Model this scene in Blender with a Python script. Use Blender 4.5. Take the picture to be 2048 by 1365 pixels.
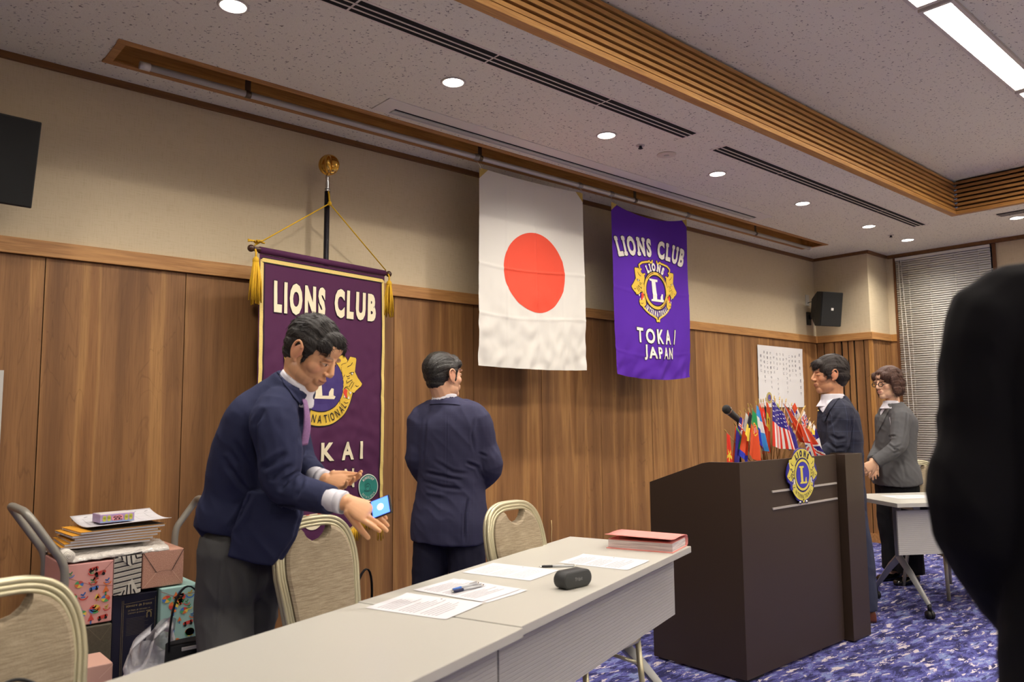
import bpy, bmesh, math, random
from math import sin, cos, pi, sqrt, radians, atan2
from mathutils import Vector, Matrix, noise
random.seed(7)
scene = bpy.context.scene
for o in list(bpy.data.objects):
    bpy.data.objects.remove(o)
COL = scene.collection

# ------------------------------------------------------------------ camera
cam_data = bpy.data.cameras.new('camera')
cam = bpy.data.objects.new('camera', cam_data)
COL.objects.link(cam)
cr = Vector((0.74902856, -0.66247921, -0.00880425))
cu = Vector((-0.0567101, -0.07734755, 0.99539004))
cf = Vector((0.66010619, 0.74507627, 0.09550478))
cam.matrix_world = Matrix(((cr.x, cu.x, -cf.x, 0.0), (cr.y, cu.y, -cf.y, -4.0959), (cr.z, cu.z, -cf.z, 1.32), (0, 0, 0, 1)))
cam_data.sensor_width = 36.0
cam_data.sensor_fit = 'HORIZONTAL'
cam_data.lens = 27.212
cam_data.clip_start = 0.05
cam_data.dof.use_dof = True
cam_data.dof.focus_distance = 4.6
cam_data.dof.aperture_fstop = 3.6
scene.camera = cam

# ------------------------------------------------------------------ world, exposure
world = bpy.data.worlds.new('world')
scene.world = world
world.use_nodes = True
world.node_tree.nodes['Background'].inputs[0].default_value = (0.02, 0.025, 0.04, 1)
world.node_tree.nodes['Background'].inputs[1].default_value = 1.0
scene.view_settings.view_transform = 'Standard'
scene.view_settings.look = 'None'
scene.view_settings.gamma = 1.0
scene.view_settings.exposure = 1.86
scene.view_settings.use_curve_mapping = False
scene.cycles.max_bounces = 6
scene.cycles.diffuse_bounces = 3
scene.cycles.adaptive_threshold = 0.05
scene.cycles.glossy_bounces = 3
scene.cycles.transmission_bounces = 4
scene.cycles.transparent_max_bounces = 6
scene.cycles.caustics_reflective = False
scene.cycles.caustics_refractive = False

# ------------------------------------------------------------------ the room's lamps (their fittings are built further down)
CEIL = 3.003
UP = 3.30
DOWNLIGHTS = [(1.161, -1.08), (2.29, -1.08), (3.45, -1.08), (4.62, -1.08), (5.82, -1.08), (7.02, -1.08), (7.88, -1.08), (7.72, -2.06)]
DOWN_FAR = [(-0.1, -1.08), (7.72, -3.2), (7.72, -4.4), (7.72, -5.6), (7.72, -6.8)]
STRIPS = [(3.95, -2.78), (5.45, -2.78), (2.45, -2.78), (0.95, -2.78)] + [
          (x, y) for y in (-5.4, -8.0) for x in (5.45, 3.95, 2.45, 0.95, -0.55, -2.05)]  # rows behind the lens are unseen, added for low-angle room light
SPOT_W, STRIP_E = 26.0, 15.0
def spot(x, y):
    d = bpy.data.lights.new('downlight_beam', 'SPOT')
    d.energy = SPOT_W
    d.color = (1.0, 0.93, 0.84)
    d.spot_size = radians(150)
    d.spot_blend = 1.0
    d.shadow_soft_size = 0.05
    o = bpy.data.objects.new('downlight_beam', d)
    COL.objects.link(o)
    o.location = (x, y, CEIL - 0.012)
    return o
SPOTS = [spot(x, y) for x, y in DOWNLIGHTS + DOWN_FAR]

# ------------------------------------------------------------------ helpers
def lin(c):
    return tuple((v / 12.92 if v <= 0.04045 else ((v + 0.055) / 1.055) ** 2.4) for v in c)
def rgb(r, g, b):
    return lin((r / 255.0, g / 255.0, b / 255.0)) + (1.0,)

class MB:
    """collects simple solids as one mesh, one material index per face"""
    def __init__(s):
        s.v, s.f, s.m, s.sm = [], [], [], []
    def add(s, vs, fs, mi=0, smooth=False):
        b = len(s.v)
        s.v.extend([tuple(p) for p in vs])
        for f in fs:
            s.f.append([b + i for i in f]); s.m.append(mi); s.sm.append(smooth)
        return s
    def box(s, c, d, rz=0.0, mi=0, M=None):
        hx, hy, hz = d[0] / 2, d[1] / 2, d[2] / 2
        vs = [Vector((x, y, z)) for x in (-hx, hx) for y in (-hy, hy) for z in (-hz, hz)]
        R = M if M is not None else Matrix.Rotation(rz, 3, 'Z')
        vs = [R @ p + Vector(c) for p in vs]
        return s.add(vs, [(0, 1, 3, 2), (4, 6, 7, 5), (0, 4, 5, 1), (2, 3, 7, 6), (0, 2, 6, 4), (1, 5, 7, 3)], mi)
    def prism(s, pts, off, mi=0):
        """pts: closed outline (3-d points), off: extrusion vector"""
        n = len(pts); off = Vector(off)
        vs = [Vector(p) for p in pts] + [Vector(p) + off for p in pts]
        return s.add(vs, [list(range(n))[::-1], list(range(n, 2 * n))] + [(i, (i + 1) % n, n + (i + 1) % n, n + i) for i in range(n)], mi)
    def loft(s, rings, mi=0, caps=True, closed=False, smooth=True):
        n = len(rings[0]); b = []
        for r in rings: b.extend(r)
        fs = []
        R = len(rings)
        for k in range(R if closed else R - 1):
            k2 = (k + 1) % R
            for i in range(n):
                j = (i + 1) % n
                fs.append((k * n + i, k * n + j, k2 * n + j, k2 * n + i))
        if caps and not closed:
            fs.append(list(range(n))[::-1]); fs.append([(R - 1) * n + i for i in range(n)])
        return s.add(b, fs, mi, smooth)
    def tube(s, pts, r, seg=10, mi=0, closed=False, flat=1.0, up=None, caps=True):
        pts = [Vector(p) for p in pts]
        n = len(pts)
        rs = r if isinstance(r, (list, tuple)) else [r] * n
        rings = []; pu = None
        for i, p in enumerate(pts):
            if closed: t = pts[(i + 1) % n] - pts[i - 1]
            else: t = pts[min(i + 1, n - 1)] - pts[max(i - 1, 0)]
            if t.length < 1e-9: t = Vector((0, 0, 1))
            t.normalize()
            if up is not None: a = Vector(up)
            elif pu is not None: a = pu
            else: a = Vector((0, 0, 1)) if abs(t.z) < 0.9 else Vector((1, 0, 0))
            u = (a - t * a.dot(t))
            if u.length < 1e-6: u = t.orthogonal()
            u.normalize(); pu = u
            w = t.cross(u)
            rings.append([p + u * (cos(2 * pi * k / seg) * rs[i]) + w * (sin(2 * pi * k / seg) * rs[i] * flat) for k in range(seg)])
        return s.loft(rings, mi, caps=caps, closed=closed)
    def lathe(s, prof, c=(0, 0, 0), seg=20, mi=0, M=None):
        """prof: (radius, height) pairs"""
        R = M if M is not None else Matrix.Identity(3)
        c = Vector(c)
        rings = [[R @ Vector((max(r, 1e-4) * cos(2 * pi * k / seg), max(r, 1e-4) * sin(2 * pi * k / seg), h)) + c for k in range(seg)] for r, h in prof]
        return s.loft(rings, mi)
    def ell(s, c, r, M=None, mi=0, seg=20, rings=12):
        R = M if M is not None else Matrix.Identity(3)
        c = Vector(c); rr = []
        for i in range(rings + 1):
            th = pi * min(max(i / rings, 0.008), 0.992)
            rr.append([R @ Vector((r[0] * sin(th) * cos(2 * pi * k / seg), r[1] * sin(th) * sin(2 * pi * k / seg), -r[2] * cos(th))) + c for k in range(seg)])
        return s.loft(rr, mi)
    def grid(s, fn, nu, nv, mi=0, smooth=True):
        vs = [fn(i / nu, j / nv) for j in range(nv + 1) for i in range(nu + 1)]
        fs = [(j * (nu + 1) + i, j * (nu + 1) + i + 1, (j + 1) * (nu + 1) + i + 1, (j + 1) * (nu + 1) + i) for j in range(nv) for i in range(nu)]
        return s.add(vs, fs, mi, smooth)
    def build(s, name, mats, parent=None, bevel=0.0, thick=0.0, auto=False):
        me = bpy.data.meshes.new(name)
        me.from_pydata([tuple(p) for p in s.v], [], s.f)
        if not isinstance(mats, (list, tuple)): mats = [mats]
        for m in mats: me.materials.append(m)
        me.polygons.foreach_set('material_index', s.m)
        me.polygons.foreach_set('use_smooth', s.sm)
        me.update()
        o = bpy.data.objects.new(name, me)
        COL.objects.link(o)
        if parent is not None: o.parent = parent
        if thick:
            md = o.modifiers.new('thickness', 'SOLIDIFY'); md.thickness = thick; md.offset = 0
        if bevel:
            md = o.modifiers.new('bevel', 'BEVEL'); md.width = bevel; md.segments = 2; md.limit_method = 'ANGLE'; md.angle_limit = radians(40)
        return o

def tag(o, label=None, cat=None, group=None, kind=None):
    if label: o['label'] = label
    if cat: o['category'] = cat
    if group: o['group'] = group
    if kind: o['kind'] = kind
    return o
def thing(name, label, cat, loc=(0, 0, 0), rz=0.0, group=None):
    o = bpy.data.objects.new(name, None)
    o.empty_display_size = 0.1
    COL.objects.link(o)
    o.location = loc; o.rotation_euler = (0, 0, rz)
    return tag(o, label, cat, group)
def struct(o):
    o['kind'] = 'structure'
    return o
def copy_tree(o, parent=None):
    c = o.copy(); COL.objects.link(c); c.parent = parent
    for ch in list(o.children): copy_tree(ch, c)
    return c

# ------------------------------------------------------------------ materials
def mat(name, col, rough=0.6, metal=0.0, spec=0.5, bump=None, emit=None, var=None, trans=0.0, alpha=1.0, sheen=0.0):
    """var: (scale, amount, stretch xyz) mottles the colour; bump: (scale, strength[, stretch])"""
    m = bpy.data.materials.new(name); m.use_nodes = True
    nt = m.node_tree; b = nt.nodes['Principled BSDF']
    b.inputs['Base Color'].default_value = col
    b.inputs['Roughness'].default_value = rough
    b.inputs['Metallic'].default_value = metal
    b.inputs['Specular IOR Level'].default_value = spec
    if sheen: b.inputs['Sheen Weight'].default_value = sheen
    if trans: b.inputs['Transmission Weight'].default_value = trans
    if alpha < 1: b.inputs['Alpha'].default_value = alpha
    if emit:
        b.inputs['Emission Color'].default_value = emit[0]; b.inputs['Emission Strength'].default_value = emit[1]
    if var or bump:
        tc = nt.nodes.new('ShaderNodeTexCoord')
    if var:
        mp = nt.nodes.new('ShaderNodeMapping'); mp.inputs['Scale'].default_value = var[2] if len(var) > 2 else (1, 1, 1)
        n = nt.nodes.new('ShaderNodeTexNoise'); n.inputs['Scale'].default_value = var[0]; n.inputs['Detail'].default_value = 4
        mx = nt.nodes.new('ShaderNodeMix'); mx.data_type = 'RGBA'
        a = var[1]
        mx.inputs[6].default_value = tuple(c * (1 - a) for c in col[:3]) + (1,)
        mx.inputs[7].default_value = tuple(min(1, c * (1 + a)) for c in col[:3]) + (1,)
        nt.links.new(tc.outputs['Object'], mp.inputs[0]); nt.links.new(mp.outputs[0], n.inputs['Vector'])
        nt.links.new(n.outputs['Fac'], mx.inputs[0]); nt.links.new(mx.outputs[2], b.inputs['Base Color'])
    if bump:
        mp2 = nt.nodes.new('ShaderNodeMapping'); mp2.inputs['Scale'].default_value = bump[2] if len(bump) > 2 else (1, 1, 1)
        n2 = nt.nodes.new('ShaderNodeTexNoise'); n2.inputs['Scale'].default_value = bump[0]; n2.inputs['Detail'].default_value = 3
        bp = nt.nodes.new('ShaderNodeBump'); bp.inputs['Strength'].default_value = bump[1]; bp.inputs['Distance'].default_value = 0.01
        nt.links.new(tc.outputs['Object'], mp2.inputs[0]); nt.links.new(mp2.outputs[0], n2.inputs['Vector'])
        nt.links.new(n2.outputs['Fac'], bp.inputs['Height']); nt.links.new(bp.outputs[0], b.inputs['Normal'])
    return m

class NT:
    """small helper to wire shader nodes"""
    def __init__(s, name, rough=0.6, spec=0.5):
        s.m = bpy.data.materials.new(name); s.m.use_nodes = True
        s.t = s.m.node_tree; s.b = s.t.nodes['Principled BSDF']
        s.b.inputs['Roughness'].default_value = rough
        s.b.inputs['Specular IOR Level'].default_value = spec
        s.tc = s.t.nodes.new('ShaderNodeTexCoord')
    def n(s, kind, ins=None, **kw):
        nd = s.t.nodes.new('ShaderNode' + kind)
        for k, v in kw.items(): setattr(nd, k, v)
        for k, v in (ins or {}).items(): s.set(nd, k, v)
        return nd
    def set(s, nd, k, v):
        i = nd.inputs[k]
        if isinstance(v, bpy.types.NodeSocket): s.t.links.new(v, i)
        elif isinstance(v, bpy.types.Node): s.t.links.new(v.outputs[0], i)
        else: i.default_value = v
    def map(s, scale=(1, 1, 1), src='Object', rot=(0, 0, 0), loc=(0, 0, 0)):
        return s.n('Mapping', {0: s.tc.outputs[src], 'Scale': scale, 'Rotation': rot, 'Location': loc}).outputs[0]
    def noise(s, vec, scale, detail=3, rough=0.5, dist=0.0):
        return s.n('TexNoise', {'Vector': vec, 'Scale': scale, 'Detail': detail, 'Roughness': rough, 'Distortion': dist}).outputs['Fac']
    def ramp(s, fac, stops, interp='LINEAR'):
        r = s.n('ValToRGB', {0: fac}); e = r.color_ramp; e.interpolation = interp
        e.elements[0].position = stops[0][0]; e.elements[0].color = stops[0][1]
        e.elements[1].position = stops[-1][0]; e.elements[1].color = stops[-1][1]
        for p, c in stops[1:-1]:
            q = e.elements.new(p); q.color = c
        return r.outputs[0]
    def mix(s, fac, a, b, blend='MIX'):
        x = s.n('Mix', data_type='RGBA', blend_type=blend)
        s.set(x, 0, fac); s.set(x, 6, a); s.set(x, 7, b)
        return x.outputs[2]
    def math(s, op, a, b=0.0, c=0.0):
        x = s.n('Math', operation=op); s.set(x, 0, a); s.set(x, 1, b); s.set(x, 2, c)
        return x.outputs[0]
    def col(s, c): s.set(s.b, 'Base Color', c); return s
    def bump(s, h, strength=0.3, dist=0.01):
        s.set(s.b, 'Normal', s.n('Bump', {'Height': h, 'Strength': strength, 'Distance': dist}).outputs[0]); return s

def g(v): return (v, v, v, 1)

def wood_panel():
    w = NT('walnut_panel', 0.5, 0.35)
    geo = w.n('NewGeometry').outputs['Position']
    sx = w.n('SeparateXYZ', {0: geo})
    # every board runs upright; x + y serves the long wall and the pillar alike
    along = w.math('ADD', sx.outputs[0], sx.outputs[1])
    pan = w.math('FLOOR', w.math('DIVIDE', w.math("ADD", along, -0.0955), 0.6365))
    vec = w.n('CombineXYZ', {0: along, 1: w.math('MULTIPLY', pan, 3.7), 2: w.math('MULTIPLY', sx.outputs[2], 0.13)}).outputs[0]
    vec1 = w.n('CombineXYZ', {0: along, 1: w.math('MULTIPLY', pan, 3.7), 2: w.math('MULTIPLY', sx.outputs[2], 0.045)}).outputs[0]
    n1 = w.noise(vec1, 9, 2, 0.5)
    vec2 = w.n('CombineXYZ', {0: along, 1: w.math('MULTIPLY', pan, 1.7), 2: w.math('MULTIPLY', sx.outputs[2], 0.03)}).outputs[0]
    n2 = w.noise(vec2, 150, 3, 0.6)
    vec3 = w.n('CombineXYZ', {0: along, 1: pan, 2: w.math('MULTIPLY', sx.outputs[2], 0.16)}).outputs[0]
    n3 = w.noise(vec3, 6, 3, 0.5, 0.8)
    rings = w.math('FRACT', w.math('MULTIPLY', n3, 8.0))
    msk = w.ramp(w.noise(vec3, 3.0, 2), [(0.45, g(0)), (0.6, g(1))])
    c = w.ramp(n1, [(0.30, rgb(118, 82, 50)), (0.42, rgb(138, 98, 60)), (0.52, rgb(148, 106, 66)), (0.57, rgb(170, 126, 76)), (0.62, rgb(150, 106, 64)), (0.72, rgb(130, 90, 54))])
    c = w.mix(w.ramp(n2, [(0.44, g(0.0)), (0.68, g(0.34))]), c, rgb(88, 56, 30))
    c = w.mix(w.math('MULTIPLY', msk, w.ramp(rings, [(0.0, g(0.30)), (0.07, g(0)), (0.95, g(0.0)), (1.0, g(0.26))])), c, rgb(72, 44, 22))
    w.col(c)
    return w.m
def oak(name, axis=0, a=rgb(176, 122, 66), b=rgb(143, 93, 48)):
    w = NT(name, 0.48, 0.4)
    sc = [26, 26, 26]; sc[axis] = 1.6
    n1 = w.noise(w.map(tuple(sc)), 1.6, 4, 0.6, 0.6)
    sc2 = [150, 150, 150]; sc2[axis] = 5
    n2 = w.noise(w.map(tuple(sc2)), 1.0, 3, 0.6)
    c = w.mix(w.ramp(n1, [(0.35, g(0)), (0.65, g(1))]), a, b)
    c = w.mix(w.ramp(n2, [(0.5, g(0)), (0.72, g(0.45))]), c, rgb(104, 64, 30))
    w.col(c)
    return w.m
def ceiling_tile(name):
    w = NT(name, 0.9, 0.2)
    geo = w.n('NewGeometry').outputs['Position']
    v = w.n('Mapping', {0: geo, 'Scale': (1, 1, 1), 'Rotation': (0, 0, 0.6)}).outputs[0]
    d = w.n('TexNoise', {'Vector': v, 'Scale': 60, 'Detail': 2}).outputs['Color']
    v2 = w.n('VectorMath', {0: v, 1: w.n('VectorMath', {0: d, 'Scale': 0.03}, operation='SCALE').outputs[0]}, operation='ADD').outputs[0]
    vv = w.n('Mapping', {0: v2, 'Scale': (1.0, 2.3, 1)}).outputs[0]
    vo = w.n('TexVoronoi', {'Vector': vv, 'Scale': 36}).outputs['Distance']
    msk = w.noise(geo, 33, 2)
    k = w.math('MULTIPLY', w.ramp(vo, [(0.15, g(1)), (0.26, g(0))]), w.ramp(msk, [(0.42, g(0)), (0.52, g(1.0))]))
    n2 = w.noise(geo, 420, 2)
    base = w.mix(w.ramp(n2, [(0.35, g(0)), (0.65, g(1))]), rgb(228, 224, 206), rgb(246, 243, 226))
    c = w.mix(k, base, rgb(104, 96, 88))
    w.col(c); w.bump(w.math('SUBTRACT', n2, w.math('MULTIPLY', k, 2.0)), 0.35, 0.004)
    return w.m
def wallpaper():
    w = NT('beige_wallcovering', 0.75, 0.25)
    geo = w.n('NewGeometry').outputs['Position']
    v1 = w.n('Mapping', {0: geo, 'Scale': (9, 9, 160)}).outputs[0]
    v2 = w.n('Mapping', {0: geo, 'Scale': (160, 160, 9)}).outputs[0]
    k = w.math('ADD', w.noise(v1, 1.6, 2), w.noise(v2, 1.6, 2))
    w.col(w.mix(w.ramp(k, [(0.75, g(0)), (1.25, g(1))]), rgb(200, 183, 150), rgb(209, 193, 162)))
    w.bump(k, 0.1, 0.002)
    return w.m
def carpet():
    w = NT('blue_carpet', 0.95, 0.1)
    geo = w.n('NewGeometry').outputs['Position']
    v = w.n('Mapping', {0: geo, 'Rotation': (0, 0, 0.72), 'Scale': (1.0, 2.6, 1)}).outputs[0]
    a = w.noise(v, 6, 5, 0.68, 0.5)
    b = w.noise(w.n('Mapping', {0: geo, 'Rotation': (0, 0, 0.72), 'Scale': (1.0, 3.2, 1), 'Location': (5, 3, 0)}).outputs[0], 9, 4, 0.66, 0.6)
    px = w.noise(w.n('Mapping', {0: geo, 'Scale': (1, 1, 1)}).outputs[0], 160, 2, 0.6)
    a2 = w.math('ADD', a, w.math('MULTIPLY', w.math('SUBTRACT', px, 0.5), 0.16))
    b2 = w.math('ADD', b, w.math('MULTIPLY', w.math('SUBTRACT', px, 0.5), 0.12))
    c = w.ramp(a2, [(0.0, rgb(38, 38, 66)), (0.42, rgb(48, 48, 88)), (0.445, rgb(72, 72, 128)), (0.53, rgb(84, 84, 146)), (0.555, rgb(104, 104, 164)), (0.61, rgb(122, 134, 180)), (1.0, rgb(124, 138, 182))], 'LINEAR')
    c = w.mix(w.ramp(b2, [(0.585, g(0)), (0.60, g(1))]), c, rgb(196, 186, 192))
    c = w.mix(w.ramp(b2, [(0.40, g(0.85)), (0.42, g(0))]), c, rgb(46, 46, 78))
    w.col(c); w.bump(px, 0.5, 0.006)
    return w.m
def fabric(name, col, var=0.10, scale=300, rough=0.9, bump=0.25, stretch=(1, 1, 1), spec=0.2):
    w = NT(name, rough, spec)
    n1 = w.noise(w.map(stretch), scale, 2)
    w.col(w.mix(n1, tuple(c * (1 - var) for c in col[:3]) + (1,), tuple(min(1, c * (1 + var)) for c in col[:3]) + (1,)))
    if bump: w.bump(n1, bump, 0.002)
    return w.m
M = {}
M['panel'] = wood_panel()
M['rail'] = oak('oak_rail', 0, rgb(196, 146, 88), rgb(168, 118, 68))
M['rail_y'] = oak('oak_rail_side', 1, rgb(196, 146, 88), rgb(168, 118, 68))
M['crown'] = oak('dark_oak_trim', 0, rgb(126, 86, 46), rgb(108, 72, 38))
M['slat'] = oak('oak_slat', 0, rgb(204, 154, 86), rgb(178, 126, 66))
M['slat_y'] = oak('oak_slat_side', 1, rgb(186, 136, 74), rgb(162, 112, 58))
M['oakpost'] = oak('oak_post', 2, rgb(186, 136, 74), rgb(164, 114, 60))
M['ceil'] = ceiling_tile('mineral_ceiling')
M['paper'] = wallpaper()
M['carpet'] = carpet()
M['black'] = mat('black_plastic', rgb(22, 22, 22), 0.5)
M['dark'] = mat('dark_gap', rgb(10, 10, 10), 0.9)
M['white'] = mat('white_paint', rgb(225, 222, 214), 0.5)
M['alu'] = mat('brushed_aluminium', rgb(190, 188, 182), 0.35, 0.9)
M['chrome'] = mat('chrome', rgb(220, 220, 215), 0.15, 1.0)
# ================================================================== the room
X0, X1, Y0, Y1 = -5.0, 8.544, -11.0, 0.0
PX, PY = 8.072, -0.591
struct(MB().box(((X0 + X1) / 2, (Y0 + Y1) / 2, -0.05), (X1 - X0 + 0.4, Y1 - Y0 + 0.4, 0.1)).build('floor', M['carpet']))
# long wall: dark backing, boards with joints between them, wallcovering above
w = MB()
w.box(((X0 + X1) / 2, 0.09, 1.7), (X1 - X0 + 0.4, 0.14, 3.5), mi=2)
x = 0.732 - 0.6365 * 9
while x < PX:
    a, b = max(x, X0) + 0.0022, min(x + 0.6365, PX) - 0.0022
    if b > a: w.box(((a + b) / 2, 0.01, 1.035), (b - a, 0.02, 2.07), mi=0)
    x += 0.6365
w.box(((X0 + X1) / 2, 0.01, 2.6), (X1 - X0, 0.02, 1.0), mi=1)
struct(w.build('wall_north', [M['panel'], M['paper'], M['dark']]))
# pillar in the corner with grooved panelling
w = MB()
w.box(((PX + X1 + 0.2) / 2 + 0.01, PY / 2 + 0.005, 1.7), (X1 + 0.2 - PX - 0.02, -PY - 0.01, 3.5), mi=2)
w.box((PX + 0.01, PY / 2, 2.6), (0.02, -PY, 1.0), mi=1)
w.box(((PX + 0.0201 + X1) / 2, PY + 0.01, 2.6), (X1 - PX - 0.0201, 0.02, 1.0), mi=1)
w.box((X1 - 0.004, PY - 0.038, 2.6), (0.008, 0.076, 1.0), mi=1)
w.box((X1 - 0.004, PY - 0.038, 1.08), (0.008, 0.076, 1.98), mi=0)
w.box((X1 - 0.012, PY - 0.038, 2.109), (0.024, 0.076, 0.074), mi=3)
for a, b in [(0.004, 0.075), (0.088, 0.19), (0.203, 0.265), (0.287, 0.335), (0.352, 0.40), (0.420, 0.505), (0.517, 0.562)]:
    w.box((PX + 0.01, -(a + b) / 2, 1.08), (0.02, b - a, 1.98), mi=0)
xx = 0.028
for d in (0.024, 0.03, 0.055, 0.02, 0.04, 0.03, 0.062, 0.022, 0.05, 0.03, 0.04):
    if PX + xx + d < X1 - 0.004: w.box((PX + xx + d / 2, PY + 0.01, 1.08), (d, 0.02, 1.98), mi=0)
    xx += d + 0.008
w.box((PX + 0.012, PY + 0.012, 1.04), (0.034, 0.034, 2.07), mi=3)
struct(w.build('wall_pillar', [M['panel'], M['paper'], M['dark'], M['oakpost']]))
# side wall with the window opening
w = MB()
SX = X1 + 0.08
w.box((SX, -0.64, 1.5), (0.16, 0.1, 3.1)); w.box((SX, (Y0 - 1.615) / 2, 1.5), (0.16, -(Y0 + 1.615), 3.1))
w.box((SX, -1.15, 3.05), (0.16, 0.96, 0.1)); w.box((SX, -1.15, 0.02), (0.16, 0.96, 0.24))
struct(w.build('wall_east', M['paper']))
struct(MB().box(((X0 + X1) / 2, Y0 - 0.06, 1.7), (X1 - X0 + 0.4, 0.12, 3.5)).build('wall_south', M['paper']))
struct(MB().box((X0 - 0.06, (Y0 + Y1) / 2, 1.7), (0.12, Y1 - Y0 + 0.4, 3.5)).build('wall_west', M['paper']))
# window behind the blind
wf = MB()
for yy in (-0.71, -1.6, -1.15): wf.box((X1 + 0.12, yy, 1.57), (0.05, 0.04, 2.86))
for zz in (0.16, 2.98): wf.box((X1 + 0.12, -1.155, zz), (0.05, 0.93, 0.04))
win = struct(wf.build('window_1', mat('window_frame_grey', rgb(90, 88, 84), 0.4, 0.6)))
MB().box((X1 + 0.13, -1.155, 1.57), (0.006, 0.88, 2.8)).build('pane', mat('night_glass', rgb(20, 24, 30), 0.05, 0, 0.8, trans=0.6), win)
# trims
w = MB()
w.box(((X0 + PX) / 2, -0.011, 2.109), (PX - X0, 0.022, 0.074))
struct(w.build('trim_1', M['rail'], bevel=0.002))
w = MB(); w.box((PX - 0.011, PY / 2 - 0.011, 2.109), (0.022, -PY - 0.022, 0.074), mi=0)
w.box(((PX + X1) / 2 - 0.011, PY - 0.011, 2.109), (X1 - PX + 0.022, 0.022, 0.074), mi=1)
struct(w.build('trim_2', [M['rail_y'], M['rail']], bevel=0.002))
w = MB()
w.box(((X0 + PX) / 2, -0.012, 2.988), (PX - X0, 0.024, 0.03))
w.box((PX - 0.012, PY / 2 - 0.012, 2.988), (0.024, -PY - 0.024, 0.03))
w.box(((PX + X1) / 2 - 0.012, PY - 0.012, 2.988), (X1 - PX + 0.024, 0.024, 0.03))
w.box((X1 - 0.015, (Y0 + PY) / 2 - 0.012, 2.985), (0.03, -(Y0 - PY) - 0.024, 0.036))
struct(w.build('trim_3', M['crown']))
w = MB()
w.box((X1 - 0.01, PY - 0.088, 1.49), (0.02, 0.022, 2.95)); w.box((X1 - 0.01, -1.63, 1.49), (0.02, 0.03, 2.95))
struct(w.build('trim_4', oak('brown_window_trim', 2, rgb(112, 72, 40), rgb(92, 58, 32))))
w = MB()
w.box(((X0 + PX) / 2, -0.006, 0.045), (PX - X0, 0.012, 0.09)); struct(w.build('baseboard_north', M['rail']))
w = MB()
w.box((PX - 0.006, PY / 2 - 0.006, 0.045), (0.012, -PY - 0.012, 0.09)); w.box(((PX + X1) / 2 - 0.006, PY - 0.006, 0.045), (X1 - PX + 0.012, 0.012, 0.09))
struct(w.build('baseboard_pillar', M['rail']))
w = MB(); w.box((X1 - 0.006, (Y0 - 1.66) / 2, 0.045), (0.012, -(Y0 + 1.66), 0.09)); struct(w.build('baseboard_east', M['rail_y']))

# ceiling with the raised coffer and the pole recess
CX0, CX1, CY0, CY1 = -3.7, 7.22, -9.4, -1.706
RX0, RX1, RY0, RY1 = 0.89, 7.46, -0.478, -0.197
w = MB(); T = 0.02; zc = CEIL + T / 2
def cbox(xa, xb, ya, yb): w.box(((xa + xb) / 2, (ya + yb) / 2, zc), (xb - xa, yb - ya, T))
cbox(X0, CX0, Y0, Y1); cbox(CX1, X1, Y0, Y1); cbox(CX0, CX1, Y0, CY0); cbox(CX0, CX1, CY1, RY0)
cbox(CX0, CX1, RY1, Y1); cbox(CX0, RX0, RY0, RY1); w.box(((RX1 + CX1) / 2, 0, 0), (0.0001, 0.0001, 0.0001))
w = MB()
def hole_cut(cells):
    for xa, xb, ya, yb in cells: w.box(((xa + xb) / 2, (ya + yb) / 2, zc), (xb - xa, yb - ya, T))
hole_cut([(X0, X1, RY1, Y1), (X0, RX0, RY0, RY1), (RX1, X1, RY0, RY1), (X0, X1, CY1, RY0), (X0, CX0, CY0, CY1), (CX1, X1, CY0, CY1), (X0, X1, Y0, CY0)])
w.box(((CX0 + CX1) / 2, (CY0 + CY1) / 2, UP + 0.01), (CX1 - CX0 + 0.4, CY1 - CY0 + 0.4, 0.02))
struct(w.build('ceiling', M['ceil']))
# coffer sides: frame board and eight slats with dark gaps, on all four sides
NS = 8; SD = 0.055
def coffer(name, horizontal, pos, inward, a, b):
    w = MB(); mid = (a + b) / 2; L = b - a
    def bx(off, depth, z, h, mi):
        c = pos + inward * (off + depth / 2)
        if horizontal: w.box((mid, c, z), (L, depth, h), mi=mi)
        else: w.box((c, mid, z), (depth, L, h), mi=mi)
    bx(-0.03, 0.04, CEIL + 0.18, 0.33, 1)
    H = UP - CEIL
    p = (H + 0.004) / NS
    for k in range(NS):
        h = p - 0.016 if k else p - 0.008
        bx(0.0, SD - (0.006 if k else 0.0), CEIL - 0.004 + p * k + h / 2, h, 0)
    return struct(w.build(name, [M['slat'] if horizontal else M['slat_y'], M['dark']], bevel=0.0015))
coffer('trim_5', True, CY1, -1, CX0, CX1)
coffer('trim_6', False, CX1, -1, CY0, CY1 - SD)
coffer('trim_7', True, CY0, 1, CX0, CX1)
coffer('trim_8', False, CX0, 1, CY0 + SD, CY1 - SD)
# pole recess: oak box let into the ceiling with a lighter lip
w = MB(); D = 0.13; cxm = (RX0 + RX1) / 2; cym = (RY0 + RY1) / 2
w.box((cxm, cym, CEIL + D), (RX1 - RX0, RY1 - RY0, 0.012))
for yy in (RY0 + 0.006, RY1 - 0.006): w.box((cxm, yy, CEIL + D / 2), (RX1 - RX0, 0.012, D))
for xx in (RX0 + 0.006, RX1 - 0.006): w.box((xx, cym, CEIL + D / 2), (0.012, RY1 - RY0, D))
struct(w.build('trim_9', M['slat']))
w = MB()
for yy in (RY0 + 0.016, RY1 - 0.016): w.box((cxm, yy, CEIL - 0.001), (RX1 - RX0 + 0.01, 0.036, 0.010))
for xx in (RX0 + 0.016, RX1 - 0.016): w.box((xx, cym, CEIL - 0.001), (0.036, RY1 - RY0 - 0.06, 0.010))
struct(w.build('trim_10', M['rail']))

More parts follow.
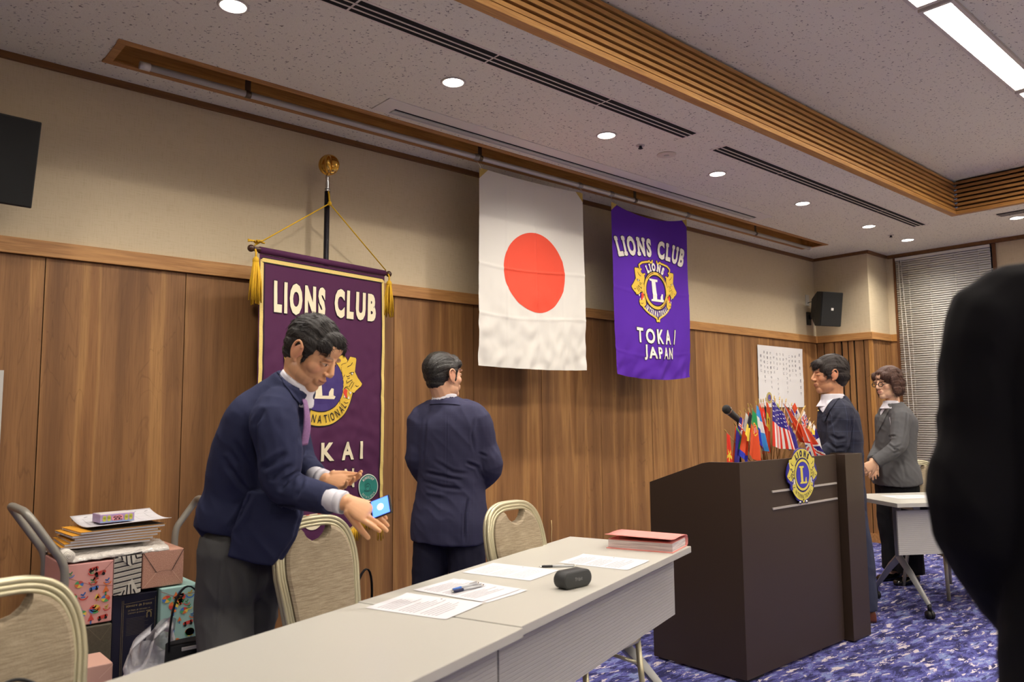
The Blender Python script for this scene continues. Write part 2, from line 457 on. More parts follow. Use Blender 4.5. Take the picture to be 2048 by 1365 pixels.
# ------------------------------------------------------------------ ceiling fittings
M['lamp_glow'] = mat('lamp_glow', rgb(255, 250, 240), 0.5, emit=(lin((1.0, 0.96, 0.92)) + (1,), 9.0))
M['strip_glow'] = mat('strip_glow', rgb(255, 252, 250), 0.5, emit=(lin((1.0, 0.955, 0.90)) + (1,), STRIP_E))
M['ring'] = mat('lamp_ring', rgb(205, 198, 188), 0.4)
DL_WHERE = ['nearest the photographer, high over the seated place of the left bending man',
            'between the long vent and the flag pole, second of the row', 'above the white flag with the red disc',
            'over the purple hanging flag, beside the round ceiling plate', 'between the purple flag and the song sheet',
            'above the end of the pole recess', 'at the end of the row before the white blind',
            'alone beside the short vent past the coffer corner']
DL_LABEL = ['round recessed ceiling light, nearest one of the row, above the bending man',
            'round recessed ceiling light between the long vent and the white ceiling slot',
            'round recessed ceiling light just before the small black sprinkler and round ceiling plate',
            'round recessed ceiling light just past the round ceiling plate',
            'round recessed ceiling light beside the middle of the far long vent',
            'round recessed ceiling light by the end of the pole recess',
            'round recessed ceiling light last in the row, nearest the white blind',
            'round recessed ceiling light by the short vent past the coffer corner']
def downlight(x, y, label, grp='round ceiling lights'):
    t = thing('ceiling_light', label, 'light', (x, y, CEIL), 0, grp)
    MB().lathe([(0.052, -0.001), (0.052, -0.005), (0.060, -0.005), (0.064, -0.001)], seg=36).build('ring', M['ring'], t)
    MB().lathe([(0.0, -0.0035), (0.04, -0.0035), (0.052, -0.0015)][::-1], seg=36).build('lamp', M['lamp_glow'], t)
for i, (x, y) in enumerate(DOWNLIGHTS): downlight(x, y, DL_LABEL[i])
for i, (x, y) in enumerate(DOWN_FAR): downlight(x, y, 'round recessed ceiling light outside the picture')
def strip(x, y, label):
    t = thing('linear_light', label, 'light', (x, y, UP), 0, 'linear lights in the raised ceiling')
    w = MB()
    for s in (-1, 1): w.box((0, s * 0.072, -0.008), (1.46, 0.02, 0.016))
    for s in (-1, 1): w.box((s * 0.72, 0, -0.008), (0.02, 0.124, 0.016))
    w.build('frame', M['ring'], t)
    MB().box((0, 0, -0.004), (1.42, 0.124, 0.006)).build('diffuser', M['strip_glow'], t)
for i, (x, y) in enumerate(STRIPS):
    strip(x + 0.72, y, 'long bright linear ceiling light set in the raised ceiling' if i == 0 else 'linear ceiling light added outside the picture to light the room')
M['ventbar'] = mat('vent_bar', rgb(232, 222, 208), 0.5)
def vent(name, label, a, b, ya, yb, breaks, along='x'):
    """slot vent: cream frame, three dark slots"""
    t = thing(name, label, 'vent', (0, 0, 0))
    lo, hi = min(ya, yb), max(ya, yb); W = hi - lo
    def bx(m, p0, p1, q0, q1, z, h):
        if along == 'x': m.box(((p0 + p1) / 2, (q0 + q1) / 2, z), (p1 - p0, q1 - q0, h))
        else: m.box(((q0 + q1) / 2, (p0 + p1) / 2, z), (q1 - q0, p1 - p0, h))
    f = MB(); bx(f, a - 0.012, b + 0.012, lo - 0.014, hi + 0.014, CEIL - 0.001, 0.002); f.build('frame', M['ventbar'], t)
    d = MB(); br = MB()
    cuts = [a] + breaks + [b]
    sw = (W - 0.012) / 3
    for p0, p1 in zip(cuts[:-1], cuts[1:]):
        for k in range(3):
            bx(d, p0 + 0.006, p1 - 0.006, lo + k * (sw + 0.006), lo + k * (sw + 0.006) + sw, CEIL - 0.003, 0.002)
    for k in range(2):
        q = lo + (k + 1) * sw + k * 0.006 + 0.003
        bx(br, a, b, q - 0.003, q + 0.003, CEIL - 0.0055, 0.003)
    d.build('slots', M['dark'], t); br.build('bar', M['ventbar'], t)
vent('ceiling_vent', 'long cream slot vent in the ceiling beside the near downlights', 0.77, 3.84, -1.457, -1.358, [1.53, 2.27, 3.06])
vent('ceiling_vent', 'long cream slot vent running to the coffer corner', 4.165, 7.35, -1.445, -1.346, [4.95, 5.765, 6.56])
vent('ceiling_vent', 'short cream slot vent past the coffer corner', -3.2, -1.976, 7.43, 7.56, [-2.6], along='y')
# linear cooling unit in the ceiling
t = thing('air_conditioner_slot', 'white linear air conditioner grille in the ceiling beside the pole recess', 'air conditioner')
w = MB(); w.box((4.08, -0.615, CEIL - 0.003), (3.86, 0.185, 0.006)); w.build('frame', mat('ac_white', rgb(232, 228, 218), 0.5), t, bevel=0.002)
w = MB(); w.box((4.08, -0.603, CEIL - 0.0065), (3.66, 0.012, 0.002)); w.box((4.08, -0.564, CEIL - 0.0065), (3.66, 0.004, 0.002)); w.build('air_gap', M['dark'], t)
w = MB(); w.box((4.08, -0.581, CEIL - 0.009), (3.66, 0.026, 0.008)); w.box((4.08, -0.55, CEIL - 0.008), (3.66, 0.014, 0.006)); w.build('louver', mat('ac_louver', rgb(196, 196, 188), 0.4), t, bevel=0.002)
# sprinklers, plate
t = thing('sprinkler', 'small dark ceiling sprinkler beside the round plate', 'sprinkler', (3.749, -1.099, CEIL))
MB().lathe([(0.028, 0.0), (0.028, -0.003), (0.012, -0.004)], seg=20).build('base', M['ring'], t)
MB().lathe([(0.009, -0.003), (0.009, -0.018), (0.015, -0.019), (0.015, -0.021), (0.0, -0.022)], seg=14).build('nozzle', M['black'], t)
t = thing('sprinkler', 'small dark ceiling sprinkler between the last two lights of the row', 'sprinkler', (7.54, -1.06, CEIL))
MB().lathe([(0.028, 0.0), (0.028, -0.003), (0.012, -0.004)], seg=20).build('base', M['ring'], t)
MB().lathe([(0.009, -0.003), (0.009, -0.018), (0.015, -0.019), (0.015, -0.021), (0.0, -0.022)], seg=14).build('nozzle', M['black'], t)
t = thing('smoke_detector', 'flat round cream detector plate in the ceiling', 'detector', (4.013, -1.1, CEIL))
MB().lathe([(0.062, 0.0), (0.062, -0.004), (0.055, -0.007), (0.0, -0.007)], seg=32).build('plate', mat('detector_cream', rgb(216, 206, 188), 0.5), t)
MB().lathe([(0.018, -0.006), (0.016, -0.012), (0.0, -0.013)], seg=20).build('sensor', M['ring'], t)
# hanging pole
t = thing('hanging_pole', 'long steel hanging pole with white end caps in the oak recess', 'pole')
PZ, PYY = 2.972, -0.335
MB().tube([(1.04, PYY, PZ), (7.33, PYY, PZ)], 0.0165, 16).build('pole', mat('steel_pole', rgb(205, 202, 196), 0.3, 0.2), t)
for xa in (1.015, 7.335):
    MB().tube([(xa, PYY, PZ), (xa + 0.045, PYY, PZ)], 0.0195, 16).build('end_cap', M['white'], t)
for xb in (1.535, 3.07, 4.62, 6.35):
    w = MB(); w.box((xb, PYY, PZ + 0.085), (0.03, 0.003, 0.13)); w.tube([(xb - 0.014, PYY, PZ), (xb + 0.014, PYY, PZ)], 0.0195, 14)
    w.tube([(xb, PYY - 0.003, PZ + 0.10), (xb, PYY - 0.012, PZ + 0.10)], 0.008, 8)
    w.build('bracket', mat('bracket_steel', rgb(110, 100, 88), 0.4, 0.8), t)
# blind
t = thing('venetian_blind', 'closed white venetian blind over the tall window', 'blind')
w = MB()
BY0, BY1, BZ0, BZ1 = -1.6, -0.695, 0.16, 2.925
n = 118
for k in range(n):
    z = BZ0 + (BZ1 - BZ0) * (k + 0.5) / n
    yc = (BY0 + BY1) / 2; hw = (BY1 - BY0) / 2
    a = radians(58); d = 0.0125
    vs = []
    for yy in (yc - hw, yc + hw):
        for s, bow in ((-1, 0), (0, 0.002), (1, 0)):
            vs.append((X1 - 0.004 - 0.012 - s * d * cos(a) - bow, yy, z + s * d * sin(a)))
    w.add(vs, [(0, 1, 4, 3), (1, 2, 5, 4)], 0, True)
w.build('slats', mat('blind_white', rgb(222, 220, 212), 0.5, var=(6, 0.04, (1, 1, 30))), t, thick=0.0008)
MB().box((X1 - 0.02, (BY0 + BY1) / 2, 2.945), (0.035, 0.9, 0.03)).build('headrail', M['white'], t)
MB().box((X1 - 0.02, (BY0 + BY1) / 2, 0.15), (0.025, 0.9, 0.02)).build('bottom_rail', M['white'], t)
for yy in (-0.83, -1.04, -1.28, -1.5):
    MB().tube([(X1 - 0.034, yy, 2.93), (X1 - 0.034, yy, 0.15)], 0.0013, 6).build('ladder_cord', M['white'], t)
w = MB()
w.tube([(X1 - 0.05, -0.735, 2.93), (X1 - 0.055, -0.75, 1.9), (X1 - 0.06, -0.77, 1.15), (X1 - 0.062, -0.79, 1.06), (X1 - 0.062, -0.815, 1.10), (X1 - 0.055, -0.80, 1.9), (X1 - 0.05, -0.76, 2.93)], 0.0028, 8)
w.build('pull_cord', M['white'], t)
# ================================================================== lettering and emblem shapes
_tc = {}
def text2d(s, off=0.0, res=3):
    """outline of a text as flat triangles: (points, faces, width, height), lower left at the origin"""
    k = (s, off, res)
    if k in _tc: return _tc[k]
    c = bpy.data.curves.new('lettering', 'FONT'); c.body = s; c.size = 1.0; c.offset = off; c.resolution_u = res
    c.fill_mode = 'BOTH'
    o = bpy.data.objects.new('lettering', c); COL.objects.link(o)
    bpy.context.view_layer.update()
    me = bpy.data.meshes.new_from_object(o.evaluated_get(bpy.context.evaluated_depsgraph_get()))
    bm = bmesh.new(); bm.from_mesh(me); bmesh.ops.triangulate(bm, faces=bm.faces)
    pts = [(v.co.x, v.co.y) for v in bm.verts]; fs = [[v.index for v in f.verts] for f in bm.faces]
    bm.free(); bpy.data.objects.remove(o); bpy.data.curves.remove(c); bpy.data.meshes.remove(me)
    if not pts: pts, fs = [(0, 0)], []
    x0 = min(p[0] for p in pts); x1 = max(p[0] for p in pts); y0 = min(p[1] for p in pts); y1 = max(p[1] for p in pts)
    _tc[k] = ([(p[0] - x0, p[1] - y0) for p in pts], fs, x1 - x0, y1 - y0)
    return _tc[k]
def split(tri, L, out):
    a, b, c = tri
    e = [((a[0] - b[0]) ** 2 + (a[1] - b[1]) ** 2, 0), ((b[0] - c[0]) ** 2 + (b[1] - c[1]) ** 2, 1), ((c[0] - a[0]) ** 2 + (c[1] - a[1]) ** 2, 2)]
    m, i = max(e)
    if m <= L * L: out.append(tri); return
    if i == 0: p, q, r = a, b, c
    elif i == 1: p, q, r = b, c, a
    else: p, q, r = c, a, b
    h = ((p[0] + q[0]) / 2, (p[1] + q[1]) / 2)
    split((p, h, r), L, out); split((h, q, r), L, out)
class Art:
    """flat artwork laid on a surface: mp(x, y, layer) gives the 3-d point"""
    def __init__(s, mp, L=0.05): s.mp, s.L, s.mb = mp, L, MB()
    def tris(s, pts, fs, layer, mi):
        for f in fs:
            out = []; split(tuple(pts[i] for i in f), s.L, out)
            for t in out: s.mb.add([s.mp(p[0], p[1], layer) for p in t], [(0, 1, 2)], mi)
    def poly(s, pts, layer, mi):
        from mathutils.geometry import tessellate_polygon
        fs = tessellate_polygon([[Vector((p[0], p[1], 0)) for p in pts]])
        s.tris(pts, fs, layer, mi)
    def ring(s, c, r0, r1, a0, a1, layer, mi, sy=1.0, n=None):
        n = n or max(6, int(abs(a1 - a0) / 0.13))
        for k in range(n):
            t0 = a0 + (a1 - a0) * k / n; t1 = a0 + (a1 - a0) * (k + 1) / n
            q = [(c[0] + r * cos(t), c[1] + sy * r * sin(t)) for r, t in ((r0, t0), (r1, t0), (r1, t1), (r0, t1))]
            s.tris(q, [(0, 1, 2), (0, 2, 3)], layer, mi)
    def disc(s, c, r, layer, mi, sy=1.0, n=40):
        s.ring(c, 0.0, r, 0, 2 * pi, layer, mi, sy, n)
    def line(s, pts, w, layer, mi):
        for a, b in zip(pts[:-1], pts[1:]):
            d = Vector((b[0] - a[0], b[1] - a[1]))
            if d.length < 1e-6: continue
            nn = Vector((-d.y, d.x)).normalized() * w / 2
            q = [(a[0] + nn.x, a[1] + nn.y), (a[0] - nn.x, a[1] - nn.y), (b[0] - nn.x, b[1] - nn.y), (b[0] + nn.x, b[1] + nn.y)]
            s.tris(q, [(0, 1, 2), (0, 2, 3)], layer, mi)
        for p in pts: s.ring(p, 0, w / 2, 0, 2 * pi, layer, mi, n=8)
    def glyph(s, ch, c, h, wfac, rot, layer, mi, off=0.0, slab=0.0, out=None, out_w=0.0, skew=0.0):
        """one character centred at c, height h, width factor, turned by rot"""
        pts, fs, w, hh = text2d(ch, off)
        k = h / 0.73
        T = lambda x, y: (c[0] + x * cos(rot) - y * sin(rot), c[1] + x * sin(rot) + y * cos(rot))
        if out is not None:
            p2, f2, w2, h2 = text2d(ch, off + out_w)
            P = [T((p[0] - w2 / 2) * k * wfac, (p[1] - h2 / 2) * k) for p in p2]
            s.tris(P, f2, layer - 1, out)
        P = [T((p[0] - w / 2) * k * wfac, (p[1] - hh / 2) * k) for p in pts]
        s.tris(P, fs, layer, mi)
        W = w * k * wfac
        if slab:
            def bar(x, y, ww):
                for o_, ly, m_ in (([(slab * 0.12, layer - 1, out)] if out is not None else []) + [(0.0, layer, mi)]):
                    q = [T(x - ww / 2 - o_, y - slab / 2 - o_), T(x + ww / 2 + o_, y - slab / 2 - o_), T(x + ww / 2 + o_, y + slab / 2 + o_), T(x - ww / 2 - o_, y + slab / 2 + o_)]
                    s.tris(q, [(0, 1, 2), (0, 2, 3)], ly, m_)
            H2 = h / 2 - slab / 2
            if ch == 'I': bar(0, H2, W * 1.7); bar(0, -H2, W * 1.7)
            if ch == 'L': bar(-W / 2 + W * 0.22, H2, W * 0.62); bar(-W * 0.12, -H2, W * 0.9)
            if ch == 'N': bar(-W / 2 + W * 0.14, H2, W * 0.46); bar(W / 2 - W * 0.12, H2, W * 0.46); bar(-W / 2 + W * 0.14, -H2, W * 0.46)
            if ch == 'U': bar(-W / 2 + W * 0.15, H2, W * 0.46); bar(W / 2 - W * 0.15, H2, W * 0.46)
            if ch == 'B': bar(-W / 2 + W * 0.16, H2, W * 0.5); bar(-W / 2 + W * 0.16, -H2, W * 0.5)
        return W
    def arc_text(s, txt, c, r, mid, span, h, wfac, layer, mi, off=0.0, slab=0.0, out=None, out_w=0.0, flip=False, sy=1.0):
        ws = [(0.42 if ch == ' ' else text2d(ch, off)[2] + 0.12) for ch in txt]
        tot = sum(ws); acc = 0
        for ch, w in zip(txt, ws):
            f = (acc + w / 2) / tot - 0.5; acc += w
            if ch == ' ': continue
            a = mid - span * f if not flip else mid + span * f
            p = (c[0] + r * cos(a), c[1] + r * sin(a) * sy)
            s.glyph(ch, p, h, wfac, a - pi / 2 if not flip else a + pi / 2, layer, mi, off, slab, out, out_w)
    def row_text(s, txt, x0, x1, y, h, layer, mi, off=0.0, out=None, out_w=0.0, wfac=None, slab=0.0, gap=0.12):
        ws = [(0.42 if ch == ' ' else text2d(ch, off)[2] + gap) for ch in txt]
        tot = sum(ws) - gap; k = (x1 - x0) / tot; x = x0
        for ch, w in zip(txt, ws):
            if ch != ' ':
                s.glyph(ch, (x + (w - gap) / 2 * k, y), h, wfac if wfac else k * 0.73 / h, 0, layer, mi, off, slab, out, out_w)
            x += w * k
    def build(s, name, mats, parent): return s.mb.build(name, mats, parent)

def PX2(l): return [((x - 510) / 225.0, -(y - 0.16 * (x - 510) - 672) / 388.0) for x, y in l]
HEAD = PX2([(125, 215), (195, 215), (215, 270), (235, 320), (295, 360), (300, 420), (285, 520), (283, 640), (288, 760), (250, 700), (215, 700), (190, 745), (145, 758), (120, 720), (60, 640), (48, 600), (95, 520), (135, 430), (125, 330), (118, 240)])
JAW = PX2([(285, 760), (310, 860), (315, 960), (270, 1015), (215, 965), (195, 890), (200, 865), (245, 862), (272, 800)])
MOUTH = PX2([(225, 735), (255, 710), (278, 770), (262, 850), (225, 850), (232, 790)])
TEETH = [PX2(l) for l in ([(175, 755), (205, 750), (195, 795)], [(197, 860), (207, 812), (222, 862)], [(250, 855), (268, 808), (272, 850)])]
MARKS = [PX2(l) for l in ([(92, 640), (108, 655), (125, 640)], [(200, 505), (225, 530), (240, 520)], [(170, 565), (205, 595), (238, 630)], [(200, 540), (228, 560)], [(145, 600), (165, 650), (185, 700)], [(165, 590), (190, 630), (210, 680)], [(262, 510), (275, 545)], [(240, 590), (240, 620)], [(150, 445), (185, 455), (205, 475)], [(225, 680), (250, 690), (265, 715)], [(215, 920), (245, 935), (265, 920)], [(170, 300), (190, 345), (230, 380)])]
EYE = PX2([(172, 468)])[0]
SCROLL = PX2([(215, 215), (205, 150), (260, 95), (330, 75), (390, 65), (402, 45), (430, 82), (462, 75), (465, 40)])
CURL = PX2([(240, 235), (215, 255), (228, 310), (262, 352), (302, 332)])
TAIL = PX2([(270, 1010), (320, 1080), (380, 1145), (440, 1195), (488, 1240), (490, 1300)])
LETTER_L = [((x - 515) / 225.0, -(y - 0.05 * (x - 515) - 652) / 388.0) for x, y in [(390, 410), (550, 422), (545, 470), (505, 472), (520, 832), (585, 836), (588, 780), (612, 718), (634, 728), (632, 830), (655, 850), (640, 890), (412, 872), (418, 835), (445, 828), (432, 458), (396, 450)]]
def both(pts):
    return [pts, [(-x, y) for x, y in pts][::-1]]
def emblem(mp, style, name, parent, mats, layer_step=0.0012):
    """materials: 0 dark outline / plate, 1 gold, 2 centre field, 3 letter, 4 red, 5 white, 6 brown"""
    A = Art(lambda x, y, l: mp(x, y, l * layer_step), 0.16)
    if style == 'flag':
        for h in both(HEAD) + both(JAW): A.line(h + [h[0]], 0.08, 1, 0)
        for h in both(SCROLL) + both(CURL) + both(TAIL): A.line(h, 0.17, 1, 0)
        A.line([(-0.1, -1.60), (0.1, -1.60)], 0.17, 1, 0)
        A.ring((0, 0), 0.78, 1.06, 0, 2 * pi, 1, 0)
        for h in both(HEAD) + both(JAW): A.poly(h, 2, 1)
        A.ring((0, 0), 0.85, 1.0, 0, 2 * pi, 3, 1, n=56)
        for a0, a1 in ((1.75, 2.5), (0.55, 1.3), (-1.3, -0.55)): A.ring((0, 0), 0.92, 0.97, a0, a1, 4, 6)
        for h in both(SCROLL) + both(CURL) + both(TAIL): A.line(h, 0.10, 3, 1)
        A.line([(-0.1, -1.60), (0.1, -1.60)], 0.10, 3, 1)
        for h in both(MOUTH): A.poly(h, 3, 4)
        for q in TEETH:
            for h in both(q): A.poly(h, 4, 5)
        for q in MARKS:
            A.line(q, 0.022, 4, 0); A.line([(-x, y) for x, y in q], 0.022, 4, 0)
        for sx in (1, -1): A.disc((EYE[0] * sx, EYE[1]), 0.06, 4, 0, n=12); A.disc((EYE[0] * sx, EYE[1]), 0.04, 5, 5, n=12)
        A.poly([(x, y) for x, y in LETTER_L], 3, 3)
        A.arc_text('LIONS', (0, -0.15), 1.42, pi / 2, 1.20, 0.40, 0.68, 4, 5, 0.07, 0.06, 0, 0.03)
        A.arc_text('INTERNATIONAL', (0, 0.10), 1.34, -pi / 2, 1.45, 0.30, 0.36, 4, 5, 0.05, 0, 0, 0.03, flip=True)
    else:
        k = 0.96
        sc = lambda P: [(x * k * 1.0, y * 1.0 + 0.02) for x, y in P]
        A.ring((0, 0), 1.13, 1.70, radians(34), radians(146), 3, 1, n=20)
        A.ring((0, 0), 1.13, 1.66, radians(-146), radians(-34), 3, 1, n=20)
        A.disc((0, -1.68), 0.12, 3, 1, n=12)
        for h in both(sc(HEAD)) + both(sc(JAW)): A.poly(h, 2, 1)
        A.disc((0, 0), 1.07, 3, 0, n=48)
        A.disc((0, 0), 1.02, 4, 1, n=48)
        A.disc((0, 0), 0.86, 5, 0, n=48); A.disc((0, 0), 0.84, 6, 2, n=48)
        A.poly([(x * 0.86, y * 0.96) for x, y in LETTER_L], 7, 3)
        for h in both(sc(MOUTH)): A.poly(h, 3, 4)
        for q in TEETH:
            for h in both(sc(q)): A.poly(h, 4, 5)
        for q in MARKS:
            q = sc(q); A.line(q, 0.04, 4, 0); A.line([(-x, y) for x, y in q], 0.04, 4, 0)
        e = sc([EYE])[0]
        for sx in (1, -1): A.disc((e[0] * sx, e[1]), 0.07, 4, 0, n=12); A.disc((e[0] * sx, e[1]), 0.035, 5, 5, n=12)
        A.arc_text('LIONS', (0, 0), 1.40, pi / 2, 1.42, 0.38, 0.72, 5, 0, 0.075)
        A.arc_text('INTERNATIONAL', (0, 0), 1.40, -pi / 2, 1.62, 0.27, 0.44, 5, 0, 0.02, flip=True)
    return A.build(name, mats, parent)

M['gold_art'] = mat('gold_applique', rgb(222, 184, 62), 0.6)
M['gold_bright'] = mat('gold_yellow', rgb(222, 208, 88), 0.5)
M['cream_art'] = mat('cream_applique', rgb(232, 220, 188), 0.75)
M['white_art'] = mat('white_applique', rgb(228, 222, 212), 0.7)
M['black_art'] = mat('dark_outline', rgb(26, 18, 30), 0.8)
M['red_art'] = mat('red_applique', rgb(216, 66, 44), 0.7)
M['brown_art'] = mat('brown_applique', rgb(120, 74, 34), 0.7)
M['royal'] = mat('royal_blue', rgb(52, 48, 168), 0.5)
M['purple'] = fabric('purple_cloth', rgb(84, 36, 158), 0.08, 500, 0.75, 0.1)
M['plum'] = fabric('plum_cloth', rgb(80, 38, 72), 0.08, 500, 0.7, 0.1)
M['gold_thread'] = fabric('gold_thread', rgb(214, 168, 44), 0.25, 260, 0.6, 0.6, (1, 1, 0.2))
M['gold_trim'] = fabric('gold_braid', rgb(222, 196, 118), 0.2, 260, 0.6, 0.5)

# ------------------------------------------------------------------ the two hanging flags
FY = -0.335
def hook(parent, x, z, dx):
    w = MB()
    w.tube([(x, FY, z), (x, FY - 0.003, z + 0.022), (x + dx * 0.4, FY - 0.004, z + 0.03), (x + dx * 0.8, FY, z + 0.05), (x + dx, FY + 0.004, PZ + 0.018), (x + dx, FY + 0.02, PZ + 0.012), (x + dx, FY + 0.022, PZ - 0.005)], 0.0018, 6)
    w.build('hook', M['chrome'], parent)
    w = MB(); w.tube([(x + dx - 0.022, FY, PZ), (x + dx - 0.008, FY, PZ), (x + dx + 0.01, FY, PZ), (x + dx + 0.022, FY, PZ)], [0.018, 0.0235, 0.022, 0.018], 12)
    w.build('plastic_wrap', mat('clear_wrap', rgb(200, 198, 192), 0.25, trans=0.5, alpha=0.7), parent)
def jmap(u, v, off=0.0):
    x = 3.064 + 0.962 * u + 0.010 * v * (1 - 2 * u) * -1
    z = 2.908 - 1.275 * v + 0.012 * u * (1 - v) - 0.012 * sin(pi * u) * (1 - v) ** 3 - 0.012 * sin(pi * u) * v
    y = FY + 0.008 * sin(u * 9 + 1) * v + 0.006 * sin(u * 17 + v * 5) * v ** 1.5 - 0.02 * v * sin(pi * u)
    y += 0.010 * noise.noise(Vector((u * 5, v * 4, 1.3))) * (0.3 + v)
    y += 0.012 * max(0, v - 0.45) * noise.noise(Vector((u * 14 + v * 9, v * 12 - u * 6, 4.2))) * 2.2
    for vv, s in ((0.485, 1), (0.735, 0.8), (0.235, 0.4)):
        y -= s * 0.004 * math.exp(-((v - vv - 0.01 * sin(u * 5)) / 0.006) ** 2)
    for uu in (0.5, 0.24, 0.77): y -= 0.003 * math.exp(-((u - uu) / 0.006) ** 2)
    return Vector((x, y - off, z))
t = thing('hanging_flag', 'white hanging flag with a big red disc, hooked to the steel pole', 'flag', group=None)
w = NT('white_flag_cloth', 0.8, 0.2)
w.col(rgb(214, 211, 204)); w.b.inputs['Subsurface Weight'].default_value = 0.0
M['flagwhite'] = w.m
MB().grid(lambda u, v: jmap(u, 1 - v), 110, 150).build('cloth', w.m, t)
A = Art(lambda x, y, l: jmap(x, y, 0.0012 + l), 0.012)
A.ring((0.50, 0.492), 0.0, 0.292, 0, 2 * pi, 0.0, 0, sy=0.213 / 0.292, n=72)
A.build('red_disc', mat('red_disc', rgb(222, 72, 46), 0.75), t)
for (a, b, c_, d_) in ((0.0, 0.0, 1, 1), (1.0, 0.0, -1, 1)):
    A = Art(lambda x, y, l: jmap(x, y, 0.0015), 0.04); A.tris([(a, b), (a + c_ * 0.075, b), (a, b + d_ * 0.055)], [(0, 1, 2)], 0, 0)
    A.build('corner_patch', mat('straw_patch', rgb(184, 158, 80), 0.6), t)
hook(t, 3.073, 2.895, -0.03); hook(t, 4.018, 2.905, -0.018)
def pmap(u, v, off=0.0):
    x = 4.336 + 0.945 * u + 0.028 * v * (1 - u) + 0.004 * v * u
    z = 2.912 - 1.295 * v + 0.016 * u * (1 - v) - 0.062 * (1 - (2 * u - 1) ** 2) * (1 - v) ** 2 - 0.034 * sin(pi * u) * v
    y = FY + 0.012 * sin(u * 8 + 0.5) * v + 0.008 * sin(u * 15 + v * 4) * v - 0.02 * v * sin(pi * u)
    y += 0.010 * noise.noise(Vector((u * 5, v * 4, 7.3))) * (0.3 + v)
    y += 0.02 * max(0, v - 0.7) * noise.noise(Vector((u * 12 + v * 9, v * 12, 2.2))) * 3
    for vv in (0.49, 0.86): y -= 0.003 * math.exp(-((v - vv - 0.008 * sin(u * 6)) / 0.006) ** 2)
    return Vector((x, y - off, z))
t = thing('hanging_flag', 'purple hanging flag with gold lion emblem and white lettering, hooked to the steel pole', 'flag')
MB().grid(lambda u, v: pmap(u, 1 - v), 100, 130).build('cloth', M['purple'], t)
A = Art(lambda x, y, l: pmap((x - 4.336) / 0.945, (2.918 - y) / 1.295, 0.0016 + l * 0.001), 0.03)
A.arc_text('LIONS CLUB', (4.805, 1.43), 1.235, pi / 2, 0.72, 0.142, 0.62, 3, 0, 0.05, 0.026, 1, 0.026)
A.row_text('TOKA', 4.585, 4.99, 1.952, 0.112, 3, 0, 0.03, 1, 0.03, gap=0.22)
A.line([(5.045, 1.90), (5.066, 2.005)], 0.024, 2, 1); A.line([(5.045, 1.90), (5.066, 2.005)], 0.013, 3, 0)
A.row_text('JAPAN', 4.66, 5.02, 1.825, 0.088, 3, 0, 0.03, 1, 0.03, gap=0.14)
A.build('lettering', [M['white_art'], M['black_art']], t)
emblem(lambda x, y, o: pmap((4.825 + x * 0.142 - 4.336) / 0.945, (2.918 - (2.318 + y * 0.151)) / 1.295, 0.0012 + o), 'flag', 'emblem', t,
       [M['black_art'], M['gold_art'], M['purple'], M['white_art'], M['red_art'], M['white_art'], M['brown_art']])
for (a, b, c_, d_) in ((0.0, 0.0, 1, 1), (1.0, 0.0, -1, 1)):
    A = Art(lambda x, y, l: pmap(x, y, 0.0025), 0.04); A.tris([(a, b), (a + c_ * 0.07, b - 0.002), (a, b + d_ * 0.05)], [(0, 1, 2)], 0, 0)
    A.build('corner_patch', mat('straw_patch', rgb(184, 158, 80), 0.6), t)
hook(t, 4.345, 2.90, -0.004); hook(t, 5.27, 2.915, 0.03)

# ------------------------------------------------------------------ the standing plum banner
BL = Vector((1.64, -0.28, 2.185)); BE = Vector((0.84, 0.16, 0)).normalized(); BW = 0.872; BN = Vector((BE.y, -BE.x, 0))
def edge_z(u):
    a = abs(u - 0.5) * 2
    return 0.735 - 0.16 * max(0, 1 - a / 0.62) ** 1.0 + 0.03 * sin(pi * min(1, max(0, (a - 0.55) / 0.45)))
def bmap(x, z, off=0.0):
    """x: metres along the bar, z: height"""
    d = (2.185 - z)
    y = 0.010 * noise.noise(Vector((x * 5, z * 2.2, 3.1))) * min(1, d * 3) + 0.008 * sin(x * 16 + z * 2) * min(1, d * 1.3)
    y += 0.006 * noise.noise(Vector((x * 16 + z * 8, z * 14 - x * 9, 9.0))) * min(1, d)
    return BL + BE * x + Vector((0, 0, z - 2.185)) + BN * (off - y)
t = thing('standing_banner', 'tall plum purple banner with gold emblem and fringe hanging from a black standing pole', 'banner')
MB().grid(lambda u, v: bmap(BW * u, 2.165 + (edge_z(u) - 2.165) * (1 - v)), 90, 130).build('cloth', M['plum'], t)
w = MB(); w.tube([BL + BE * -0.05, BL + BE * (BW + 0.035)], 0.013, 12)
w.build('crossbar', mat('dark_wood_bar', rgb(70, 42, 28), 0.4), t)
w = MB(); w.tube([BL + BE * 0.0 + Vector((0, 0, -0.001)), BL + BE * BW + Vector((0, 0, -0.001))], 0.0185, 12)
w.build('sleeve', M['plum'], t)
for s, c_ in ((-0.05, 1), (BW + 0.035, 1)):
    MB().ell(BL + BE * s, (0.019, 0.019, 0.019), seg=12, rings=8).build('bar_knob', mat('dark_knob', rgb(62, 38, 26), 0.3), t)
A = Art(lambda x, y, l: bmap(x, y, 0.002 + l * 0.001), 0.05)
A.line([(0.022, 2.135), (BW - 0.022, 2.135)], 0.03, 1, 2); A.line([(0.022, 2.135), (BW - 0.022, 2.135)], 0.02, 2, 0)
A.line([(0.014, 2.13), (0.014, 0.75)], 0.02, 1, 0); A.line([(BW - 0.014, 2.13), (BW - 0.014, 0.75)], 0.02, 1, 0)
A.line([(0.03, 2.12), (0.03, 0.76)], 0.004, 2, 2); A.line([(BW - 0.03, 2.12), (BW - 0.03, 0.76)], 0.004, 2, 2)
A.build('braid', [M['gold_trim'], M['gold_trim'], M['black_art']], t)
A = Art(lambda x, y, l: bmap(x, y, 0.002 + l * 0.001), 0.05)
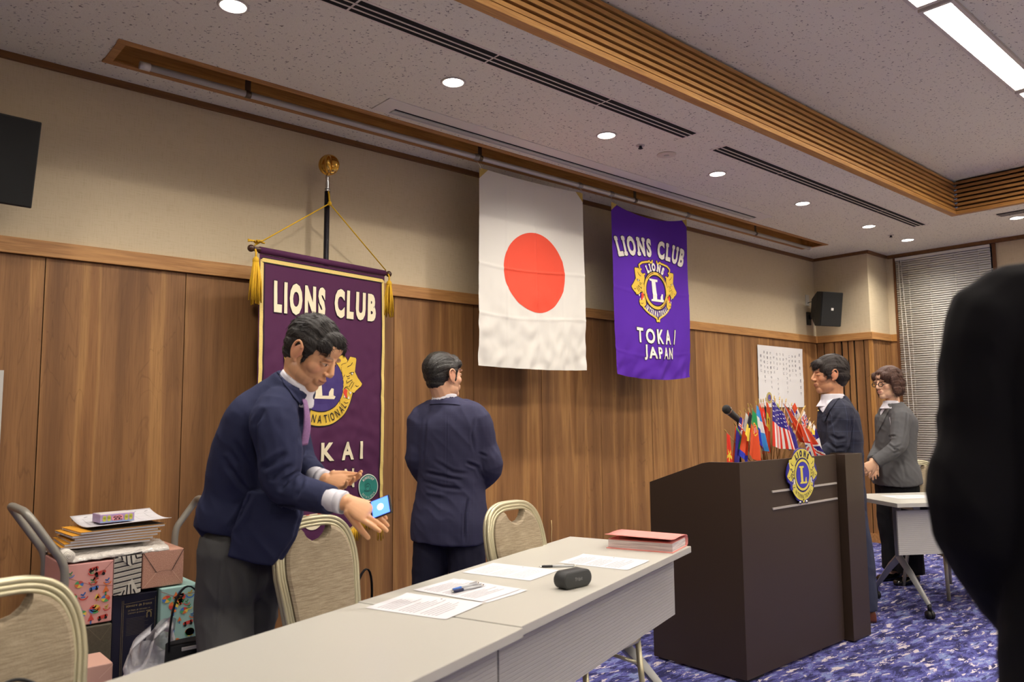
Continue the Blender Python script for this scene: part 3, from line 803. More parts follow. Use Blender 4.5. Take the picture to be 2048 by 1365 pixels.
A.row_text('LIONS', 0.088, 0.425, 1.952, 0.152, 3, 0, 0.06, 1, 0.02, gap=0.16)
A.row_text('CLUB', 0.49, 0.797, 1.962, 0.148, 3, 0, 0.06, 1, 0.02, gap=0.16)
A.row_text('TOKAI', 0.135, 0.715, 1.128, 0.098, 3, 0, 0.035, 1, 0.02, gap=0.42)
A.row_text('JAPAN', 0.20, 0.645, 0.975, 0.102, 3, 0, 0.035, 1, 0.02, gap=0.3)
A.build('lettering', [M['cream_art'], M['black_art']], t)
# gold emblem with a full collar of lettering
C0 = (0.405, 1.50)
def em3(x, y, l): return bmap(C0[0] + x, C0[1] + y, 0.002 + l * 0.0012)
A = Art(em3, 0.04)
k = 0.145
A.disc((0, 0), k * 1.62, 1, 0, n=56); A.disc((0, 0), k * 1.58, 2, 1, n=56)
for h in both(HEAD) + both(JAW): A.poly([(x * k, y * k * 1.0 + 0.01) for x, y in h], 3, 1)
for h in both(HEAD) + both(JAW): A.line([(x * k, y * k + 0.01) for x, y in h + [h[0]]], 0.005, 2, 0)
A.disc((0, 0), k * 1.06, 3, 0, n=56); A.disc((0, 0), k * 1.03, 4, 2, n=56)
A.poly([(x * k, y * k * 0.95) for x, y in LETTER_L], 5, 3)
for h in both(MOUTH): A.poly([(x * k, y * k + 0.01) for x, y in h], 4, 4)
for q in TEETH:
    for h in both(q): A.poly([(x * k, y * k + 0.01) for x, y in h], 5, 5)
for q in MARKS:
    for sx in (1, -1): A.line([(x * k * sx, y * k + 0.01) for x, y in q], 0.0035, 5, 0)
for sx in (1, -1): A.disc((EYE[0] * k * sx, EYE[1] * k + 0.01), 0.008, 5, 0, n=10); A.disc((EYE[0] * k * sx, EYE[1] * k + 0.01), 0.0055, 6, 5, n=10)
A.arc_text('LIONS', (0, 0), k * 1.33, pi / 2, 1.4, 0.052, 0.8, 5, 0, 0.02)
A.arc_text('INTERNATIONAL', (0, 0), k * 1.33, -pi / 2, 2.0, 0.046, 0.55, 5, 0, 0.01, flip=True)
A.build('emblem', [M['black_art'], M['gold_art'], mat('indigo_field', rgb(60, 42, 110), 0.7), M['cream_art'], M['red_art'], M['white_art']], t)
# lower gold emblem edge and teal patch
A = Art(lambda x, y, l: bmap(0.757 + x, 0.913 + y, 0.002 + l * 0.001), 0.04)
A.disc((0, 0), 0.079, 1, 2, n=40); A.disc((0, 0), 0.075, 2, 0, n=40); A.disc((0, 0), 0.07, 3, 1, n=40)
A.arc_text('MEMBERSHIP', (0, 0), 0.056, pi / 2, 1.7, 0.016, 0.5, 4, 0, 0.02); A.arc_text('DIST.330 A JAPAN', (0, 0), 0.058, -pi / 2, 2.0, 0.013, 0.45, 4, 0, 0.01, flip=True)
A.ring((0, 0.0), 0.018, 0.022, 0, 2 * pi, 4, 3); A.line([(-0.03, -0.018), (0, -0.026), (0.028, -0.016)], 0.004, 4, 3); A.line([(-0.014, 0.0), (0.012, 0.006)], 0.004, 4, 3)
A.build('badge', [M['white_art'], mat('teal_patch', rgb(38, 128, 116), 0.6), M['black_art'], mat('teal_thread', rgb(24, 88, 84), 0.6)], t)
A = Art(lambda x, y, l: bmap(x, y, 0.002 + l * 0.001), 0.05)
A.ring((0.37, 0.80), 0.0, 0.085, pi, 2 * pi, 2, 1, n=24); A.ring((0.37, 0.80), 0.03, 0.055, pi, 2 * pi, 3, 2, n=16)
A.build('lower_badge', [M['black_art'], M['cream_art'], M['red_art']], t)
# fringe: bundles of strands along the lower edge
w = MB(); N = 150
for i in range(N):
    u = (i + 0.5) / N; x = u * BW; z = edge_z(u)
    L = 0.085 + 0.02 * random.random() + (0.05 if u > 0.95 or u < 0.05 else 0)
    a = bmap(x, z + 0.004, 0.003)
    b = a + Vector((random.uniform(-0.004, 0.004), random.uniform(-0.004, 0.002), -L * 0.5)); c_ = b + Vector((random.uniform(-0.006, 0.006), random.uniform(-0.003, 0.003), -L * 0.5))
    w.tube([a, b, c_], [0.0032, 0.003, 0.0022], 5)
A = Art(lambda x, y, l: bmap(x, y, 0.004), 0.04)
w.build('fringe', M['gold_thread'], t)
A.line([(BW * i / 40, edge_z(i / 40) + 0.008) for i in range(41)], 0.02, 0, 0); A.build('fringe_band', M['gold_trim'], t)
# pole, finial, cords, tassels
PB = Vector((2.075, -0.155, 0))
MB().tube([PB + Vector((0, 0, 0.04)), PB + Vector((0.012, 0, 2.62))], 0.0155, 12).build('pole', mat('black_lacquer_pole', rgb(20, 18, 26), 0.25, bump=(40, 0.4, (0.1, 0.1, 8))), t)
MB().lathe([(0.16, 0.0), (0.165, 0.02), (0.12, 0.045), (0.03, 0.055), (0.025, 0.09)], PB, 28).build('base', M['black'], t)
MB().lathe([(0.012, 0), (0.017, 0.01), (0.012, 0.03), (0.014, 0.05), (0.009, 0.075), (0.012, 0.09), (0.006, 0.11)], PB + Vector((0.012, 0, 2.60)), 16).build('ferrule', M['chrome'], t)
w = MB(); fc = PB + Vector((0.02, 0, 2.765))
Rf = Matrix.Rotation(radians(-38), 3, 'Z')
w.ell(fc, (0.060, 0.026, 0.062), Rf, seg=28, rings=16); w.ell(fc, (0.026, 0.056, 0.060), Rf, seg=28, rings=16)
w.build('finial', mat('polished_gold', rgb(226, 180, 88), 0.16, 1.0), t)
M['cord'] = fabric('yellow_cord', rgb(214, 170, 40), 0.2, 300, 0.6, 0.5)
kn = PB + Vector((0.012, -0.03, 2.53)); e1 = BL + BE * -0.03 + Vector((0, 0, 0.018)); e2 = BL + BE * (BW + 0.012) + Vector((0, 0, 0.018))
w = MB(); w.tube([e1, kn], 0.0035, 8); w.tube([kn, e2], 0.0035, 8); w.tube([kn, kn + Vector((0, 0.01, 0.06)), kn + Vector((0, 0.03, 0.09))], 0.005, 8)
w.ell(kn, (0.012, 0.012, 0.014), seg=10, rings=6); w.build('cord', M['cord'], t)
for sx, L, nn in ((-0.03, 0.225, 34), (BW + 0.024, 0.2, 26)):
    b = BL + BE * sx + Vector((0, -0.02, -0.02)); w = MB()
    w.tube([b + Vector((0, 0.02, 0.03)), b, b + Vector((0, 0, -0.04))], 0.005, 6); w.ell(b + Vector((0, 0, -0.045)), (0.017, 0.017, 0.022), seg=12, rings=8)
    for i in range(nn):
        a = random.uniform(0, 2 * pi); r = 0.03 * sqrt(random.random())
        p0 = b + Vector((0.012 * cos(a), 0.012 * sin(a), -0.05)); p1 = b + Vector((r * cos(a), r * sin(a) * 0.8, -0.05 - L * 0.45)); p2 = b + Vector((r * 1.1 * cos(a) + random.uniform(-.006, .006), r * sin(a) * 0.8, -0.05 - L * random.uniform(0.82, 1)))
        w.tube([p0, p1, p2], 0.0036, 5)
    w.build('tassel', M['gold_thread'], t)
w = MB(); b = BL + BE * -0.02 + Vector((0, 0, 0.03))
for i in range(14):
    a = random.uniform(0, 2 * pi); w.tube([b, b + Vector((0.02 * cos(a), 0.01 * sin(a), 0.012)), b + Vector((0.045 * cos(a), 0.02 * sin(a), 0.004 + 0.012 * random.random()))], 0.004, 5)
w.build('cord_knot', M['gold_thread'], t)

# ------------------------------------------------------------------ the song sheet on the wall
t = thing('song_sheet', 'white paper sheet with upright lines of handwriting, stuck to the panelling beside the pillar', 'poster')
def smap(x, z, off=0.0):
    u = (x - 6.84) / 0.885
    b = 0.004 * math.exp(-((u - 0.52) / 0.012) ** 2) + 0.004 * math.exp(-((z - 1.66) / 0.01) ** 2)
    return Vector((x, -0.006 - off - b - 0.005 * (noise.noise(Vector((x * 3, z * 3, 0))) + 0.5), z))
MB().grid(lambda u, v: smap(6.842 + 0.885 * u + 0.01 * v, 1.377 + 0.615 * v), 60, 40).build('sheet', mat('sheet_paper', rgb(222, 220, 218), 0.8), t)
A = Art(lambda x, y, l: smap(x, y, 0.0015), 0.3)
colsT = [(7.668, 1.925, 0.068, 'また会う日まで'), (7.582, 1.905, 0.049, 'ほほ笑みつ'), (7.52, 1.905, 0.049, 'わかれむ'), (7.455, 1.90, 0.049, 'こだまひびく'),
         (7.395, 1.87, 0.049, 'ライオンズローア'), (7.335, 1.915, 0.049, 'たからかに'), (7.272, 1.915, 0.049, 'うたい'), (7.212, 1.915, 0.049, 'たたえよ'), (7.212, 1.66, 0.049, 'ライオンズ'),
         (7.152, 1.875, 0.049, 'サービス'), (7.09, 1.92, 0.049, 'かたき握手のうち'), (7.03, 1.92, 0.049, '友情こめて'), (6.97, 1.925, 0.049, 'また会う日まで'), (6.905, 1.885, 0.049, '健やかに')]
for x, z, st, s in colsT:
    for i, ch in enumerate(s):
        zz = z - i * st
        if ch == 'ー': A.line([(x, zz + 0.012), (x, zz - 0.012)], 0.004, 1, 0); continue
        p, f, ww, hh = text2d(ch, 0.006 if st > 0.06 else 0.0, 2); kk = 0.036 if st > 0.06 else 0.031
        A.tris([(x + (q[0] - ww / 2) * kk, zz + (q[1] - hh / 2) * kk) for q in p], f, 1, 0)
A.build('writing', mat('grey_ink', rgb(92, 92, 104), 0.7), t)
A = Art(lambda x, y, l: smap(x, y, 0.0016 + l * 0.0006), 0.3)
A.disc((7.03, 1.47), 0.052, 1, 0, sy=1.1, n=24); A.disc((7.03, 1.47), 0.03, 2, 1, sy=1.1, n=20); A.line([(7.022, 1.495), (7.022, 1.45), (7.04, 1.45)], 0.008, 3, 0)
A.build('emblem', [mat('dull_gold', rgb(186, 168, 96), 0.6), M['royal']], t)
tag(MB().box((0.24, -0.004, 1.29), (0.70, 0.004, 0.50)).build('wall_poster', mat('grey_poster', rgb(190, 188, 182), 0.6)), 'grey white sheet on the panelling, only its edge in view under the black loudspeaker', 'poster')
# ================================================================== loudspeakers
M['spk'] = mat('black_speaker', rgb(24, 25, 24), 0.55, bump=(500, 0.3))
M['grille'] = mat('speaker_grille', rgb(20, 21, 20), 0.7, bump=(900, 0.6))
def loudspeaker(label, loc, rz, pitch, wall, W=0.28, H=0.37, D=0.2):
    t = thing('wall_loudspeaker', label, 'loudspeaker', (0, 0, 0), 0, 'wall loudspeakers')
    R = Matrix.Rotation(rz, 3, 'Z') @ Matrix.Rotation(pitch, 3, 'X')
    c = Vector(loc)
    def ring(y, w, h, dz=0.0): return [c + R @ Vector((sx * w / 2, y, sz * h / 2 + dz)) for sx, sz in ((-1, -1), (1, -1), (1, 1), (-1, 1))]
    MB().loft([ring(0.0, W, H), ring(0.07, W, H), ring(D, W * 0.62, H * 0.5, 0.01)], smooth=False).build('cabinet', M['spk'], t, bevel=0.004)
    MB().loft([ring(-0.012, W - 0.012, H - 0.012), ring(0.0, W - 0.008, H - 0.008)], smooth=False).build('grille', M['grille'], t, bevel=0.003)
    w = MB(); w.box(c + R @ Vector((-0.004, -0.0145, 0.0)), (0.020, 0.004, 0.026), M=R); w.box(c + R @ Vector((0.012, -0.0145, 0.0)), (0.008, 0.004, 0.026), M=R)
    w.build('badge', M['white'], t)
    b = c + R @ Vector((0, D, 0.0)); wp = Vector(wall)
    w = MB(); w.box(wp + Vector((0, -0.012, 0.0)), (0.06, 0.024, 0.14)); w.tube([b - (b - wp).normalized() * -0.02, wp + Vector((0, -0.02, 0))], 0.022, 10)
    w.build('bracket', M['black'], t)
    w = MB(); w.tube([wp + Vector((0.0, -0.006, 0.17)), wp * 0.6 + b * 0.4 + Vector((0, 0, 0.14)), b + Vector((0, 0, 0.05))], 0.004, 6); w.build('cable', M['black'], t)
    MB().box(wp + Vector((0, -0.004, 0.20)), (0.07, 0.008, 0.12)).build('wall_plate', mat('plate_white', rgb(200, 196, 186), 0.5), t, bevel=0.002)
loudspeaker('small black loudspeaker on the wall by the corner pillar', (7.83, -0.30, 2.395), radians(-20), radians(9), (7.90, 0.0, 2.33), H=0.36)
loudspeaker('big dark loudspeaker above the panelling, cut by the edge of the picture', (0.472, -0.285, 2.42), radians(4), radians(15), (0.44, 0.0, 2.44), W=0.32, H=0.375)

# ================================================================== lectern
M['lect'] = mat('dark_brown_laminate', rgb(56, 43, 33), 0.42, 0, 0.4, bump=(700, 0.08))
LX0, LX1, LX2, LX3 = 3.45, 4.475, 4.505, 4.728
LYF, LYB = -1.912, -1.342
prof = [(-1.912, 1.073), (-1.735, 1.069), (-1.69, 1.062), (-1.65, 1.048), (-1.52, 1.005), (-1.342, 0.945)]
t = thing('lectern', 'big dark brown lectern with a round emblem and two silver strips', 'lectern', (0, 0, 0))
def side(x, th): return MB().prism([(x, LYF + 0.02, 0.012)] + [(x, y + (0.02 if i == 0 else 0), z) for i, (y, z) in enumerate(prof)] + [(x, LYB, 0.012)], (th, 0, 0))
side(LX0, 0.022).build('side_panel', M['lect'], t, bevel=0.0015); side(LX3 - 0.022, 0.022).build('side_panel', M['lect'], t, bevel=0.0015)
MB().box(((LX0 + LX1) / 2, LYF + 0.011, 0.545), (LX1 - LX0, 0.022, 1.056)).build('front_panel', M['lect'], t, bevel=0.0015)
MB().box(((LX2 + LX3) / 2, LYF - 0.012, 0.54), (LX3 - LX2, 0.055, 1.066)).build('front_pilaster', M['lect'], t, bevel=0.0015)
MB().box(((LX1 + LX2) / 2, LYF + 0.04, 0.54), (0.05, 0.02, 1.05)).build('groove', M['dark'], t)
MB().prism([(LX0 + 0.022, LYF + 0.03, 1.02), (LX0 + 0.022, -1.66, 1.02), (LX0 + 0.022, LYB, 0.915), (LX0 + 0.022, LYB, 0.895), (LX0 + 0.022, -1.66, 1.0), (LX0 + 0.022, LYF + 0.03, 1.0)], (LX3 - LX0 - 0.044, 0, 0)).build('desk_top', M['lect'], t)
for fx, fy, fw in ((LX0 + 0.09, LYF + 0.04, 0.18), (LX3 - 0.09, LYF + 0.04, 0.18), (LX0 + 0.04, LYB - 0.05, 0.06), (LX3 - 0.04, LYB - 0.05, 0.06)):
    MB().box((fx, fy, 0.008), (fw, 0.05, 0.016)).build('foot', M['black'], t)
for z in (0.908, 0.82): MB().box(((3.742 + 4.458) / 2, LYF - 0.003, z), (0.716, 0.008, 0.011)).build('silver_strip', mat('silver_strip', rgb(205, 202, 198), 0.3, 0.6), t, bevel=0.001)
# the sign hooked over the front
t = thing('emblem_sign', 'round blue and yellow lion emblem sign hooked on the lectern front', 'sign', (0, 0, 0))
ex, ez, eu = 4.042, 0.980, 0.0835
def emap(x, y, o): return Vector((ex + x * eu, LYF - 0.016 - o, ez + y * eu))
out = []
for i in range(64):
    a = 2 * pi * i / 64
    r = 1.75
    s_ = abs(cos(a))
    if s_ > 0.55: r = 1.66 - 0.1 * min(1, (s_ - 0.55) / 0.15) + 0.36 * max(0, (s_ - 0.7) / 0.3) ** 1.5 + (0.06 if 0.0 < sin(a) < 0.5 else 0.0)
    if abs(sin(a) + 0.32) < 0.12 and s_ > 0.8: r -= 0.16
    out.append(emap(r * cos(a), r * sin(a), 0.0))
MB().prism(out, (0, 0.007, 0)).build('plate', mat('blue_sign_plate', rgb(46, 44, 150), 0.4), t)
emblem(emap, 'sign', 'emblem', t, [mat('navy_print', rgb(28, 26, 70), 0.5), M['gold_bright'], M['royal'], M['gold_bright'], M['white_art'], M['white_art'], M['brown_art']], 0.0006)
for s in (-0.035, 0.035): MB().tube([(ex + s, LYF - 0.004, ez - 0.145), (ex + s, LYF - 0.02, ez - 0.15)], 0.008, 10).build('clip', M['chrome'], t)

# ================================================================== folding tables
M['ttop'] = mat('pale_laminate', rgb(184, 182, 173), 0.42, 0, 0.4)
M['tedge'] = mat('table_edge', rgb(232, 229, 222), 0.4)
M['tleg'] = mat('silver_grey_paint', rgb(150, 150, 148), 0.4, 0.5)
def ribbed():
    w = NT('ribbed_panel', 0.5, 0.4)
    z = w.n('SeparateXYZ', {0: w.tc.outputs['Object']}).outputs[2]
    f = w.math('FRACT', w.math('DIVIDE', z, 0.0125))
    k = w.ramp(f, [(0.0, g(0)), (0.12, g(1)), (0.88, g(1)), (1.0, g(0))])
    w.col(w.mix(k, rgb(196, 194, 188), rgb(180, 178, 172))); w.bump(k, 0.6, 0.003)
    return w.m
M['ribbed'] = ribbed()
def table(label, loc, rz, L=1.5, Wd=0.6):
    """local frame: x along the table from its near end at 0 to -L, y from the front edge 0 to the seated side Wd"""
    t = thing('folding_table', label, 'table', loc, rz, 'pale folding conference tables')
    MB().box((-L / 2, Wd / 2, 0.7205), (L, Wd, 0.027)).build('table_top', [M['ttop']], t, bevel=0.002)
    MB().box((-L / 2, 0.085, 0.555), (L - 0.02, 0.012, 0.245)).build('modesty_panel', M['ribbed'], t, bevel=0.001)
    for s in (-0.16, -L + 0.16):
        w = MB()
        w.box((s, 0.30, 0.69), (0.05, 0.42, 0.034))
        w.tube([(s, 0.30, 0.69), (s, 0.30, 0.32)], 0.026, 4, up=(1, 0.0001, 0)); 
        w.tube([(s, 0.30, 0.34), (s, 0.20, 0.26), (s, 0.02, 0.085)], [0.030, 0.028, 0.018], 4, up=(1, 0, 0))
        w.tube([(s, 0.30, 0.34), (s, 0.40, 0.26), (s, 0.58, 0.085)], [0.030, 0.028, 0.018], 4, up=(1, 0, 0))
        lg = w.build('leg', M['tleg'], t, bevel=0.002)
        for yy in (0.02, 0.58):
            w = MB(); w.tube([(s, yy, 0.09), (s, yy, 0.05)], 0.013, 10)
            for q in (-0.012, 0.012): w.tube([(s + q - 0.008, yy, 0.026), (s + q + 0.008, yy, 0.026)], 0.026, 16)
            w.build('caster', M['black'], lg)
    w = MB(); w.box((-L / 2, 0.32, 0.66), (L - 0.36, 0.03, 0.03)); w.build('crossbar', M['tleg'], t)
    return t
TA = 0.3074
TO = Vector((2.9152, -1.9925, 0)); TE = Vector((cos(TA), sin(TA), 0)); TN = Vector((-sin(TA), cos(TA), 0))
def tb(u, v, z=0.734): return TO - TE * u + TN * v + Vector((0, 0, z))
table('pale folding table holding the pink file and the small black speaker', TO, TA)
table('pale folding table closest to the photographer, joined to the one with the file', TO - TE * 1.508 - TN * 0.012, TA)
def unseen_bounce_tables():  # unseen copies added so their pale tops bounce light up to the ceiling
    src = [o for o in COL.objects if o.get('category') == 'table'][0]
    for ix, x in enumerate((-2.4, -0.2, 2.0, 4.2, 6.4)):
        for iy, y in enumerate((-5.4, -6.9, -8.4, -9.9)):
            if (ix, iy) == (1, 0) : continue
            c = copy_tree(src); c.location = (x + 0.75, y, 0); c.rotation_euler = (0, 0, 0)
            c['label'] = 'unseen pale table added behind the photographer to bounce light upward'; c['group'] = 'unseen tables added for bounced light'
unseen_bounce_tables()
def table_right():
    a = radians(-33)
    t = thing('folding_table', 'pale folding table past the lectern, in front of the standing woman', 'table', (5.187, -1.952, 0), a, 'pale folding conference tables')
    L = 1.6
    MB().box((L / 2, 0.3, 0.7205), (L, 0.6, 0.027)).build('table_top', M['ttop'], t, bevel=0.002)
    MB().box((L / 2 + 0.04, 0.085, 0.535), (L - 0.02, 0.012, 0.285)).build('modesty_panel', M['ribbed'], t, bevel=0.001)
    for s in (0.2, L - 0.2):
        w = MB()
        w.box((s, 0.30, 0.69), (0.05, 0.42, 0.034))
        w.tube([(s, 0.30, 0.69), (s, 0.30, 0.32)], [0.034, 0.028], 4, up=(1, 0.0001, 0))
        w.tube([(s, 0.30, 0.34), (s, 0.20, 0.26), (s, 0.02, 0.085)], [0.030, 0.028, 0.018], 4, up=(1, 0, 0))
        w.tube([(s, 0.30, 0.34), (s, 0.40, 0.26), (s, 0.58, 0.085)], [0.030, 0.028, 0.018], 4, up=(1, 0, 0))
        lg = w.build('leg', M['tleg'], t, bevel=0.002)
        for yy in (0.02, 0.58):
            w = MB(); w.tube([(s, yy, 0.09), (s, yy, 0.05)], 0.013, 10)
            for q in (-0.012, 0.012): w.tube([(s + q - 0.008, yy, 0.026), (s + q + 0.008, yy, 0.026)], 0.026, 16)
            w.build('caster', M['black'], lg)
    MB().box((L / 2, 0.32, 0.66), (L - 0.44, 0.03, 0.03)).build('crossbar', M['black'], t)
    return t
table_right()

# ================================================================== banquet chairs
M['cframe'] = mat('champagne_metal', rgb(196, 190, 160), 0.32, 0.55)
def chair_fabric():
    w = NT('woven_beige', 0.85, 0.2)
    n1 = w.noise(w.map((9, 9, 150)), 2.0, 3, 0.6); n2 = w.noise(w.map((220, 220, 260)), 2.0, 2)
    c = w.mix(w.ramp(n1, [(0.35, g(0)), (0.65, g(1))]), rgb(140, 126, 104), rgb(176, 162, 138))
    w.col(w.mix(w.ramp(n2, [(0.4, g(0)), (0.7, g(0.5))]), c, rgb(120, 106, 86))); w.bump(n2, 0.2, 0.002)
    return w.m
M['cfab'] = chair_fabric()
def arch(n=34, w0=0.150, w1=0.186, z0=0.44, zt=0.935, inset=0.0):
    """outline of the back frame in local x, z; leans back in y with height"""
    P = []
    for i in range(n + 1):
        a = pi * i / n
        e = 0.62
        x = cos(a); s = sin(a)
        x = math.copysign(abs(x) ** e, x); z = s ** 0.72 if s > 0 else 0
        zm = 0.74
        P.append((x * (w1 - inset), zm + (zt - inset - zm) * z))
    full = [(w0 - inset, z0), (w0 - inset + 0.012, 0.52), (w1 - inset - 0.012, 0.64)] + P + [(-(w1 - inset - 0.012), 0.64), (-(w0 - inset + 0.012), 0.52), (-(w0 - inset), z0)]
    return full
def lean(z): return -0.045 - 0.22 * max(0, z - 0.44)
def make_chair(label, loc, rz, group='beige banquet chairs'):
    """local frame: the sitter looks along +y, the back is at -y"""
    t = thing('banquet_chair', label, 'chair', loc, rz, group)
    w = MB()
    A0 = arch()
    for off, rr in ((0.0, 0.0085), (0.013, 0.0075), (0.025, 0.0065)):
        pts = arch(inset=off)
        for dy in (0.0, -0.018):
            w.tube([(x, lean(z) - 0.17 + dy, z) for x, z in pts], rr, 8, up=(0, 1, 0))
    w.build('back_frame', M['cframe'], t)
    O = arch(inset=0.030)
    notch = [(0.068, 0.0), (0.052, -0.022), (0.030, -0.037), (0.0, -0.044), (-0.030, -0.037), (-0.052, -0.022), (-0.068, 0.0)]
    top = max(z for x, z in O)
    left = [p for p in O if p[0] > 0.068 + 1e-4]; right = [p for p in O if p[0] < -0.068 - 1e-4]
    zl = left[-1][1] if left else top
    outline = left + [(x, top - 0.012 + dz) for x, dz in notch] + right
    n = len(outline)
    cx, cz = 0.0, 0.68
    w = MB()
    def pt(x, z, y, s=1.0): return (x, lean(z) - 0.17 + y, z)
    front = [pt(x, z, 0.012) for x, z in outline]; back = [pt(x, z, -0.022) for x, z in outline]
    fin = [pt(x * 0.93, cz + (z - cz) * 0.95, 0.019) for x, z in outline]
    from mathutils.geometry import tessellate_polygon
    vs = front + back + fin
    fs = [(i, (i + 1) % n, n + (i + 1) % n, n + i) for i in range(n)] + [(i, (i + 1) % n, 2 * n + (i + 1) % n, 2 * n + i) for i in range(n)]
    tt = tessellate_polygon([[Vector((x * 0.93, cz + (z - cz) * 0.95, 0)) for x, z in outline]])
    fs += [tuple(2 * n + i for i in f) for f in tt] + [tuple(n + i for i in f) for f in tessellate_polygon([[Vector((x, z, 0)) for x, z in outline]])]
    w.add(vs, fs); w.build('back_panel', M['cfab'], t)
    w = MB(); rings = []
    for z, s in ((0.425, 0.97), (0.44, 1.0), (0.465, 1.0), (0.482, 0.96), (0.488, 0.86)):
        rings.append([((0.215 - 0.02 * (sin(a) < 0) * 1) * s * math.copysign(abs(cos(a)) ** 0.45, cos(a)), 0.02 + 0.21 * s * math.copysign(abs(sin(a)) ** 0.45, sin(a)), z) for a in [2 * pi * i / 36 for i in range(36)]])
    w.loft(rings); w.build('seat', M['cfab'], t)
    w = MB(); 
    fr = [((0.212) * math.copysign(abs(cos(a)) ** 0.45, cos(a)), 0.02 + 0.208 * math.copysign(abs(sin(a)) ** 0.45, sin(a)), 0.412) for a in [2 * pi * i / 36 for i in range(36)]]
    w.tube(fr, 0.0115, 8, closed=True, up=(0, 0, 1)); w.build('seat_frame', M['cframe'], t)
    for sx in (-1, 1):
        w = MB(); w.tube([(sx * 0.19, 0.19, 0.41), (sx * 0.2, 0.225, 0.0)], 0.0125, 10); w.build('leg', M['cframe'], t)
        w = MB(); w.tube([(sx * 0.152, lean(0.44) - 0.175, 0.46), (sx * 0.16, -0.2, 0.40), (sx * 0.2, -0.26, 0.0)], 0.0125, 10); w.build('leg', M['cframe'], t)
        w = MB(); w.tube([(sx * 0.19, 0.2, 0.3), (sx * 0.186, -0.21, 0.34)], 0.008, 8); w.build('stretcher', M['cframe'], t)
    return t
# chair back centre is about (0, -0.33, 0.93) in its own frame
def chair_at(label, back_xy, z_rot):
    R = Matrix.Rotation(z_rot, 3, 'Z'); o = R @ Vector((0, -0.31, 0))
    return make_chair(label, (back_xy[0] - o.x, back_xy[1] - o.y, 0), z_rot)
chair_at('beige banquet chair standing between the bending man and the table', (1.43, -1.34), TA + pi - 0.10)
chair_at('beige banquet chair beside the man with his back turned', (2.30, -1.50), TA + pi - 0.16)
chair_at('beige banquet chair close in the foreground, cut by the edge of the picture', (0.335, -1.90), TA + pi - 0.05)
chair_at('beige banquet chair partly hidden behind the standing woman', (6.42, -1.60), radians(-32) + pi)
chair_at('beige banquet chair beside the lectern, only its seat showing past it', (5.72, -0.98), radians(-40) + pi)

# ================================================================== on the near tables
M['paper_w'] = mat('white_paper', rgb(214, 212, 216), 0.8)
M['print'] = mat('grey_print', rgb(96, 94, 100), 0.8)
def paper(label, u, v, rot, curl=0.0, dots=True, lines=18, seed=1, base=None, ink=0.9, corner=1.0, z0=0.7345):
    rnd = random.Random(seed)
    t = thing('paper_sheet', label, 'paper', (0, 0, 0), 0, 'printed sheets on the tables')
    if base is None:
        p = tb(u, v, 0); a = TA + rot
    else: p = Vector((base[0], base[1], 0)); a = rot
    ex_ = Vector((cos(a), sin(a), 0)); ey = Vector((-sin(a), cos(a), 0))
    def mp(x, y, l):
        e = max(0, abs(y) / 0.1485 - 0.75) ** 2 * curl + max(0, x / 0.105 - 0.5) ** 2 * curl * 0.7 * corner
        return p + ex_ * x + ey * y + Vector((0, 0, z0 + 0.0008 + e + l))
    MB().grid(lambda a_, b_: mp((a_ - 0.5) * 0.21, (b_ - 0.5) * 0.297, 0), 12, 18).build('sheet', M['paper_w'], t)
    A = Art(mp, 0.03)
    for k in range(lines):
        y = 0.12 - k * 0.24 / lines - 0.004; x = -0.085; e = rnd.uniform(0.02, 0.088)
        if k % 6 == 5: continue
        while x < e:
            w_ = rnd.uniform(0.006, 0.03)
            A.line([(x, y), (min(x + w_, e), y)], 0.0024 * ink, 0.0006, 0); x += w_ + 0.003
    if dots: A.disc((0.09, 0.0), 0.0035, 0.0007, 0, n=10)
    A.build('print', M['print'], t)
    return t
paper('printed sheet across the joint of the two near tables', 1.445, 0.375, 0.03, 0.02, seed=3)
paper('under sheet of the pair beneath the two pens', 1.195, 0.362, -0.13, 0.012, seed=4, z0=0.734)
paper('upper printed sheet of the pair with two pens lying on it', 1.20, 0.385, -0.09, 0.012, seed=5, z0=0.7352)
paper('faintly printed pinkish sheet between the pens and the chair side', 0.865, 0.415, -0.02, 0.008, seed=6, ink=0.5)
paper('printed sheet between the small black speaker and the pink file', 0.525, 0.185, -0.03, 0.014, seed=7)
def pen(label, u, v, z, rot, clear=True, col=None):
    p = tb(u, v, z); a = TA + rot; d = Vector((cos(a), sin(a), 0))
    t = thing('ballpoint_pen', label, 'pen', p, a)
    MB().tube([(-0.03, 0, 0), (0.062, 0, 0)], 0.0046, 10).build('barrel', mat('clear_barrel', rgb(215, 218, 222), 0.2, trans=0.3), t)
    MB().tube([(-0.062, 0, 0), (-0.055, 0, 0), (-0.02, 0, 0)], [0.0035, 0.0052, 0.0052], 10).build('grip', mat('pen_grip', col or rgb(30, 34, 60), 0.5), t)
    MB().tube([(-0.072, 0, 0), (-0.062, 0, 0)], [0.001, 0.0035], 10).build('tip', M['chrome'], t)
    w = MB(); w.box((0.045, 0, 0.0055), (0.04, 0.004, 0.0015)); w.tube([(0.062, 0, 0), (0.072, 0, 0)], 0.0032, 8); w.build('clip', M['chrome'], t)
pen('clear ballpoint pen with a dark blue grip on the sheet, nearer the table joint', 1.205, 0.38, 0.7415, -0.25, col=rgb(24, 30, 70))
pen('clear ballpoint pen with a light blue grip lying behind the dark blue one', 1.185, 0.405, 0.7415, -0.12, col=rgb(60, 110, 190))
pen('clear ballpoint pen with a black grip, alone on the table behind the small black speaker', 0.705, 0.30, 0.7385, -0.95, col=rgb(24, 24, 30))
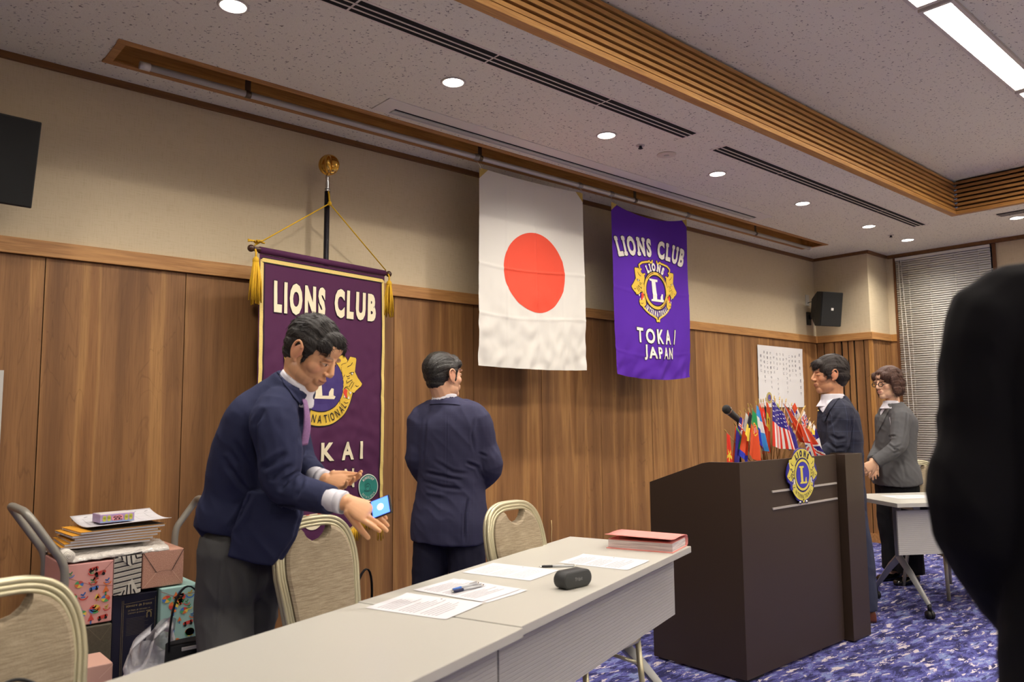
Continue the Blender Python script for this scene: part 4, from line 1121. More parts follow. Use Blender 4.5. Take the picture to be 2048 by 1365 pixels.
# small bluetooth speaker
t = thing('portable_speaker', 'small dark grey pill shaped portable speaker on the table', 'speaker', tb(0.985, 0.095, 0.734), TA - 0.30)
def pill(y, s):
    P = []
    for i in range(32):
        a = 2 * pi * i / 32; hx, hz, r = 0.040, 0.0, 0.0295
        P.append(((hx if cos(a) >= 0 else -hx) * 1.0 + r * s * cos(a), y, 0.0297 + r * s * sin(a)))
    return P
M['spkr'] = mat('charcoal_mesh', rgb(62, 64, 64), 0.7, bump=(1500, 0.5))
MB().loft([pill(-0.026, 0.90), pill(-0.023, 0.98), pill(0.023, 0.98), pill(0.026, 0.90)]).build('body', mat('charcoal_rubber', rgb(46, 47, 48), 0.6), t)
MB().loft([pill(-0.0275, 0.80), pill(-0.0262, 0.88)]).build('grille', M['spkr'], t)
A = Art(lambda x, y, l: Vector((x, -0.0282, y)), 0.05); A.row_text('Tribit', -0.018, 0.018, 0.031, 0.0125, 0, 0); A.build('logo', mat('grey_logo', rgb(150, 150, 150), 0.5), t)
# pink file
t = thing('pink_file', 'thick pink paper file full of sheets, lying by the end of the table', 'file', tb(0.105, 0.165, 0.734), TA + 0.04)
M['pinkf'] = mat('pink_card', rgb(226, 142, 134), 0.75, var=(8, 0.06))
def pages():
    w = NT('stacked_sheets', 0.8, 0.2); z = w.n('SeparateXYZ', {0: w.tc.outputs['Object']}).outputs[2]
    n1 = w.noise(w.map((4, 4, 420)), 1.5, 2)
    w.col(w.mix(w.ramp(n1, [(0.4, g(0)), (0.6, g(1))]), rgb(232, 226, 222), rgb(176, 162, 162))); return w.m
MB().prism([(-0.10, -0.145, 0.003), (0.088, -0.145, 0.003), (0.094, -0.145, 0.02), (0.088, -0.145, 0.037), (-0.10, -0.145, 0.037)], (0, 0.29, 0)).build('pages', pages(), t)
MB().box((-0.006, 0, 0.0015), (0.215, 0.30, 0.003)).build('back_cover', M['pinkf'], t)
MB().box((-0.006, 0, 0.0385), (0.19, 0.288, 0.002)).build('divider', M['pinkf'], t)
w = MB()
cv = [(0.10, 0.002), (0.112, 0.01), (0.114, 0.03), (0.105, 0.046), (0.085, 0.051), (0.04, 0.054), (-0.02, 0.056), (-0.075, 0.0545), (-0.125, 0.058)]
w.grid(lambda u, v: Vector((cv[int(round(u * (len(cv) - 1)))][0], (v - 0.5) * 0.302, cv[int(round(u * (len(cv) - 1)))][1] + 0.004 * v * min(1, u * 2))), len(cv) - 1, 6)
w.build('front_cover', M['pinkf'], t, thick=0.0018)
A = Art(lambda x, y, l: Vector((x, y, 0.0402)), 0.1)
for k in range(4): A.line([(-0.05 + k * 0.014, -0.12), (-0.05 + k * 0.014, -0.04)], 0.002, 0, 0)
A.disc((-0.03, 0.02), 0.006, 0, 0, n=12); A.build('print', M['print'], t)
# sheets on the far table, cord loop, thread on the wall
a33 = radians(-33)
def rt(x, y): return (5.187 + x * cos(a33) - y * sin(a33), -1.952 + x * sin(a33) + y * cos(a33))
paper('pinkish sheet on the far table, before the standing woman', 0, 0, a33 + pi / 2, 0.0, base=rt(0.33, 0.34), seed=8, dots=False, ink=0.6)
paper('second printed sheet on the far table, by the dark jacket in the foreground', 0, 0, a33 + pi / 2, 0.0, base=rt(0.72, 0.36), seed=9, dots=False, ink=0.6)
tag(MB().tube([(0.29 + 0.0075 * i, -2.10 + 0.035 * sin(pi * i / 14) - 0.002 * i, 0.737 + 0.022 * sin(pi * i / 14)) for i in range(15)], 0.004, 8).build('cable_loop', M['black']), 'thin black cable loop on the near table below the foreground chair', 'cable')
tag(MB().tube([(3.99, -0.004, 0.56), (3.992, -0.006, 0.50), (3.987, -0.005, 0.44), (3.992, -0.006, 0.37)], 0.003, 6).build('loose_string', mat('pale_string', rgb(216, 186, 130), 0.7)), 'short pale string hanging on the panelling above the table end', 'string')
# ================================================================== little flags on the lectern
def vcol_mat():
    w = NT('printed_satin', 0.55, 0.3)
    a = w.n('Attribute', attribute_name='paint'); w.col(a.outputs['Color']); return w.m
M['satin'] = vcol_mat()
M['fpole'] = mat('birch_stick', rgb(172, 134, 84), 0.5)
M['fgold'] = mat('gilt_plastic', rgb(206, 176, 96), 0.3, 0.6)
R_, W_, N_, Y_, G_, K_, B_, LB, O_ = [rgb(*c)[:3] for c in ((222, 58, 40), (232, 228, 222), (52, 40, 132), (236, 206, 70), (40, 150, 84), (26, 24, 34), (44, 58, 190), (70, 150, 222), (226, 84, 44))]
def d_usa(u, v):
    if v < 0.47 and u < 0.96:
        i = v / 0.47 * 9; j = u / 0.96 * 7
        if abs((i % 1) - 0.5) < 0.2 and abs((j % 1) - 0.5) < 0.24 and (int(i) + int(j)) % 2 == 0: return W_
        return N_
    return R_ if int(u * 13) % 2 == 0 else W_
def d_union(u, v):
    du, dv = abs(u - 0.5), abs(v - 0.5)
    if du < 0.09 or dv < 0.06: return R_
    if du < 0.17 or dv < 0.11: return W_
    k = abs(du * 1.0 - dv)
    return R_ if k < 0.035 else (W_ if k < 0.10 else N_)
def d_cross(bg, c1, c2, vc=0.4):
    def f(u, v):
        du, dv = abs(u - 0.5), abs(v - vc)
        if du < 0.07 or dv < 0.05: return c2
        if du < 0.15 or dv < 0.11: return c1
        return bg
    return f
def bands(*st):
    def f(u, v):
        for e, c in st:
            if v < e: return c
        return st[-1][1]
    return f
def ubands(*st):
    g_ = bands(*st); return lambda u, v: g_(v, u)
def d_port(u, v):
    r = ((u - 0.62) / 0.22) ** 2 + ((v - 0.36) / 0.13) ** 2
    if r < 0.35: return W_ if (u * 9) % 1 < 0.5 else R_
    if r < 0.62: return R_
    if r < 1: return Y_
    return G_ if v < 0.34 else O_
def d_star(u, v):
    a = atan2(u - 0.5, v - 0.72); r = sqrt(((u - 0.5) * 1.0) ** 2 + ((v - 0.72) * 1.5) ** 2)
    return Y_ if r < 0.20 + 0.12 * cos(5 * a) else R_
def d_spain(u, v):
    if 0.22 < v < 0.52:
        if ((u - 0.4) / 0.2) ** 2 + ((v - 0.38) / 0.07) ** 2 < 1: return R_ if (v * 40) % 1 < 0.5 else K_
        return Y_
    return O_
def d_korea(u, v):
    r = ((u - 0.5) / 0.25) ** 2 + ((v - 0.5) / 0.18) ** 2
    if r < 1: return R_ if u < 0.5 else B_
    if v > 0.62 and abs((v * 12) % 1 - 0.5) < 0.28 and 0.2 < u < 0.8: return K_
    return W_
def d_norway(u, v):
    if v > 0.72: return W_
    if v > 0.5: return N_ if 0.25 < u < 0.8 else W_
    return O_
DES = dict(vietnam=d_star, red_strip=lambda u, v: O_, bluegreen=lambda u, v: G_ if (v < 0.06 or u > 0.78 - v * 0.8) and v < 0.5 else N_, navycross=d_cross(N_, W_, R_, 0.62),
           german=bands((0.5, K_), (1, Y_)), czech=bands((0.42, W_), (0.86, O_), (1, B_)), portugal=d_port, bluewhite=lambda u, v: LB if v < 0.28 or (v > 0.55 and u > 0.45) else (W_ if v < 0.55 else B_),
           red=lambda u, v: R_, austria=bands((0.34, R_), (0.6, W_), (1, R_)), black=lambda u, v: K_, spain=d_spain, usa=d_usa, yellowgreen=lambda u, v: rgb(206, 216, 120)[:3],
           denmark=lambda u, v: N_ if u < 0.12 and v < 0.5 else (W_ if u < 0.2 and v < 0.5 else (W_ if v > 0.9 and u > 0.5 else O_)), union=lambda u, v: d_cross(O_, W_, O_, 0.72)(u, v) if v < 0.5 else d_union(u, v), korea=d_korea, norway=d_norway, union2=d_union,
           navy=lambda u, v: N_, whiteyellow=bands((0.5, W_), (1, rgb(232, 196, 130)[:3])), yellowblue=bands((0.45, W_), (0.85, Y_), (1, N_)), navyright=lambda u, v: N_,
           whitered=lambda u, v: W_ if v < 0.35 + 0.3 * u else O_, white=lambda u, v: W_)
FL = [('vietnam', -1.78, (3.548, 1.221), (3.582, 1.203), (3.603, 1.065), (3.534, 1.066), 'red flag with a yellow star, lowest of the fan nearest the wall end'),
('red_strip', -1.77, (3.652, 1.256), (3.659, 1.247), (3.639, 1.062), (3.601, 1.063), 'narrow folded orange red flag beside the yellow starred one'),
('bluegreen', -1.79, (3.628, 1.251), (3.685, 1.181), (3.644, 1.062), (3.598, 1.064), 'dark blue flag with a green edge'),
('navycross', -1.74, (3.747, 1.301), (3.793, 1.280), (3.774, 1.198), (3.727, 1.240), 'navy flag with a red and white cross below the microphone'),
('german', -1.825, (3.704, 1.324), (3.728, 1.303), (3.682, 1.168), (3.659, 1.208), 'black and yellow banded flag'),
('czech', -1.80, (3.708, 1.327), (3.740, 1.295), (3.710, 1.061), (3.623, 1.113), 'white and red flag with a blue foot'),
('portugal', -1.82, (3.740, 1.347), (3.780, 1.312), (3.802, 1.060), (3.683, 1.105), 'green and red flag with a round yellow crest'),
('bluewhite', -1.81, (3.803, 1.364), (3.833, 1.326), (3.908, 1.102), (3.797, 1.164), 'sky blue and white flag'),
('red', -1.76, (3.915, 1.377), (3.948, 1.332), (3.946, 1.081), (3.908, 1.130), 'plain red flag behind the sky blue and white one'),
('austria', -1.74, (3.974, 1.378), (4.009, 1.317), (4.020, 1.150), (3.982, 1.254), 'red flag with a white middle behind the red and yellow one'),
('black', -1.72, (4.031, 1.381), (4.054, 1.348), (4.050, 1.210), (4.028, 1.271), 'black flag behind the red and yellow one'),
('spain', -1.80, (3.924, 1.385), (3.957, 1.338), (3.939, 1.104), (3.905, 1.131), 'red and yellow flag with a small crest'),
('usa', -1.84, (3.911, 1.395), (4.045, 1.306), (4.136, 1.115), (3.886, 1.143), 'stars and stripes flag in the middle of the fan'),
('yellowgreen', -1.75, (4.108, 1.384), (4.136, 1.369), (4.163, 1.332), (4.128, 1.344), 'pale yellow green flag behind the starred one'),
('denmark', -1.81, (4.078, 1.377), (4.109, 1.357), (4.355, 1.173), (4.258, 1.147), 'big orange red flag slanting down beside the striped one'),
('union', -1.83, (4.213, 1.263), (4.315, 1.224), (4.498, 1.061), (4.288, 1.063), 'red, white and blue crossed flag spread over the lectern edge'),
('korea', -1.77, (4.192, 1.381), (4.222, 1.378), (4.315, 1.271), (4.276, 1.281), 'white flag with short black bars'),
('norway', -1.74, (4.309, 1.360), (4.340, 1.381), (4.390, 1.309), (4.362, 1.270), 'orange red flag with a navy and white corner'),
('union2', -1.76, (4.364, 1.283), (4.424, 1.315), (4.443, 1.273), (4.424, 1.199), 'small crossed red, white and blue flag folded among white ones'),
('navy', -1.825, (4.112, 1.252), (4.173, 1.190), (4.191, 1.116), (4.019, 1.127), 'plain navy flag under the striped one'),
('whiteyellow', -1.75, (4.492, 1.272), (4.516, 1.249), (4.499, 1.204), (4.461, 1.218), 'white and straw yellow flag beside the yellow one'),
('yellowblue', -1.78, (4.482, 1.253), (4.506, 1.233), (4.484, 1.176), (4.437, 1.199), 'white and bright yellow flag next to the man in the open collar'),
('navyright', -1.76, (4.535, 1.226), (4.554, 1.216), (4.601, 1.149), (4.522, 1.158), 'navy flag closest to the man in the open collar'),
('whitered', -1.80, (4.450, 1.154), (4.504, 1.169), (4.557, 1.059), (4.461, 1.062), 'white and red flag at the foot of the fan by the emblem'),
('white', -1.73, (4.463, 1.334), (4.482, 1.321), (4.445, 1.273), (4.420, 1.289), 'plain white flag, high in the fan beside the man')]
t = thing('flag_stand', 'low wooden block holding the fan of small flags on the lectern', 'stand', (4.03, -1.76, 1.02))
MB().box((0, 0, 0.012), (0.42, 0.11, 0.024)).build('block', mat('stand_wood', rgb(90, 56, 34), 0.5), t, bevel=0.004)
def stick(t, bx, by, top):
    b = Vector((bx, by, 1.04)); tp = Vector(top)
    MB().tube([b, tp], 0.0022, 7).build('pole', M['fpole'], t)
    d = (tp - b).normalized(); Rm = d.to_track_quat('Z', 'Y').to_matrix()
    MB().lathe([(0.0022, -0.003), (0.0036, 0.0), (0.0036, 0.002), (0.0015, 0.004), (0.0034, 0.008), (0.002, 0.012), (0.0005, 0.019)], tp, 10, M=Rm).build('finial', M['fgold'], t)
def small_flag(k, rec):
    nm, Y, A_, B_c, C_c, D_c, lab = rec
    f = DES[nm]; rnd = random.Random(k * 7 + 1)
    t = thing('desk_flag', 'small ' + lab, 'flag', (0, 0, 0), 0, 'small national flags on the lectern')
    bx = 4.03 + (A_[0] - 4.03) * 0.42
    cor = [Vector((p[0], Y, p[1])) for p in (A_, B_c, C_c, D_c)]
    wide = (cor[2] - cor[3]).length
    nu, nv = (39, 45) if nm == 'usa' else (28, 36)
    amp = min(0.009, 0.04 * wide) + 0.002; fr = rnd.uniform(1.2, 2.2)
    ph = rnd.uniform(0, 6)
    def P(u, v):
        q = cor[0] * ((1 - u) * (1 - v)) + cor[1] * (u * (1 - v)) + cor[2] * (u * v) + cor[3] * ((1 - u) * v)
        e = sin(2 * pi * fr * u + ph) * amp * (0.25 + v)
        sag = sin(pi * u) * 0.012 * v
        return q + Vector((0.004 * sin(v * 5 + ph) * sin(pi * u), e, -sag + 0.004 * sin(7 * u + ph) * v))
    w = MB(); w.grid(P, nu, nv); o = w.build('cloth', M['satin'], t)
    a = o.data.attributes.new('paint', 'FLOAT_COLOR', 'FACE'); vals = []
    for j in range(nv):
        for i in range(nu):
            c = f((i + 0.5) / nu, (j + 0.5) / nv); vals.extend((c[0], c[1], c[2], 1.0))
    a.data.foreach_set('color', vals)
    stick(t, bx, Y + 0.02, (A_[0] - 0.001, Y + 0.004, A_[1] + 0.006))
for k, rec in enumerate(FL): small_flag(k, rec)
for k, (x, z, lab) in enumerate([(3.785, 1.318, 'flag stick with a gilt tip next to the navy flag with the cross'), (3.866, 1.357, 'flag stick with a gilt tip above the sky blue and white flag'),
        (4.204, 1.400, 'flag stick with a gilt tip behind the starred and striped flag'), (4.408, 1.342, 'flag stick with a gilt tip beside the orange and navy flag'), (4.493, 1.351, 'bare flag stick by the small crossed flag'),
        (4.144, 1.405, 'flag stick with a gilt tip above the pale yellow green flag')]):
    t = thing('desk_flag', lab, 'flag', (0, 0, 0), 0, 'small national flags on the lectern')
    stick(t, 4.03 + (x - 4.03) * 0.42, -1.72, (x, -1.72, z))
    rnd = random.Random(k); c_ = [N_, R_, W_, G_, W_, K_][k]
    def P(u, v): return Vector((x + (4.03 - x) * 0.12 * v + 0.008 * u, -1.715 + 0.006 * sin(6 * u + k) * v, z - 0.01 - 0.13 * v - 0.02 * u))
    w = MB(); w.grid(P, 8, 12); o = w.build('cloth', M['satin'], t)
    a = o.data.attributes.new('paint', 'FLOAT_COLOR', 'FACE'); a.data.foreach_set('color', [q for _ in range(96) for q in (c_[0], c_[1], c_[2], 1.0)])
# microphone
t = thing('microphone', 'dark grey hand microphone with a silver ring on a bent holder, behind the small flags', 'microphone')
m0 = Vector((3.815, -1.60, 1.352)); m1 = Vector((4.09, -1.57, 1.235)); md = (m1 - m0).normalized()
Rm = md.to_track_quat('Z', 'Y').to_matrix()
MB().lathe([(0.002, -0.002), (0.017, 0.004), (0.0245, 0.016), (0.0255, 0.03), (0.0235, 0.046)], m0, 20, M=Rm).build('head', mat('mic_mesh', rgb(28, 28, 28), 0.6, bump=(800, 0.8)), t)
MB().lathe([(0.0245, 0.030), (0.0258, 0.034), (0.0252, 0.042), (0.0235, 0.046)], m0, 20, M=Rm).build('ring', M['chrome'], t)
MB().lathe([(0.0225, 0.045), (0.021, 0.06), (0.019, 0.12), (0.017, 0.20), (0.014, 0.285)], m0, 20, M=Rm).build('handle', mat('mic_grey', rgb(70, 72, 74), 0.5), t)
MB().box(m0 + md * 0.10 + Vector((0, -0.004, 0.019)), (0.022, 0.008, 0.006), M=Rm @ Matrix.Rotation(pi / 2, 3, 'Y')).build('switch', M['black'], t)
w = MB(); w.tube([m0 + md * 0.17 + Vector((0, 0, -0.02)), (3.955, -1.60, 1.22), (3.935, -1.60, 1.15), (3.96, -1.60, 1.02)], 0.0065, 10); w.lathe([(0.05, 0.0), (0.05, 0.01), (0.012, 0.016)], (3.96, -1.60, 1.008), 20)
w.build('holder', M['black'], t)

# ================================================================== gifts on the trolley
def wrap(t, name, box, m, fold=None, fm=None, bevel=0.004):
    x0, x1, y0, y1, z0, z1 = box
    return MB().box(((x0 + x1) / 2, (y0 + y1) / 2, (z0 + z1) / 2), (x1 - x0, y1 - y0, z1 - z0)).build(name, m, t, bevel=bevel)
def front_art(box, off=0.0012): return Art(lambda x, y, l: Vector((box[0] + x, box[2] - off - l * 0.0006, box[4] + y)), 0.2)
t = thing('hand_trolley', 'low grey hand trolley with bent tube handles at both ends under the gifts', 'trolley')
TM = mat('trolley_grey', rgb(150, 146, 136), 0.45, 0.3)
MB().box((0.985, -0.43, 0.135), (0.66, 0.42, 0.03)).build('deck', mat('deck_grey', rgb(90, 90, 88), 0.6), t, bevel=0.004)
for s in (-1, 1):
    xb = 0.737 if s < 0 else 1.268
    xt, zt = (0.60, 0.962) if s < 0 else (1.36, 0.935)
    zb = 0.76 if s < 0 else 0.80
    yf, yr = -0.625, -0.26
    P = [(xb, yf, 0.15), (xb, yf, zb - 0.03), (xb + (xt - xb) * 0.08, yf, zb + 0.01), (xb + (xt - xb) * 0.85, yf, zt - 0.03), (xt, yf + 0.02, zt), (xt, yf + 0.06, zt + 0.004), (xt, yr - 0.06, zt + 0.004), (xt, yr - 0.02, zt), (xb + (xt - xb) * 0.85, yr, zt - 0.03), (xb + (xt - xb) * 0.08, yr, zb + 0.01), (xb, yr, zb - 0.03), (xb, yr, 0.15)]
    Ps = []
    for i in range(len(P)):
        if 0 < i < len(P) - 1:
            a_, b_, c_ = Vector(P[i - 1]), Vector(P[i]), Vector(P[i + 1]); r_ = min(0.03, (a_ - b_).length * 0.45, (c_ - b_).length * 0.45)
            p_, q_ = b_ + (a_ - b_).normalized() * r_, b_ + (c_ - b_).normalized() * r_
            for k_ in range(5): s_ = k_ / 4; Ps.append(p_ * (1 - s_) ** 2 + b_ * (2 * s_ * (1 - s_)) + q_ * s_ ** 2)
        else: Ps.append(Vector(P[i]))
    MB().tube(Ps, 0.0155, 12).build('handle', TM, t)
for x in (0.74, 1.23):
    for y in (-0.6, -0.27):
        w = MB(); w.tube([(x - 0.014, y, 0.05), (x + 0.014, y, 0.05)], 0.05, 18); w.box((x, y, 0.1), (0.04, 0.03, 0.05)); w.build('wheel', M['black'], t)
# patterns
def toys(name, base, seed):
    """wrapping paper: base colour with small bright printed motifs"""
    w = NT(name, 0.5, 0.4); w.col(w.mix(w.noise(w.map(), 30, 2), base, tuple(c * 0.93 for c in base[:3]) + (1,))); return w.m
def motif(A, x, y, r, kind, ms):
    if kind == 0:
        for i, m_ in enumerate(ms[:5]): A.ring((x, y), 0, r, 0.5 + i * 2 * pi / 5, 0.5 + (i + 1) * 2 * pi / 5, 1, m_, sy=0.85, n=3)
    elif kind == 1:
        A.ring((x, y), r * 0.75, r, pi * 1.1, pi * 1.9, 1, ms[4], n=6); A.line([(x - r * 0.4, y + r * 0.2), (x, y), (x + r * 0.3, y + r * 0.5)], r * 0.3, 1, ms[2]); A.line([(x - r * 0.4, y - r * 0.4), (x + r * 0.3, y - r * 0.4)], r * 0.2, 1, ms[2])
    elif kind == 2:
        A.line([(x - r * 0.7, y), (x + r * 0.7, y + r * 0.3)], r * 0.7, 1, ms[0]); A.disc((x - r * 0.6, y - r * 0.35), r * 0.3, 2, 5, n=8); A.disc((x + r * 0.6, y - r * 0.1), r * 0.3, 2, 5, n=8)
    else:
        A.tris([(x - r * 0.6, y - r * 0.4), (x + r * 0.6, y - r * 0.2), (x, y + r)], [(0, 1, 2)], 1, ms[1]); A.line([(x, y - r * 0.3), (x, y - r * 0.9)], r * 0.25, 1, ms[3])
PM = [mat('print_blue', rgb(70, 120, 196), 0.6), mat('print_green', rgb(80, 160, 100), 0.6), mat('print_yellow', rgb(226, 196, 80), 0.6), mat('print_orange', rgb(224, 120, 60), 0.6), mat('print_red', rgb(204, 70, 60), 0.6), M['black']]
def toy_art(box, t, seed, n, fold=None):
    rnd = random.Random(seed); W = box[1] - box[0]; H = box[5] - box[4]; A = front_art(box); done = []
    while len(done) < n:
        x, y = rnd.uniform(0.02, W - 0.02), rnd.uniform(0.02, H - 0.02)
        if all((x - a) ** 2 + (y - b) ** 2 > 0.0014 for a, b in done) or rnd.random() < 0.05:
            done.append((x, y)); o = [0, 1, 2, 3, 4]; rnd.shuffle(o); motif(A, x, y, rnd.uniform(0.014, 0.021), rnd.randrange(4), o)
    if fold: 
        for l in fold: A.line(l, 0.0022, 2, 5 if False else 6)
    A.build('printed_pattern', PM + [mat('fold_line', rgb(170, 110, 100), 0.7)], t)
bx = (0.735, 0.918, -0.60, -0.26, 0.505, 0.748)
t = thing('gift_box', 'pink wrapped gift box printed with balls, rocking horses and cars', 'gift'); wrap(t, 'wrapping', bx, toys('pink_wrap', rgb(224, 164, 156), 1)); toy_art(bx, t, 5, 24, [[(0.0, 0.20), (0.10, 0.155), (0.183, 0.243)], [(0.10, 0.155), (0.183, 0.14)]])
bx = (0.920, 1.026, -0.60, -0.28, 0.602, 0.757)
t = thing('gift_box', 'gift box wrapped in black and white stripes between the pink and copper ones', 'gift')
wrap(t, 'wrapping', bx, mat('ivory_wrap', rgb(224, 218, 204), 0.5)); A = front_art(bx)
for k in range(8):
    y = 0.008 + k * 0.0205
    A.line([(0.002, y), (0.104, y + 0.012)], 0.0058 if k % 2 == 0 else 0.0052, 1, 0); 
    for q in (0.006, 0.011): A.line([(0.002, y + q), (0.104, y + q + 0.012)], 0.0009, 1, 0)
A.tris([(0.012, 0.155), (0.098, 0.155), (0.062, 0.112)], [(0, 1, 2)], 3, 1); A.tris([(0.02, 0.0), (0.098, 0.0), (0.07, 0.06)], [(0, 1, 2)], 3, 1)
for k in range(4): A.line([(0.026 + k * 0.018, 0.153), (0.030 + k * 0.018, 0.142 - (0.02 if k in (1, 2) else 0.0))], 0.0055, 5, 0); A.line([(0.034 + k * 0.016, 0.002), (0.040 + k * 0.012, 0.016 + (0.02 if k in (1, 2) else 0))], 0.0055, 5, 0)
A.build('stripes', [M['black_art'], mat('ivory_fold', rgb(214, 208, 194), 0.5)], t)
w = MB()
for k in range(6): w.box((0.929 + k * 0.0178, -0.44, 0.7575), (0.006, 0.30, 0.0008))
w.build('top_stripes', M['black_art'], t)
bx = (1.030, 1.196, -0.60, -0.24, 0.612, 0.762)
t = thing('gift_box', 'gift box wrapped in speckled copper pink paper with folded flaps', 'gift')
wc = NT('copper_wrap', 0.5, 0.5); nn = wc.noise(wc.map(), 420, 3); wc.col(wc.mix(wc.ramp(nn, [(0.4, g(0)), (0.62, g(1))]), rgb(172, 118, 98), rgb(214, 170, 148))); wc.bump(nn, 0.3, 0.002)
wrap(t, 'wrapping', bx, wc.m); A = front_art(bx)
A.line([(0.002, 0.146), (0.055, 0.062)], 0.0028, 1, 0); A.line([(0.164, 0.146), (0.118, 0.064)], 0.0028, 1, 0); A.line([(0.055, 0.062), (0.087, 0.067), (0.118, 0.064)], 0.001, 1, 0); A.line([(0.055, 0.062), (0.004, 0.004)], 0.0015, 1, 1); A.line([(0.118, 0.064), (0.162, 0.004)], 0.0015, 1, 1)
A.build('folds', [mat('copper_shade', rgb(70, 52, 48), 0.7), mat('copper_light', rgb(226, 188, 166), 0.6)], t)
bx = (1.10, 1.258, -0.62, -0.26, 0.155, 0.606)
t = thing('gift_box', 'tall pale blue gift box printed with toys beside the trousers of the bending man', 'gift'); wrap(t, 'wrapping', bx, toys('blue_wrap', rgb(158, 196, 190), 2)); toy_art(bx, t, 9, 44, [[(0.0, 0.44), (0.06, 0.41), (0.157, 0.42)]])
bx = (0.922, 1.096, -0.59, -0.27, 0.155, 0.597)
t = thing('gift_box', 'tall navy wrapped gift with fine gold lettering under the striped one', 'gift')
wrap(t, 'wrapping', bx, mat('navy_wrap', rgb(30, 30, 50), 0.4)); A = front_art(bx)
A.row_text('Histoire de France', 0.052, 0.152, 0.395, 0.0105, 1, 0, 0.01); A.row_text('Le Palais de Versailles et', 0.060, 0.145, 0.377, 0.007, 1, 0); A.row_text("L'histoire de France", 0.060, 0.125, 0.366, 0.007, 1, 0)
A.line([(0.045, 0.405), (0.160, 0.411)], 0.001, 1, 0); A.line([(0.036, 0.42), (0.036, 0.02)], 0.001, 1, 0); A.line([(0.042, 0.42), (0.042, 0.02)], 0.001, 1, 0); A.line([(0.166, 0.42), (0.166, 0.02)], 0.001, 1, 0)
for k in range(12): A.line([(0.055, 0.345 - k * 0.006), (0.125 if k % 3 else 0.14, 0.345 - k * 0.006)], 0.0012, 1, 1)
A.ring((0.142, 0.355), 0.006, 0.010, 0, pi, 1, 0, n=6); A.line([(0.134, 0.355), (0.134, 0.34)], 0.004, 1, 0); A.line([(0.150, 0.355), (0.150, 0.34)], 0.004, 1, 0); A.line([(0.131, 0.367), (0.153, 0.367)], 0.003, 1, 0)
A.build('gold_print', [mat('dull_gold_print', rgb(150, 134, 96), 0.6), mat('dull_print', rgb(92, 84, 78), 0.6)], t)
bx = (0.742, 0.918, -0.61, -0.27, 0.155, 0.498)
t = thing('gift_box', 'olive grey wrapped gift box under the pink one', 'gift'); wrap(t, 'wrapping', bx, mat('olive_wrap', rgb(82, 76, 62), 0.7, var=(120, 0.3)))
A = front_art(bx); A.line([(0.09, 0.337), (0.135, 0.285), (0.174, 0.339)], 0.0014, 1, 0); A.build('folds', mat('olive_fold', rgb(112, 102, 82), 0.7), t)
bx = (0.70, 0.866, -0.84, -0.66, 0.0, 0.408)
t = thing('gift_box', 'pale pink gift box low on the floor before the olive grey one', 'gift'); wrap(t, 'wrapping', bx, mat('palepink_wrap', rgb(214, 168, 150), 0.6))
A = front_art(bx); A.line([(0.166, 0.40), (0.12, 0.36)], 0.0016, 1, 0); A.build('folds', mat('palepink_fold', rgb(232, 200, 180), 0.7), t)
# bundle in clear plastic under the notebooks
t = thing('plastic_bundle', 'rolled white papers in shiny clear plastic under the pile of notebooks', 'package')
w = MB(); w.grid(lambda u, v: Vector((0.735 + 0.40 * u, -0.60 + 0.34 * v, 0.762 + 0.034 * sin(pi * min(1, v * 1.15)) ** 0.5 * (0.8 + 0.2 * sin(u * 3)) + 0.005 * noise.noise(Vector((u * 14, v * 9, 0))) - 0.006 * (1 - u) * (v < 0.2))), 40, 26)
w.build('plastic', mat('clear_film', rgb(206, 200, 192), 0.12, 0, 0.9, bump=(60, 0.8)), t, thick=0.002)
w = MB()
for k, r in enumerate((0.022, 0.017, 0.012, 0.007)): w.tube([(0.752 + r * cos(a), -0.605 - 0.003 * k, 0.782 + r * sin(a)) for a in [2 * pi * i / 20 for i in range(20)]], 0.0016, 6, closed=True)
w.tube([(0.752, -0.60, 0.782), (0.752, -0.30, 0.782)], 0.0235, 18); w.build('paper_roll', M['white_art'], t)
# notebooks
nb = [(0.742, 0.800, 1), (0.75, 0.812, 0), (0.765, 0.823, 1), (0.775, 0.834, 0), (0.76, 0.845, 1), (0.785, 0.857, 0)]
NBL = ['lowest notebook of the pile, black cover with an orange edge', 'thin notebook of the pile just above the lowest one', 'third notebook up in the pile, its black cover jutting out', 'fourth notebook up in the pile, under the uppermost two', 'notebook with an orange and black cover near the top of the pile', 'uppermost orange and black spiral notebook under the open calendar']
NM = [mat('orange_cover', rgb(226, 160, 50), 0.5), mat('black_cover', rgb(44, 40, 36), 0.5), pages()]
for k, (x, z, odd) in enumerate(nb):
    t = thing('notebook', NBL[k], 'notebook', (x + 0.165, -0.44 - 0.004 * k, z + 0.006), 0.03 * (k - 2), 'notebooks in the pile on the gifts')
    MB().box((0, 0, 0), (0.33, 0.235, 0.008)).build('pages', M['paper_w'], t)
    MB().box((0, 0, 0.005), (0.334, 0.24, 0.0015)).build('cover', NM[0], t)
    MB().box((0.02, -0.045, 0.0062), (0.29, 0.148, 0.0008)).build('cover_band', NM[1], t)
    w = MB()
    for i in range(24): w.tube([(-0.155 + i * 0.0135, 0.119 + 0.005 * cos(a), 0.002 + 0.006 * sin(a)) for a in [2 * pi * j / 8 for j in range(8)]], 0.0008, 4, closed=True)
    w.build('spiral', M['black'], t)
t = thing('calendar', 'open white calendar page lying across the top of the notebook pile', 'calendar', (0.985, -0.43, 0.872), 0.07)
MB().grid(lambda u, v: Vector(((u - 0.5) * 0.33, (v - 0.5) * 0.25, 0.006 + 0.014 * (v - 0.3) ** 2 * 4 + 0.006 * u)), 14, 14).build('page', M['paper_w'], t, thick=0.0012)
A = Art(lambda x, y, l: Vector((x, y, 0.0075 + 0.014 * ((y / 0.25 + 0.5) - 0.3) ** 2 * 4 + 0.006 * (x / 0.33 + 0.5))), 0.03)
